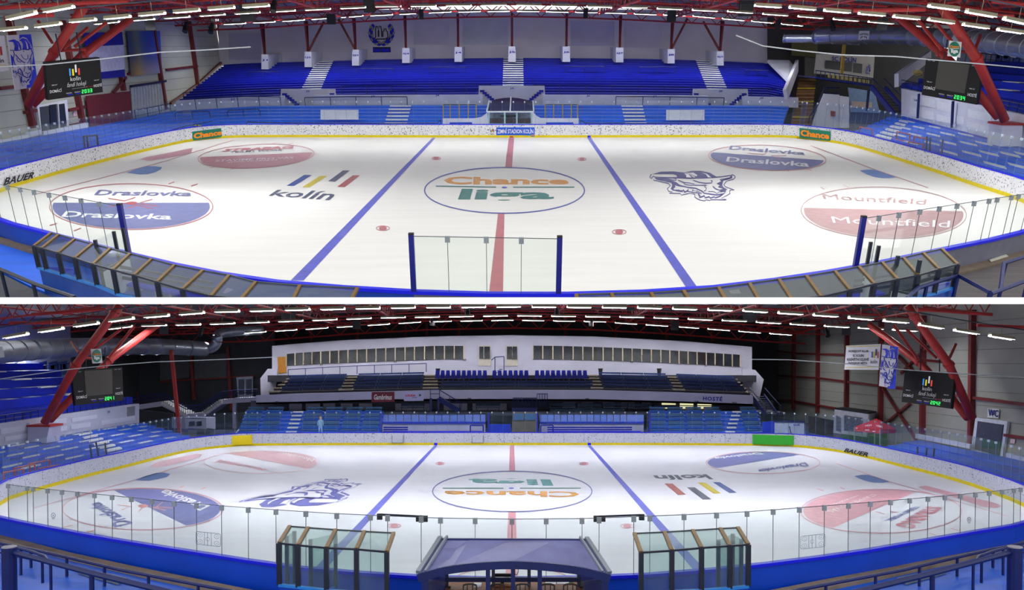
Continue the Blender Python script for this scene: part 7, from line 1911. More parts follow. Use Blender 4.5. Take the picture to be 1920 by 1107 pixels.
for r in range(1, 5):
    for k in range(5):
        u = .6 + k * .36 + (r % 2) * .16
        t0, t1 = (r + .15) / 6, (r + .55) / 6
        a, b = interp(wi, u), interp(wo, u); c_, d_ = interp(wi, u + .18), interp(wo, u + .18)
        z = a.z + (b.z - a.z) * (r + 1) / 6
        mk = lambda p, dz: Vector((p.x, p.y, z + dz))
        MB().hexa([mk(a.lerp(b, t0), -.02), mk(c_.lerp(d_, t0), -.02), mk(c_.lerp(d_, t1), -.02), mk(a.lerp(b, t1), -.02)], [mk(a.lerp(b, t0), .03), mk(c_.lerp(d_, t0), .03), mk(c_.lerp(d_, t1), .03), mk(a.lerp(b, t1), .03)]).build(H, 'seat_patch', M_STEP, usb)
stairs(H, wi, wo, 6, (2.35, 2.55), (1.95, 2.15), M_STEP, usb)
railing(H, [LWb(-120, 800, -.3), LWb(0, 780, -.3), LWb(120, 762, -.3), LWb(236, 745, -.3)], .9, 26, 'dark barred railing along the top of the lavender panelled parapet', M_NAVY, .04, 2)
MB().box(-49, -48.5, 88, 112, 0, 14.5).build(H, 'wall_dark', M_DARKB, None, 'unlit stretch of the end wall beyond the doors, darkness in its colour', None, None, 'structure')  # same end wall past its lit part, the missing light put into the colour
MB().box(-49, -48.5, 34, 88, 0, 14.5).build(H, 'wall_left', mat('rear_end_wall_b', (150, 158, 198), .7), None, 'pale end wall with lit doors behind the deep blue seats', None, None, 'structure')
W3 = lambda x, y: H.X(x, y, -48.3)
for (x0, x1, c) in ((12, 28, (216, 220, 240)), (33, 48, (216, 220, 240)), (74, 88, (30, 50, 140)), (92, 108, (60, 80, 150)), (111, 126, (70, 90, 160))):
    dq = emptyobj(H, 'door_4', W3(x0, 705), 'tall %s door in the end wall behind the deep blue seats' % ('white lit' if c[0] > 200 else 'blue glazed'), None, None, 'structure')
    MB().slab([W3(x0, 680), W3(x1, 677), W3(x1, 702), W3(x0, 706)], .06, (0, 50, 6)).build(H, 'door_leaf', mat('door_%d' % c[0], c, .4), dq)
    MB().slab([W3(x0 + 3, 684), W3(x1 - 3, 682), W3(x1 - 3, 692), W3(x0 + 3, 694)], .09, (0, 50, 6)).build(H, 'door_pane', mat('pane_pale', (170, 195, 240), .2), dq)
for x, y in ((40, 673), (81, 669)):
    p = H.X(x, y, -46.5)
    e = emptyobj(H, 'wall_lamp', p, 'small bright strip lamp under the silver duct above the end doors', 'lamp', 'bright strip lamps above the end doors')
    MB().beam(p + Vector((0, -.8, 0)), p + Vector((0, .8, 0)), .3, .12).build(H, 'housing', M_LAMPBODY, e)
    MB().beam(p + Vector((.05, -.75, -.1)), p + Vector((.05, .75, -.1)), .25, .1).build(H, 'tube', M_LAMP['B'], e)
railing(H, [H.X(-40, 695, -46.2), H.X(40, 689, -46.2), H.X(130, 682, -46.2)], 1.0, 12, 'dark barred railing in front of the lit end doors', M_NAVY, .04, 1)
q = [H.D(134, 695, 58), H.D(229, 689, 61), H.D(231.5, 751, 61), H.D(141.6, 761, 58)]
scoreboard(H, q, 'black scoreboard with blank grey screen near the white stairs bridge', None, 'blank', '2041', None)
leg(H, [(83.5, 793), (141.6, 686), (215, 588), (225, 572)], [58, 57, 56, 56], .29, 'thick red tubular roof leg on the footing by the Z5 parapet')
leg(H, [(93.6, 788), (150, 731), (205, 676), (298, 607)], [58.6, 62, 64, 68], .28, 'thick red tubular roof leg passing behind the scoreboard before the silver duct')
duct(H, [(-60, 666), (0, 661), (114, 653), (240, 650), (316, 651), (385, 655)], [56, 60, 70, 80, 86, 90], .85, 'large silver ventilation duct above the lit end doors')
duct(H, [(385, 655), (399, 652), (407, 641), (410, 628), (430, 623), (490, 619)], [90, 90, 90, 90, 91, 94], .55, 'silver duct elbow rising to the roof beside the dark wall', 6)
q = [H.D(171, 655, 56), H.D(189.5, 654, 57), H.D(192.5, 681, 57), H.D(174, 682, 56)]
o = panel_sign(H, 'league_sign', q, .05, M_WHITE, 'white sign with green Chance liga disc beside the silver duct', 'sign')
chance_disc(H, q, H.plane3(q[0], q[1], q[2], .04), H.plane3(q[0], q[1], q[2], .06), o, 181.5, 668, 8.6, 12)
q = [H.D(-14, 652, 54), H.D(4, 650, 54), H.D(8, 670, 54), H.D(-12, 674, 54)]
panel_sign(H, 'hanging_sign', q, .05, M_WHITE, 'small white sign hanging at the end of the silver duct', 'sign')
# dark wall beyond the end stand, with steel columns
MB().slab([H.D(225, 560, 104), H.D(515, 560, 104), H.D(515, 830, 104), H.D(225, 830, 104)], .3, (0, 0, H.h)).build(H, 'wall_corner', M_DARKB, None, 'dark wall with red columns behind the white stairs bridge', None, None, 'structure')
for (x0, y0, x1, y1) in ((247, 655, 257, 755), (358, 662, 364, 750), (427, 650, 434, 770)):
    MB().beam(H.D(x0, y0, 103.5), H.D(x1, y1, 103.5), .35).build(H, 'steel_column', M_REDD, None, 'dark red steel column against the dark corner wall', 'column', 'dark red columns of the corner wall')
MB().beam(H.D(300, 716, 103.6), H.D(480, 705, 103.6), .2).build(H, 'wall_rail', M_REDD, None, 'dark red horizontal rail across the dark corner wall', 'rail')
MB().beam(H.D(321, 657, 84), H.D(338, 826, 84), .32).build(H, 'slanted_column', M_RED, None, 'slanted red column standing before the white stairs bridge', 'column')
for i, (x0, x1) in enumerate(((300, 356), (364, 425))):
    panel_sign(H, 'grey_wall_panel', [H.D(x0, 668, 103.7), H.D(x1, 663, 103.7), H.D(x1, 708, 103.7), H.D(x0, 714, 103.7)], .08, mat('dim_panel', (84, 86, 90), .7), 'dim grey wall panel between dark red columns, %s the slanted column' % ('beside' if i == 0 else 'away from'), 'panel')
dq = emptyobj(H, 'door_5', H.D(465, 745, 103), 'white glazed door at the end of the white stairs bridge', None, None, 'structure')
MB().slab([H.D(443, 708, 103), H.D(474, 706, 103), H.D(474, 744, 103), H.D(446, 745, 103)], .1, (0, 0, H.h)).build(H, 'door_frame', mat('door_white', (176, 184, 210), .6), dq)
for a, b in ((447, 458), (461, 472)):
    MB().slab([H.D(a, 712, 102.8), H.D(b, 711, 102.8), H.D(b, 740, 102.8), H.D(a + 1, 741, 102.8)], .05, (0, 0, H.h)).build(H, 'door_pane', mat('door_dim', (66, 74, 92), .3), dq)
# white stairs bridge
wbp = [(238, 764), (262, 759), (303, 753), (326, 764), (349, 777), (380, 774), (398, 762), (415, 750), (440, 747), (482, 745)]
wb_ = emptyobj(H, 'stairs_bridge', H.D(350, 780, 92), 'white curved stairs bridge with blue rails before the dark wall', 'bridge')
for (a, b) in zip(wbp, wbp[1:]):
    p, q_ = H.D(*a, 92), H.D(*b, 92)
    MB().hexa([p - Vector((0, 0, .55)), q_ - Vector((0, 0, .55)), q_ + Vector((0, 2.5, -.55)), p + Vector((0, 2.5, -.55))], [p, q_, q_ + Vector((0, 2.5, 0)), p + Vector((0, 2.5, 0))]).build(H, 'deck_section', M_PARAB, wb_)
for (a, b) in (((303, 753), (349, 777)), ((380, 774), (415, 750))):
    for k in range(9):
        x, y = a[0] + (b[0] - a[0]) * (k + .5) / 9, a[1] + (b[1] - a[1]) * (k + .5) / 9
        p = H.D(x, y, 91.9)
        MB().box(p.x - .2, p.x + .2, p.y, p.y + 2.4, p.z - .3, p.z + .08).build(H, 'step', M_STEP, wb_)
for x, y in ((262, 759), (349, 777), (380, 774), (440, 747)):
    p = H.D(x, y, 93); MB().beam(p - Vector((0, 0, .5)), Vector((p.x, p.y, -.12)), .4).build(H, 'support', M_PARAB, wb_)
for nm, rr in (('handrail', 0), ('midrail', 6)):
    MB().tube([H.D(x, y - 15 + rr, 91.9) for x, y in wbp], .05, 5).build(H, nm, M_NAVY, wb_)
for p in resample([Vector((x, y, 0)) for x, y in wbp], 4.2):
    MB().tube([H.D(p.x, p.y, 91.9), H.D(p.x, p.y - 15, 91.9)], .03, 4).build(H, 'baluster', M_NAVY, wb_)
# kiosk below the bridge
ks = emptyobj(H, 'ticket_kiosk', H.D(371, 806, 86), 'white angled kiosk with two dark windows under the stairs bridge', 'kiosk')
for (a, b, d0, d1) in (((322, 347), 0, 90, 86), ((347, 387), 0, 86, 86), ((387, 404), 0, 86, 89)):
    MB().slab([H.D(a[0], 784, d0), H.D(a[1], 785, d1), H.D(a[1], 805, d1), H.D(a[0], 803, d0)], .1, (0, 0, H.h)).build(H, 'wall_face', M_PARAB, ks)
MB().hexa([H.D(322, 785, 90), H.D(347, 786, 86), H.D(387, 786, 86), H.D(404, 785, 89)], [p + Vector((0, 0, .15)) for p in (H.D(322, 785, 90), H.D(347, 786, 86), H.D(387, 786, 86), H.D(404, 785, 89))]).build(H, 'roof', M_PARAB, ks)
for a, b in ((354, 365), (367, 378)):
    MB().slab([H.D(a, 791, 85.8), H.D(b, 790, 85.8), H.D(b, 799, 85.8), H.D(a, 800, 85.8)], .05, (0, 0, H.h)).build(H, 'window_pane', M_DGLASS, ks)
MB().slab([H.D(258, 768, 90), H.D(325, 776, 90), H.D(325, 812, 90), H.D(258, 795, 90)], .2, (0, 0, H.h)).build(H, 'wall_passage', M_DARKB, None, 'dark passage opening under the stairs bridge', None, None, 'structure')  # dark slab standing in for the shade inside the passage
MB().slab([LWb(240, 764, .1), LWb(253, 762, .1), LWb(253, 779, .1), LWb(240, 781, .1)], .15, (0, 60, 4)).build(H, 'wall_cabinet', mat('box_grey', (120, 124, 136), .5), None, 'grey cabinet at the end of the lavender panelled parapet', 'cabinet')
rp_ = MB().beam(H.D(441, 817, 76.5), H.D(473, 776, 83), .15, .25).build(H, 'white_handrail', M_WHITE, None, 'white sloping rail at the edge of the bench block', 'rail')
for i in range(4):
    x0, y0 = (6, 27, 55, 73)[i], (887, 878, 870, 879)[i]; w, h = 38, (32, 30, 24, 26)[i]
    gfm = emptyobj(H, 'goal_frame', H.X(x0, y0 + h * .8, -29.4), 'red training goal frame stored behind the curved boards', 'goal', 'red goal frames behind the curved boards')
    P3 = lambda x, y: H.X(x, y, -29.4 - .25 * (i % 3))
    for a, b in (((x0 + 3, y0 + h), (x0, y0)), ((x0, y0), (x0 + w, y0 - 7)), ((x0 + w, y0 - 7), (x0 + w + 2, y0 + h - 9))):
        pa, pb = P3(*a), P3(*b)
        if a[1] > y0 + 10: pa.z = .45
        if b[1] > y0 + 10: pb.z = .45
        MB().tube([pa, pb], .05, 5).build(H, 'tube', mat('goal_red', (196, 62, 66), .4), gfm)
gf = emptyobj(H, 'gate_frame', H.X(187, 866, -29.6), 'dark glass gate frame standing before the white-patched blue seats', 'gate')
for (x0, y0, x1, y1) in ((169, 834, 173, 869), (180, 830, 187, 866), (197, 831, 201, 864)):
    MB().beam(H.X(x0, y0, -29.6), H.X(x1, y1, -29.6), .09).build(H, 'post', M_DARKPOST, gf)
MB().slab([H.X(184, 832, -29.6), H.X(197, 831, -29.6), H.X(200, 858, -29.6), H.X(187, 861, -29.6)], .02).build(H, 'glass_pane', M_GLASSF, gf)
MB().tube([H.D(x, y, 52) for x, y in ((-40, 717), (0, 711), (130, 693), (200, 686), (290, 679), (400, 675), (516, 670))], .03, 5).build(H, 'cable', mat('white_cable', (214, 220, 224), .5), None, 'thin white cable strung below the silver duct', 'cable')
MB().tube([H.D(x, y, 52) for x, y in ((1390, 674), (1480, 675), (1580, 682), (1700, 694), (1830, 703), (1960, 710))], .03, 5).build(H, 'cable', mat('white_cable', (214, 220, 224), .5), None, 'thin white cable strung across the goat banner', 'cable')

# ---------------------------------------------------------------- end wall with the WC door
XRb = 37.0
wr = MB().slab([Vector((XRb, 30, 0)), Vector((XRb, 112, 0)), Vector((XRb, 112, 13)), Vector((XRb, 30, 13))], .25, (0, 60, 5)).build(H, 'wall_right', M_WALLB, None, 'grey panelled end wall with dark red steel grid and WC door', None, None, 'structure')
WXb = lambda x, y, dx=.06: H.X(x, y, XRb - dx)
for k in range(9):
    z = 2.0 + k * 1.1
    MB().box(XRb - .03, XRb, 40, 111, z, z + .05).build(H, 'panel_joint', mat('panel_joint_b', (112, 112, 108), .7), wr)
for (xm, ym, zb) in ((1488, 740, 1.5), (1533, 720, 1.5), (1587, 740, 1.5), (1651, 760, 1.5), (1730, 740, .8), (1822, 720, .8)):
    p = WXb(xm, ym, .2)
    MB().beam(Vector((p.x, p.y, zb)), Vector((p.x, p.y, 11.8)), .42, .4).build(H, 'steel_column', M_REDD, wr)
for (a, b) in (((1440, 657), (1488, 662)), ((1488, 663), (1585, 666)), ((1440, 703), (1533, 709)), ((1533, 709), (1650, 724)), ((1650, 724), (1700, 730)), ((1785, 741), (1930, 760)), ((1440, 750), (1480, 751)), ((1480, 751), (1566, 766)), ((1884, 816), (1935, 824))):
    MB().beam(WXb(a[0], a[1], .15), WXb(b[0], b[1], .15), .22).build(H, 'wall_rail', M_REDD, wr)
for (a, b) in (((1655, 728), (1718, 826)), ((1706, 757), (1657, 798)), ((1684, 668), (1735, 720)), ((1740, 650), (1690, 700))):
    MB().beam(WXb(a[0], a[1], .25), WXb(b[0], b[1], .25), .22).build(H, 'wall_brace', M_REDD, wr)
q = [H.D(1586.7, 648.5, 62), H.D(1651, 645.4, 58), H.D(1647, 694, 58), H.D(1583, 693.5, 62)]
o = panel_sign(H, 'club_banner', q, .04, M_BNW, 'white HOKEJOVÝ KLUB banner beside the goat banner on the steel-grid wall', 'banner')
s_ = H.plane3(q[0], q[1], q[2], .05)
for t, x0, x1, y0, y1 in (('HOKEJOVÝ KLUB', 1591, 1628, 656, 662), ('SC KOLÍN', 1599, 1619, 664, 669.5), ('KOLÍNŠTÍ KOZLOVÉ', 1588, 1628.5, 671, 677), ('ZA PODPORY MĚSTA', 1590, 1626, 678, 683.5)):
    letter(H, t, rect(x0, x1, y0, y1), s_, M_TXTK, o, .03)
for (x, y0, y1, c) in ((1634, 660, 671, (60, 90, 180)), (1638, 660, 672, (220, 200, 40)), (1641.5, 655, 667, (50, 60, 90)), (1645, 660, 672, (190, 80, 70))):
    MB().slab([s_(x, y0), s_(x + 2, y0), s_(x + 1.6, y1), s_(x - .4, y1)], .02, (0, 0, H.h)).build(H, 'logo_bar', mat('bnl%d' % c[0], c, .6, vary=0), o)
letter(H, 'kolín', rect(1632, 1645, 675, 682), s_, M_TXTK, o, .01)
for y in (649.6, 689):
    MB().slab([s_(1585, y), s_(1648, y - 1), s_(1648, y), s_(1585, y + 1)], .02, (0, 0, H.h)).build(H, 'yellow_stripe', M_YEL, o)
b3 = lambda x, y: (1654 + (x - 130) * (30 / 430) + (y - 60) * (-6 / 950), 646 + (y - 62) * (79 / 960) + (x - 130) * (5 / 430))
goat_banner(H, b3(130, 62), b3(560, 62), b3(560, 1010), b3(130, 1010), lambda x, y: b3(x - (y - 60) * .13, y + (x - 130) * .06), 'blue and white goat head banner beside the white HOKEJOVÝ KLUB banner', H.plane3(H.D(1654, 646, 58), H.D(1684, 651, 56), H.D(1648, 725, 58)))
q = [H.D(1696.7, 694, 58), H.D(1790, 701.6, 55), H.D(1782.7, 767, 55), H.D(1690.4, 754, 58)]
scoreboard(H, q, 'black scoreboard with a town logo and green 2042 beside the goat banner', None, 'logo', '2042', None)
leg(H, [(1823, 784), (1779, 684), (1715, 593), (1702, 573)], [56, 55, 54, 54], .29, 'thick red tubular roof leg beside the WC door')
leg(H, [(1814, 784), (1770, 730), (1723, 679), (1630, 609)], [57, 60, 62, 66], .28, 'thick red tubular roof leg passing between the goat banner and the WC-side leg')
for (x0, y0, x1, y1, lab) in ((1724, 675, 1765, 679, 'short red cross tie beside the goat banner'), (1720, 672, 1676, 610, 'thin red brace up from the legs beside the goat banner'), (1756, 672, 1700, 618, 'thin red brace between the two legs beside the goat banner'), (1780, 672, 1792, 646, 'thin red brace from the WC-side leg to the truss'), (146, 672, 176, 672, 'short red cross tie under the silver duct'), (160, 668, 230, 616, 'thin red brace between the two legs under the silver duct'), (148, 662, 134, 642, 'thin red brace from the Z5-side leg to the truss'), (205, 670, 252, 612, 'thin red brace up from the legs under the silver duct')):
    MB().tube([H.D(x0, y0, 58.5), H.D(x1, y1, 60)], .11, 6).build(H, 'roof_brace', M_RED, None, lab, 'brace')
o = panel_sign(H, 'toilet_sign', [WXb(1852, 766, .1), WXb(1873.5, 767.5, .1), WXb(1872, 785, .1), WXb(1851, 783, .1)], .03, mat('wc_plate', (196, 198, 200), .6), 'WC sign on the grey panelled wall above the door', 'sign')
letter(H, 'WC', [(1853, 767), (1872.5, 769.5), (1871.5, 783), (1852, 780.5)], lambda x, y: WXb(x, y, .16), mat('wc_navy', (24, 32, 110), .6), o, .03)
dr = emptyobj(H, 'door_6', WXb(1855, 848), 'open dark doorway in a white frame below the WC sign', None, None, 'structure')
MB().slab([WXb(1829, 783, .25), WXb(1889, 791, .25), WXb(1879, 862, .25), WXb(1820, 846, .25)], .2, (0, 60, 5)).build(H, 'door_frame', mat('frame_pale', (198, 202, 214), .6), dr)
MB().slab([WXb(1833, 790, .32), WXb(1881, 797, .32), WXb(1873, 856, .32), WXb(1827, 843, .32)], .05, (0, 60, 5)).build(H, 'dark_opening', mat('open_dark', (62, 66, 84), .5), dr)  # dark sheet in the frame, painted for the shade behind the open doorway
panel_sign(H, 'wall_notice', [WXb(1895, 823, .1), WXb(1903, 824, .1), WXb(1902, 832, .1), WXb(1894, 831, .1)], .03, mat('notice', (225, 190, 205), .6, vary=.3, scale=8), 'small pale notice on the wall beside the WC door', 'notice')
# kiosk, tent and doors in the corner
kq = emptyobj(H, 'corner_kiosk', H.D(1600, 812, 78), 'white kiosk with grilled windows behind the red tent', 'kiosk')
MB().slab([H.D(1565, 768, 80), H.D(1628, 777, 77), H.D(1624, 820, 77), H.D(1562, 812, 80)], .2, (0, 0, H.h)).build(H, 'front_wall', mat('kiosk_white', (196, 198, 214), .6), kq)
MB().slab([H.D(1628, 777, 77), H.D(1645, 774, 82), H.D(1643, 812, 82), H.D(1624, 820, 77)], .2, (0, 0, H.h)).build(H, 'side_wall', mat('kiosk_white', (196, 198, 214), .6), kq)
MB().hexa([H.D(1565, 768, 80), H.D(1628, 777, 77), H.D(1645, 774, 82), H.D(1582, 766, 85)], [p + Vector((0, 0, .15)) for p in (H.D(1565, 768, 80), H.D(1628, 777, 77), H.D(1645, 774, 82), H.D(1582, 766, 85))]).build(H, 'flat_roof', M_TIERD, kq)
for (a, b) in ((1568, 1577), (1583, 1618)):
    MB().slab([H.D(a, 779, 76.5), H.D(b, 784, 76.5), H.D(b, 812, 76.5), H.D(a, 808, 76.5)], .05, (0, 0, H.h)).build(H, 'grilled_window', mat('grille_window', (104, 110, 124), .4, vary=.5, scale=6), kq)
tn = emptyobj(H, 'party_tent', H.D(1640, 830, 70), 'red pop-up tent with white lettering standing before the corner kiosk', 'tent')
pk = H.D(1643.5, 785, 72); cr = [H.D(1602, 801, 70), H.D(1650, 806, 68.5), H.D(1680, 805, 72), H.D(1640, 800, 75)]
M_TENT = mat('tent_red', (196, 40, 52), .7, vary=.08)
for a, b in zip(cr, cr[1:] + cr[:1]):
    MB().add([a, b, pk], [(0, 1, 2)]).build(H, 'roof_panel', M_TENT, tn)
    MB().slab([a, b, b - Vector((0, 0, .35)), a - Vector((0, 0, .35))], .02).build(H, 'valance', M_TENT, tn)
for c in cr:
    MB().tube([c, Vector((c.x, c.y, -.1))], .05, 5).build(H, 'leg', M_STEEL, tn)
letter(H, 'VEBA', [(1643, 797), (1656, 799), (1655, 803), (1642, 800)], H.plane3(cr[1], cr[2], pk, .06), M_TXTW, tn, .02)
letter(H, 'VEBA', [(1622, 797.5), (1636, 795.5), (1634, 799), (1621, 800.5)], H.plane3(cr[0], cr[1], pk, .06), M_TXTW, tn, .02)
for (x0, x1, y0) in ((1604, 1608, 802.5), (1622, 1630, 806), (1636, 1641, 808.5)):
    MB().slab([H.plane3(cr[0], cr[1], cr[0] - Vector((0, 0, .3)), .05)(*p_) for p_ in rect(x0, x1, y0, y0 + 1.6)], .01).build(H, 'white_mark', M_TXTW, tn)
dd_ = emptyobj(H, 'service_doors', H.D(1480, 822, 74), 'pair of white service doors behind the green advert panel', 'doors')
for (a, b) in ((1453, 1478), (1479, 1508)):
    MB().slab([H.D(a, 792, 75), H.D(b, 793, 75), H.D(b, 822, 75), H.D(a, 819, 75)], .1, (0, 0, H.h)).build(H, 'door_leaf', mat('service_white', (186, 198, 228), .5), dd_)
MB().slab([H.D(1451, 789, 74.9), H.D(1509, 790, 74.9), H.D(1509, 793, 74.9), H.D(1451, 792, 74.9)], .1, (0, 0, H.h)).build(H, 'blue_head', M_NAVY, dd_)
MB().beam(H.D(1480, 800, 74.8), H.D(1484, 816, 74.8), .06).build(H, 'door_handle', M_BLACK, dd_)
letter(H, 'BAUER', rect(1488, 1500, 795.5, 799), H.on(Vector((0, 74.8, 0)), Vector((0, 1, 0))), M_TXTB, dd_, .04)
MB().slab([H.D(1430, 792, 76), H.D(1452, 790, 76), H.D(1452, 822, 76), H.D(1430, 820, 76)], .2, (0, 0, H.h)).build(H, 'blue_block', mat('rail_blue', (16, 60, 210), .4), None, 'blue block wall between the bench block and the service doors', 'wall block')
st2 = emptyobj(H, 'corner_stairs', H.D(1430, 785, 84), 'dark blue steel stairs descending at the HOSTÉ end of the band', 'stairs')
for dx in (0, 22):
    MB().beam(H.D(1410 + dx, 742, 86), H.D(1436 + dx, 778, 83), .12, .4).build(H, 'stringer', M_NAVY, st2)
for k in range(9):
    MB().beam(H.D(1411 + k * 3, 744 + k * 4, 86 - k * .33), H.D(1432 + k * 3, 744 + k * 4, 86 - k * .33), .5, .06).build(H, 'tread', mat('tread_grey', (110, 112, 120), .5), st2)
for dx in (-2, 26):
    MB().tube([H.D(1408 + dx, 728, 86), H.D(1438 + dx, 762, 83), H.D(1438 + dx, 776, 83)], .05, 5).build(H, 'handrail', M_NAVY, st2)
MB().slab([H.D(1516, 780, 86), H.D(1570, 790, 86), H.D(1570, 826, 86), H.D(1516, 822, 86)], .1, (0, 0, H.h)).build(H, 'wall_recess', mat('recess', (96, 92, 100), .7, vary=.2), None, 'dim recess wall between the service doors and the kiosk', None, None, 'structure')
# blue floor in the curve before the WC wall
ri2 = [Vector(p) for p in ((29.6, 66, .35), (29.9, 60, .35), (29.9, 52, .35), (29.7, 45, .35), (29.2, 38, .35))]
ro2 = [H.X(x, y, 36.2) for x, y in ((1722, 826), (1750, 831), (1800, 842), (1885, 858), (1990, 882))]
sb = emptyobj(H, 'end_bench_floor', Vector((33, 50, 0)), 'bright blue stepped floor between the curved boards and the WC wall', 'grandstand')
tier(H, ri2, ro2, 3, [(0, 2), (2, 3.99)], M_SEATB, sb, drop=.4)
for a, b in (((1716, 822), (1818, 842)), ((1886, 858), (1980, 880))):
    MB().slab([H.X(a[0], a[1] - 8, 36.3), H.X(b[0], b[1] - 8, 36.3), H.X(b[0], b[1], 36.3), H.X(a[0], a[1], 36.3)], .3, (0, 60, 4)).build(H, 'white_kerb', mat('kerb_b', (196, 200, 222), .6), None, 'pale kerb at the foot of the wall %s the WC door' % ('before' if a[0] < 1800 else 'beyond'), 'kerb')
gf = emptyobj(H, 'gate_frame', H.X(1735, 866, 30.3), 'dark glass gate frame standing on the bright blue floor before the WC wall', 'gate')
for (x0, y0, x1, y1) in ((1720, 838, 1721, 866), (1738, 840, 1735, 873), (1752, 841, 1748, 872)):
    MB().beam(H.X(x0, y0, 30.3), H.X(x1, y1, 30.3), .09).build(H, 'post', M_DARKPOST, gf)
MB().slab([H.X(1739, 842, 30.3), H.X(1751, 842, 30.3), H.X(1748, 868, 30.3), H.X(1736, 866, 30.3)], .02).build(H, 'glass_pane', M_GLASSF, gf)
railing(H, [H.X(1773, 874, 30.4), H.X(1800, 880, 30.4), H.X(1870, 899, 30.4), H.X(1940, 918, 30.4)], .8, 5, 'dark rail along the curved boards before the WC wall', M_NAVY, .04)

# ---------------------------------------------------------------- roof
rb_ = MB()
RZB = lambda x: 14.2 - 2.4 * (x / 50) ** 2
for k in range(12):
    x0, x1 = -54 + k * 9, -54 + (k + 1) * 9
    rb_.hexa([(x0, 40, RZB(x0)), (x1, 40, RZB(x1)), (x1, 113, RZB(x1)), (x0, 113, RZB(x0))], [(x0, 40, RZB(x0) + .2), (x1, 40, RZB(x1) + .2), (x1, 113, RZB(x1) + .2), (x0, 113, RZB(x0) + .2)])
rb_.build(H, 'ceiling', mat('roof_pale', (150, 148, 144), .7, vary=.1, scale=.3), None, 'pale roof panels above the red trusses before the gallery', None, None, 'structure')
BM_B = [(-60, 668), (0, 655), (150, 648), (320, 644), (480, 640), (662, 626.5), (809, 618.5), (960, 615.5), (1110, 618.5), (1260, 627), (1440, 641), (1600, 650), (1760, 656), (1920, 664), (1990, 670)]
TR_B = [(BM_B, 101, 1.5, 44, 'long red roof truss just before the gallery roof'),
        ([(-60, 644), (0, 634), (160, 620), (330, 610), (480, 604), (640, 594), (800, 586), (960, 583), (1120, 586), (1280, 594), (1440, 604), (1600, 612), (1760, 622), (1920, 636), (1990, 645)], 88, 1.3, 40, 'red roof truss with lamps above the far players boxes'),
        ([(-60, 622), (0, 610), (160, 596), (330, 586), (480, 580), (700, 575), (960, 573), (1220, 575), (1440, 580), (1600, 588), (1760, 600), (1920, 614), (1990, 622)], 74, 1.2, 36, 'red roof truss above the boards before the gallery'),
        ([(-60, 606), (0, 598), (100, 586), (190, 576)], 62, 1.1, 9, 'short red roof truss above the deep blue seats'), ([(1730, 576), (1830, 586), (1920, 598), (1990, 606)], 62, 1.1, 9, 'short red roof truss above the WC door')]
for i_ in range(2):
    p_, q_ = TR_B[i_], TR_B[i_ + 1]
    TR_B.append((midpoly(p_[0], q_[0], .5), (p_[1] + q_[1]) / 2, .7, 46, ('thin red lattice purlin over the gallery roof edge', 'thin red lattice purlin over the players boxes')[i_]))
for poly, d, hgt, bays, lab in TR_B:
    truss(H, line_at(H, poly, d), hgt, lab, M_RED, bays, r=.11 if d > 95 else .09, web=.055)
for i, (x0, y0, x1, y1) in enumerate(((0, 575, 330, 612), (140, 572, 430, 622), (300, 572, 520, 612), (480, 572, 640, 610), (690, 572, 740, 600), (860, 572, 880, 596), (1060, 572, 1040, 596), (1230, 572, 1180, 602), (1420, 572, 1290, 610), (1600, 572, 1420, 614), (1780, 574, 1500, 622), (1920, 580, 1600, 612))):
    a, b = H.D(x0, y0, 60), H.D(x1, y1, 99)
    e = emptyobj(H, 'roof_girder', a.lerp(b, .5), 'red lattice girder crossing between the roof trusses before the gallery', 'roof girder', 'red cross girders before the gallery')
    MB().tube([a, b], .10, 6).build(H, 'chord', M_RED, e)
    MB().tube([a + Vector((0, 0, 1)), b + Vector((0, 0, 1))], .08, 6).build(H, 'chord', M_RED, e)
    for k in range(12):
        p, r_ = a.lerp(b, k / 12), a.lerp(b, (k + .5) / 12)
        MB().tube([p, r_ + Vector((0, 0, 1))], .05, 4, False).build(H, 'diagonal', M_RED, e)
        MB().tube([r_ + Vector((0, 0, 1)), a.lerp(b, (k + 1) / 12)], .05, 4, False).build(H, 'diagonal', M_RED, e)
LRB = [([(0, 650), (250, 636), (480, 622), (640, 612), (800, 602), (960, 599), (1120, 602), (1280, 612), (1440, 624), (1680, 640), (1920, 652)], 92, list(range(420, 1510, 58)), 2.5),
       ([(0, 642), (100, 628), (250, 610), (400, 606), (560, 600), (720, 594), (960, 590), (1200, 593), (1380, 600), (1520, 608), (1700, 618), (1920, 646)], 66, list(range(225, 1710, 64)), 2.0),
       ([(-20, 636), (60, 622), (150, 608), (250, 594), (400, 582), (560, 578), (760, 574), (960, 572), (1200, 574), (1400, 580), (1560, 590), (1700, 602), (1800, 618), (1940, 640)], 42, list(range(30, 1910, 66)), 1.25)]
for k, (pts, lab) in enumerate((([(18, 606), (142, 605)], 'thick red round purlin above the deep blue seats'), ([(1832, 610), (1925, 614)], 'thick red round purlin above the WC door'), ([(60, 590), (200, 580)], 'thick red round purlin high above the silver duct end'), ([(1720, 580), (1860, 590)], 'thick red round purlin high above the WC-side leg'))):
    MB().tube([H.D(x, y, 51) for x, y in pts], .11, 8).build(H, 'round_purlin', M_RED, None, lab, 'purlin')
for i, (poly, d, xs, ln) in enumerate(LRB):
    lamp_row(H, line_at(H, poly, d), xs, ln, ('bluish strip lamp in the lowest curved row, next to the gallery roof', 'bluish strip lamp in the middle curved row before the gallery', 'bluish strip lamp in the highest curved row before the gallery')[i], 'strip lamps before the gallery', 'B')
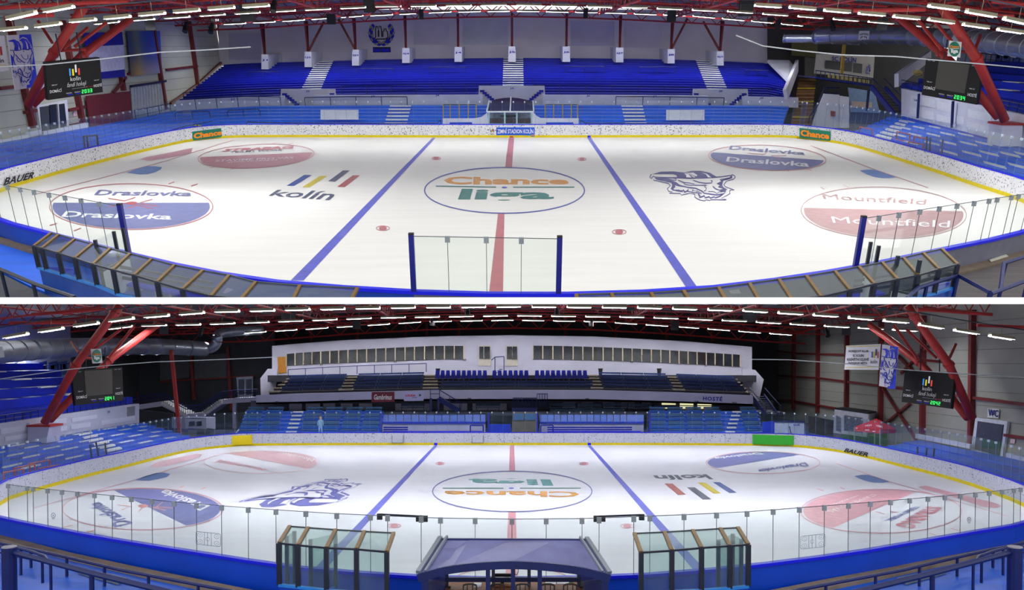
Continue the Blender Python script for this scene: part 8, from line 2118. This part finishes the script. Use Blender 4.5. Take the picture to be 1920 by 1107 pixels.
for i, (poly, d, xs, ln) in enumerate(LRB):
    lamp_cable(H, line_at(H, [(x, max(y, 589) if i == 2 else y) for x, y in poly if i == 2 or (i == 1 and 200 < x < 1750) or (i == 0 and 400 < x < 1600)], d), ('dark cable carrying the lowest lamp row by the gallery', 'dark cable carrying the middle lamp row before the gallery', 'dark cable beside the highest lamp row before the gallery')[i])
for (x, y, d, w, h, lab, yaw) in ((542, 586, 72, 1.2, 1.2, 'large brown-black loudspeaker above the gallery brown door', .2), (668, 609, 90, .9, .95, 'black loudspeaker under the truss over the brown-door windows', .3), (810, 604, 92, .5, .9, 'narrow black loudspeaker over the inner windows of the brown-door half', .5), (752, 575, 76, .8, .7, 'black loudspeaker cut by the roof edge on the brown-door half', 0), (1109, 605, 92, .5, .9, 'narrow black loudspeaker over the inner windows of the HOSTÉ half', -.5), (1266, 611, 90, .9, 1.0, 'black loudspeaker under the truss over the HOSTÉ windows', -.3), (1405, 592, 72, 1.2, 1.1, 'large brown-black loudspeaker above the HOSTÉ end of the gallery', -.2), (1182, 576, 76, .8, .7, 'black loudspeaker cut by the roof edge on the HOSTÉ half', 0), (1586, 619, 74, .75, .95, 'black loudspeaker beside the HOKEJOVÝ KLUB banner', -.3), (308, 618, 76, .8, .9, 'dark loudspeaker over the silver duct', .3)):
    speaker(H, x, y, d, w, h, lab, yaw, mat('brown_black', (64, 54, 48), .6))
for (x, y, d, lab) in ((377, 620, 76, 'black stage spotlight over the elbow of the silver duct'), (1550, 621, 76, 'black stage spotlight beside the HOKEJOVÝ KLUB banner side truss'), (566, 592, 80, 'black stage spotlight above the brown-door windows'), (877, 584, 70, 'black stage spotlight above the gallery doors'), (1044, 584, 70, 'black stage spotlight above the visitors box'), (1356, 594, 80, 'black stage spotlight above the HOSTÉ windows')):
    p = H.D(x, y, d)
    e = emptyobj(H, 'spotlight', p - Vector((0, 0, .5)), lab, 'spotlight')
    MB().tube([p + Vector((0, .25, .25)), p + Vector((0, -.05, -.1)), p + Vector((0, -.35, -.5))], [.14, .2, .24], 8).build(H, 'lamp_body', M_BLACK, e)
    MB().tube([p + Vector((-.25, 0, -.1)), p + Vector((-.25, 0, .4)), p + Vector((.25, 0, .4)), p + Vector((.25, 0, -.1))], .04, 5).build(H, 'yoke', M_BLACK, e)

# ---------------------------------------------------------------- viewer's side: shelters, booth, railings
RB_L = [(250, 635, 172, 760, 190, 1070), (385, 645, 312, 775, 330, 1085), (590, 660, 522, 795, 540, 1110), (803, 673, 745, 805, 765, 1125), (1020, 685, 970, 825, 985, 1140)]
RB_R = [(908, 688, 957, 830, 945, 1130), (1130, 678, 1185, 815, 1170, 1120), (1340, 665, 1405, 795, 1390, 1110), (1545, 652, 1615, 780, 1600, 1095), (1675, 645, 1752, 770, 1740, 1080)]
M_SHB = glass_mat('shelter_glass_b', (226, 238, 236), .06, .04)
shelter(H, RB_L, lambda x, y: TB(6, x, y), 'glass penalty shelter with bronze ribs on the goat emblem side of the booth', 2.9, 2.75, mat('front_blue', (6, 70, 206), .4), M_SHB, rw=.10, pw=.12)
shelter(H, RB_R, lambda x, y: TB(7, x, y), 'glass penalty shelter with bronze ribs on the kolín logo side of the booth', 2.9, 2.75, mat('front_blue', (6, 70, 206), .4), M_SHB, rw=.10, pw=.12)
for (pts, conv, lab) in (([(228, 705, 248), (285, 670, 300)], lambda x, y: TB(6, x, y), 'glass end door of the goat-side shelter'), ([(405, 730, 410), (590, 690, 600)], lambda x, y: TB(6, x, y), 'glass middle door of the goat-side shelter'), ([(1530, 735, 1520), (1637, 690, 1625)], lambda x, y: TB(7, x, y), 'glass middle door of the kolín-side shelter'), ([(1637, 692, 1625), (1700, 730, 1690)], lambda x, y: TB(7, x, y), 'glass end door of the kolín-side shelter')):
    e = emptyobj(H, 'box_door', H.Z(*conv(pts[0][0], pts[0][1]), 2.4), lab, 'door panel')
    P_ = [H.Z(*conv(p[0], p[1]), 2.55) for p in pts]
    for p in P_: MB().beam(p, Vector((p.x, p.y, .1)), .10).build(H, 'post', mat('post_teal', (30, 52, 90), .4), e)
    MB().slab([P_[0], P_[1], Vector((P_[1].x, P_[1].y, 1.0)), Vector((P_[0].x, P_[0].y, 1.0))], .02).build(H, 'glass_pane', M_SHB, e)
    MB().slab([Vector((P_[0].x, P_[0].y, .98)), Vector((P_[1].x, P_[1].y, .98)), Vector((P_[1].x, P_[1].y, .1)), Vector((P_[0].x, P_[0].y, .1))], .05).build(H, 'lower_panel', mat('front_blue', (6, 70, 206), .4), e)
# timekeepers' booth
tk = emptyobj(H, 'timekeeper_booth', Vector((0, 21, 0)), 'dark timekeepers booth with barrel roof in front of the glass', 'booth')
zb_, zf_ = 2.75, 2.75
roof_b = [(826, 1012), (880, 1012), (960, 1012.5), (1040, 1013), (1100, 1013)]
roof_f = [(784, 1078), (850, 1061), (960, 1053), (1075, 1062), (1143, 1079)]
RBk = [H.Z(x, y, zb_) for x, y in roof_b]
dfront = H.Z(784, 1078, 2.2).y
RFk = [H.D(x, y, dfront) for x, y in roof_f]
M_BR2 = mat('booth_roof_slate', (122, 124, 172), .25, vary=.22, scale=.7, spec=.6)
M_NAVD = mat('booth_navy', (16, 30, 92), .4)
mb = MB()
for i in range(4):
    mb.slab([RBk[i], RBk[i + 1], RFk[i + 1], RFk[i]], .06, (0, 0, 60))
mb.build(H, 'barrel_roof', M_BR2, tk)
fb = catmull(RFk, False, 6)
for a, b in zip(fb, fb[1:]):
    pass
mb = MB()
for a, b in zip(fb, fb[1:]): mb.beam(a - Vector((0, .05, .08)), b - Vector((0, .05, .08)), .1, .2)
mb.build(H, 'front_fascia', M_NAVD, tk)
for s0, s1 in ((0, 0), (-1, -1)):
    off = Vector((.18 if s0 == 0 else -.18, 0, .02))
    MB().beam(RBk[s0] + Vector((0, 0, .06)), RFk[s1] + Vector((0, 0, .06)), .12, .08).build(H, 'roof_trim', M_STEEL, tk)
    MB().beam(RBk[s0] + off + Vector((0, 0, .06)), RFk[s1] + off + Vector((0, 0, .06)), .06, .08).build(H, 'roof_trim', M_STEEL, tk)
MB().beam(RBk[0], RBk[-1], .08, .06).build(H, 'rear_bar', M_NAVD, tk)
for x in (797, 915, 962, 1012, 1134):
    t = min(3.999, max(0, (x - 784) / (1143 - 784) * 4)); p = interp(RFk, t)
    p2 = H.D(x, 1090, dfront); p = Vector((p2.x, dfront, p.z - .1))
    MB().beam(p, Vector((p.x, p.y, .2)), .16 if x in (797, 1134) else .11).build(H, 'front_post', M_NAVD, tk)
dr_ = RBk[0].y
for x in (838, 925, 992, 1085):
    p = H.D(x, 1075, dr_)
    MB().beam(Vector((p.x, dr_, 2.6)), Vector((p.x, dr_, .2)), .09).build(H, 'rear_post', mat('post_grey', (66, 72, 96), .4), tk)
MB().beam(Vector((H.D(838, 1085, dr_).x, dr_, H.D(838, 1087, dr_).z)), Vector((H.D(1085, 1085, dr_).x, dr_, H.D(1085, 1087, dr_).z)), .1, .12).build(H, 'rear_sill', M_NAVD, tk)
for (a, b) in ((797, 838), (1134, 1085)):
    p, q_ = H.D(a, 1090, dfront), H.D(b, 1090, dr_)
    MB().slab([Vector((p.x, dfront, 2.0)), Vector((q_.x, dr_, 2.4)), Vector((q_.x, dr_, .3)), Vector((p.x, dfront, .3))], .03).build(H, 'side_pane', glass_mat('side_tint', (130, 140, 190), .06, .08), tk)
dk = emptyobj(H, 'booth_desk', H.D(960, 1095, 22), 'brown wooden desk inside the timekeepers booth', 'desk')
zd = H.D(960, 1098, 22.0).z
MB().hexa([H.D(838, 1092, 22.6), H.D(1094, 1092, 22.6), H.D(1100, 1125, 20.9), H.D(832, 1125, 20.9)], [p + Vector((0, 0, .05)) for p in (H.D(838, 1092, 22.6), H.D(1094, 1092, 22.6), H.D(1100, 1125, 20.9), H.D(832, 1125, 20.9))]).build(H, 'desk_top', mat('desk_wood', (150, 92, 58), .5, vary=.15), dk)
for x in (842, 1090):
    p = H.D(x, 1100, 21.8); MB().beam(p, Vector((p.x, p.y, 0)), .08).build(H, 'leg', M_BLACK, dk)
def on_desk(x, y):
    a, b, c = H.D(838, 1092, 22.6), H.D(1094, 1092, 22.6), H.D(832, 1125, 20.9)
    return H.plane3(a, b, c, .07)(x, y)
for (x0, x1, y0, y1, lab) in ((845, 858, 1089.5, 1092, 'small paper sheet at the desk corner by the red bottle'), (888, 902, 1093, 1101, 'paper sheet in the middle of the booth desk'), (1022, 1042, 1090, 1096, 'open notebook on the booth desk'), (1044, 1066, 1088.5, 1095, 'score sheets on the booth desk'), (920, 926, 1092, 1096, 'small card on the booth desk')):
    MB().slab([on_desk(x0 + 1, y0), on_desk(x1 + 1, y0), on_desk(x1, y1), on_desk(x0, y1)], .02, (0, 0, 60)).build(H, 'paper_sheet', M_WHITE, None, lab, 'paper')
MB().slab([on_desk(1067, 1087), on_desk(1075, 1087), on_desk(1075, 1092), on_desk(1067, 1092)], .06, (0, 0, 60)).build(H, 'green_folder', mat('folder_green', (90, 180, 130), .5), None, 'green folder on the booth desk', 'folder')
for (x, lab, c) in ((837, 'red-capped bottle at the corner of the booth desk', (206, 70, 70)),):
    p = on_desk(x, 1094); e = emptyobj(H, 'bottle', p, lab, 'bottle')
    MB().tube([p, p + Vector((0, 0, .2)), p + Vector((0, 0, .27))], [.045, .045, .02], 10).build(H, 'bottle_body', mat('bottle_clear', (190, 210, 200), .2), e)
    MB().tube([p + Vector((0, 0, .27)), p + Vector((0, 0, .33))], .03, 8).build(H, 'cap', mat('cap_red', c, .5), e)
for i, (x, lab) in enumerate(((881, 'dark wooden chair back at the booth desk beside the paper sheet'), (933, 'dark chair back behind the black monitor'), (980, 'dark chair back under the coiled cable'), (1027, 'dark wooden chair back under the open notebook'), (1069, 'dark wooden chair back under the score sheets'))):
    p = H.D(x, 1100, 20.6); e = emptyobj(H, 'booth_chair', Vector((p.x, p.y, .1)), lab, 'chair')
    w = .17; M_CH = mat('chair_dark', (44, 34, 32), .5)
    zt = H.D(x, 1098, 20.6).z
    for sx in (-w, w):
        MB().beam(Vector((p.x + sx, p.y, .1)), Vector((p.x + sx, p.y, zt)), .035).build(H, 'back_post', M_CH, e)
        MB().beam(Vector((p.x + sx, p.y + .4, .1)), Vector((p.x + sx, p.y + .4, .5)), .035).build(H, 'leg', M_CH, e)
    MB().tube([Vector((p.x - w, p.y, zt)), Vector((p.x - w * .4, p.y, zt + .03)), Vector((p.x + w * .4, p.y, zt + .03)), Vector((p.x + w, p.y, zt))], .025, 6).build(H, 'top_rail', M_CH, e)
    MB().box(p.x - w, p.x + w, p.y, p.y + .42, .48, .52).build(H, 'seat', M_CH, e)
    for sx in (-w * .4, w * .4):
        MB().beam(Vector((p.x + sx, p.y, .6)), Vector((p.x + sx, p.y, zt)), .025).build(H, 'splat', M_CH, e)
mo = emptyobj(H, 'monitor', on_desk(940, 1094), 'black monitor standing on the booth desk', 'monitor')
p = on_desk(942, 1094)
MB().box(p.x - .28, p.x + .28, p.y, p.y + .06, p.z + .02, p.z + .26).build(H, 'screen', M_BLACK, mo)
MB().box(p.x - .05, p.x + .05, p.y + .02, p.y + .1, p.z - .02, p.z + .05).build(H, 'stand', M_BLACK, mo)
p = H.D(968, 1070, dfront - .1)
cc = MB(); cc.tube([p + Vector((.05 * math.cos(t / 3), .01 * math.sin(t), .12 * math.sin(t / 3))) for t in range(0, 40)], .008, 5)
cc.build(H, 'coiled_cable', M_BLACK, None, 'coil of black cable hanging on the middle booth post', 'cable')
# grey gates in the boards beside the booth
for (x0, x1, lab) in ((733, 788, 'grey board gate between the booth and the goat-side shelter'), (1140, 1155, 'grey board gate between the booth and the kolín-side shelter')):
    q_ = [H.Z(x0, ypx(B_NEAR, x0) + 4, 1.0), H.Z(x1, ypx(B_NEAR, x1) + 4, 1.0)]
    q_ = [p + Vector((0, -.22, 0)) for p in q_]
    o = MB().slab([q_[0], q_[1], Vector((q_[1].x, q_[1].y, .0)), Vector((q_[0].x, q_[0].y, .0))], .05, (0, 0, H.h)).build(H, 'board_gate', M_BOARDGREY, None, lab, 'gate')
    MB().box(q_[0].x + .02, q_[0].x + .14, q_[0].y - .12, q_[0].y - .04, .55, .95).build(H, 'latch', M_BLACK, o)
# sliding rails over the glass doors
for (x0, x1, y0, y1, lab) in ((712, 797, 966.5, 970, 'dark sliding rail on top of the glass on the goat emblem side'), (1118, 1203, 970.5, 967, 'dark sliding rail on top of the glass on the kolín logo side')):
    zt = 3.1
    D0 = H.Z(x0, ypx(B_NEAR, x0), BH).y, H.Z(x1, ypx(B_NEAR, x1), BH).y
    a, b = H.D(x0, y0 - 1.5, D0[0]), H.D(x1, y1 - 1, D0[1])
    e = emptyobj(H, 'sliding_rail', a, lab, 'rail')
    MB().beam(a, b, .05).build(H, 'rail_bar', M_DARKPOST, e)
    for p in (a, b, a.lerp(b, .86 if x0 < 960 else .14)):
        MB().box(p.x - .08, p.x + .08, p.y - .05, p.y + .05, p.z - .16, p.z + .02).build(H, 'bracket', M_BLACK, e)
# stickers on the near glass
def sticker(cx, cy, w, h, sk, lab, kind):
    D_ = H.Z(cx, ypx(B_NEAR, cx), BH).y - .06
    x0 = H.Z(cx - 20, ypx(B_NEAR, cx - 20), BH); x1 = H.Z(cx + 20, ypx(B_NEAR, cx + 20), BH)
    d = (x1 - x0).normalized(); n = Vector((d.y, -d.x, 0))
    s_ = H.on(x0 + n * .03, n)
    M_ST = mat('sticker_line', (96, 112, 150), .5, vary=0)
    mb = MB(); r = lambda u, v: (cx + (u - .5) * w, cy + (v - .5) * h + (u - .5) * sk)
    if kind == 'rink':
        P_ = []
        for (qx, qy, a0) in ((.9, .12, -90), (.9, .88, 0), (.1, .88, 90), (.1, .12, 180)):
            P_ += [r(qx + .1 * math.cos(math.radians(a0 + t * 22.5)), qy + .12 * math.sin(math.radians(a0 + t * 22.5))) for t in range(5)]
        stroke(mb, s_, P_, .8, True)
        for u in (.34, .47, .62): stroke(mb, s_, [r(u, 0), r(u, 1)], .8)
        for (u, v) in ((.16, .24), (.16, .76), (.84, .24), (.84, .76)):
            stroke(mb, s_, [r(u + .1 * math.cos(t * .55), v + .16 * math.sin(t * .55)) for t in range(12)], .5)
            fillp(mb, s_, [r(u + .02 * math.cos(t), v + .03 * math.sin(t)) for t in (0, 1.2, 2.4, 3.6, 4.8)])
        stroke(mb, s_, [r(.475 + .08 * math.cos(t * .55), .5 + .14 * math.sin(t * .55)) for t in range(12)], .5)
    else:
        stroke(mb, s_, ell(cx, cy, w / 2, h / 2, n=20), .9)
        stroke(mb, s_, [(cx - w * .4, cy + h * .68), (cx + w * .4, cy + h * .68)], .8)
    o = mb.build(H, 'glass_sticker', M_ST, None, lab, 'sticker')
    if kind != 'rink': letter(H, kind, rect(cx - w * .22, cx + w * .22, cy - h * .25, cy + h * .25), s_, M_ST, o, .02)
sticker(390.5, 1011.5, 46, 24, 5, 'rink diagram sticker on the glass before the Draslovka circle', 'rink')
sticker(1524, 1016, 46, 24, -5, 'rink diagram sticker on the glass before the STRABAG circle', 'rink')
sticker(100, 967, 7, 9, 0, 'round letter A sticker on the glass', 'A')
sticker(1817, 975, 7, 9, 0, 'round letter B sticker on the glass', 'B')
# walkway, kerb and railings
stripB = lambda pa, pb, z, m, name, lab, th=.3: strip(H, pa, pb, z, m, name, lab, 'structure', th)
M_KERB = mat('kerb_brown', (140, 122, 104), .8, vary=.2, scale=2)
stripB([(-80, 980), (0, 1002), (130, 1036), (260, 1064), (380, 1088), (480, 1108), (600, 1130)], [(-80, 988), (0, 1010), (130, 1046), (260, 1076), (380, 1102), (480, 1124), (600, 1150)], .46, M_KERB, 'trim_1', 'brown kerb strip along the deep blue boards on the Draslovka side')
stripB([(2000, 984), (1920, 1008), (1780, 1042), (1660, 1066), (1540, 1088), (1440, 1108), (1320, 1130)], [(2000, 994), (1920, 1018), (1780, 1054), (1660, 1080), (1540, 1104), (1440, 1126), (1320, 1150)], .46, M_KERB, 'trim_2', 'brown kerb strip along the deep blue boards on the STRABAG side')
M_BFB = mat('blue_floor_b', (6, 92, 216), .45, vary=.16, scale=.7, stretch=(.4, 2, 1))
stripB([(-80, 992), (0, 1014), (130, 1050), (260, 1080), (380, 1106), (480, 1130)], [(-80, 1180), (0, 1190), (130, 1190), (260, 1190), (380, 1190), (480, 1190)], .34, M_BFB, 'floor_walkway', 'bright blue walkway floor on the Draslovka side', .1)
stripB([(2000, 998), (1920, 1022), (1780, 1058), (1660, 1084), (1540, 1108), (1440, 1130)], [(2000, 1180), (1920, 1190), (1780, 1190), (1660, 1190), (1540, 1190), (1440, 1190)], .34, M_BFB, 'floor_walkway', 'bright blue walkway floor on the STRABAG side', .1)
for sgn, lab in ((0, 'Draslovka'), (1, 'STRABAG')):
    mx = (lambda x: x) if sgn == 0 else (lambda x: 1920 - x)
    railing(H, [H.Z(mx(x), y, 1.0) for x, y in ((-60, 1004), (0, 1019), (80, 1035), (145, 1050), (225, 1069), (315, 1086), (420, 1106), (470, 1117))], .7, 8, 'double dark rail along the kerb on the %s side' % lab, M_NAVY, .055, 1)
    e = emptyobj(H, 'stair_railing', H.Z(mx(60), 1130, .4), 'heavy dark blue railing with a thick corner post on the %s side' % lab, 'railing')
    p0 = H.Z(mx(17), 1027, 1.9)
    MB().tube([p0, Vector((p0.x, p0.y, -.1))], .21, 12).build(H, 'corner_post', M_NAVY, e)
    MB().tube([p0, p0 + Vector((0, 0, .03))], .215, 12).build(H, 'post_cap', mat('cap_grey', (150, 146, 160), .5), e)
    MB().tube([H.Z(mx(28), 1037, 1.75), H.Z(mx(170), 1075, 1.75), H.Z(mx(320), 1112, 1.75), H.Z(mx(420), 1140, 1.75)], .085, 8).build(H, 'handrail', M_NAVY, e)
    for x, y in ((172, 1078), (318, 1112)):
        p = H.Z(mx(x), y, 1.72); MB().tube([p, Vector((p.x, p.y, -.08))], .07, 8).build(H, 'post', M_NAVY, e)
    railing(H, [H.Z(mx(x), y, 1.4) for x, y in ((-30, 1024), (30, 1027), (60, 1035), (85, 1044), (95, 1060))], .9, 4, 'bent dark hoop rail beside the corner post on the %s side' % lab, M_NAVY, .05)
    panel_sign(H, 'floor_board', [H.Z(mx(162), 1067, .4), H.Z(mx(238), 1084, .4), H.Z(mx(222), 1095, .4), H.Z(mx(146), 1074, .4)], .05, mat('board_grey', (120, 128, 134), .7), 'grey board lying on the blue walkway on the %s side' % lab, 'board')
finish(H)
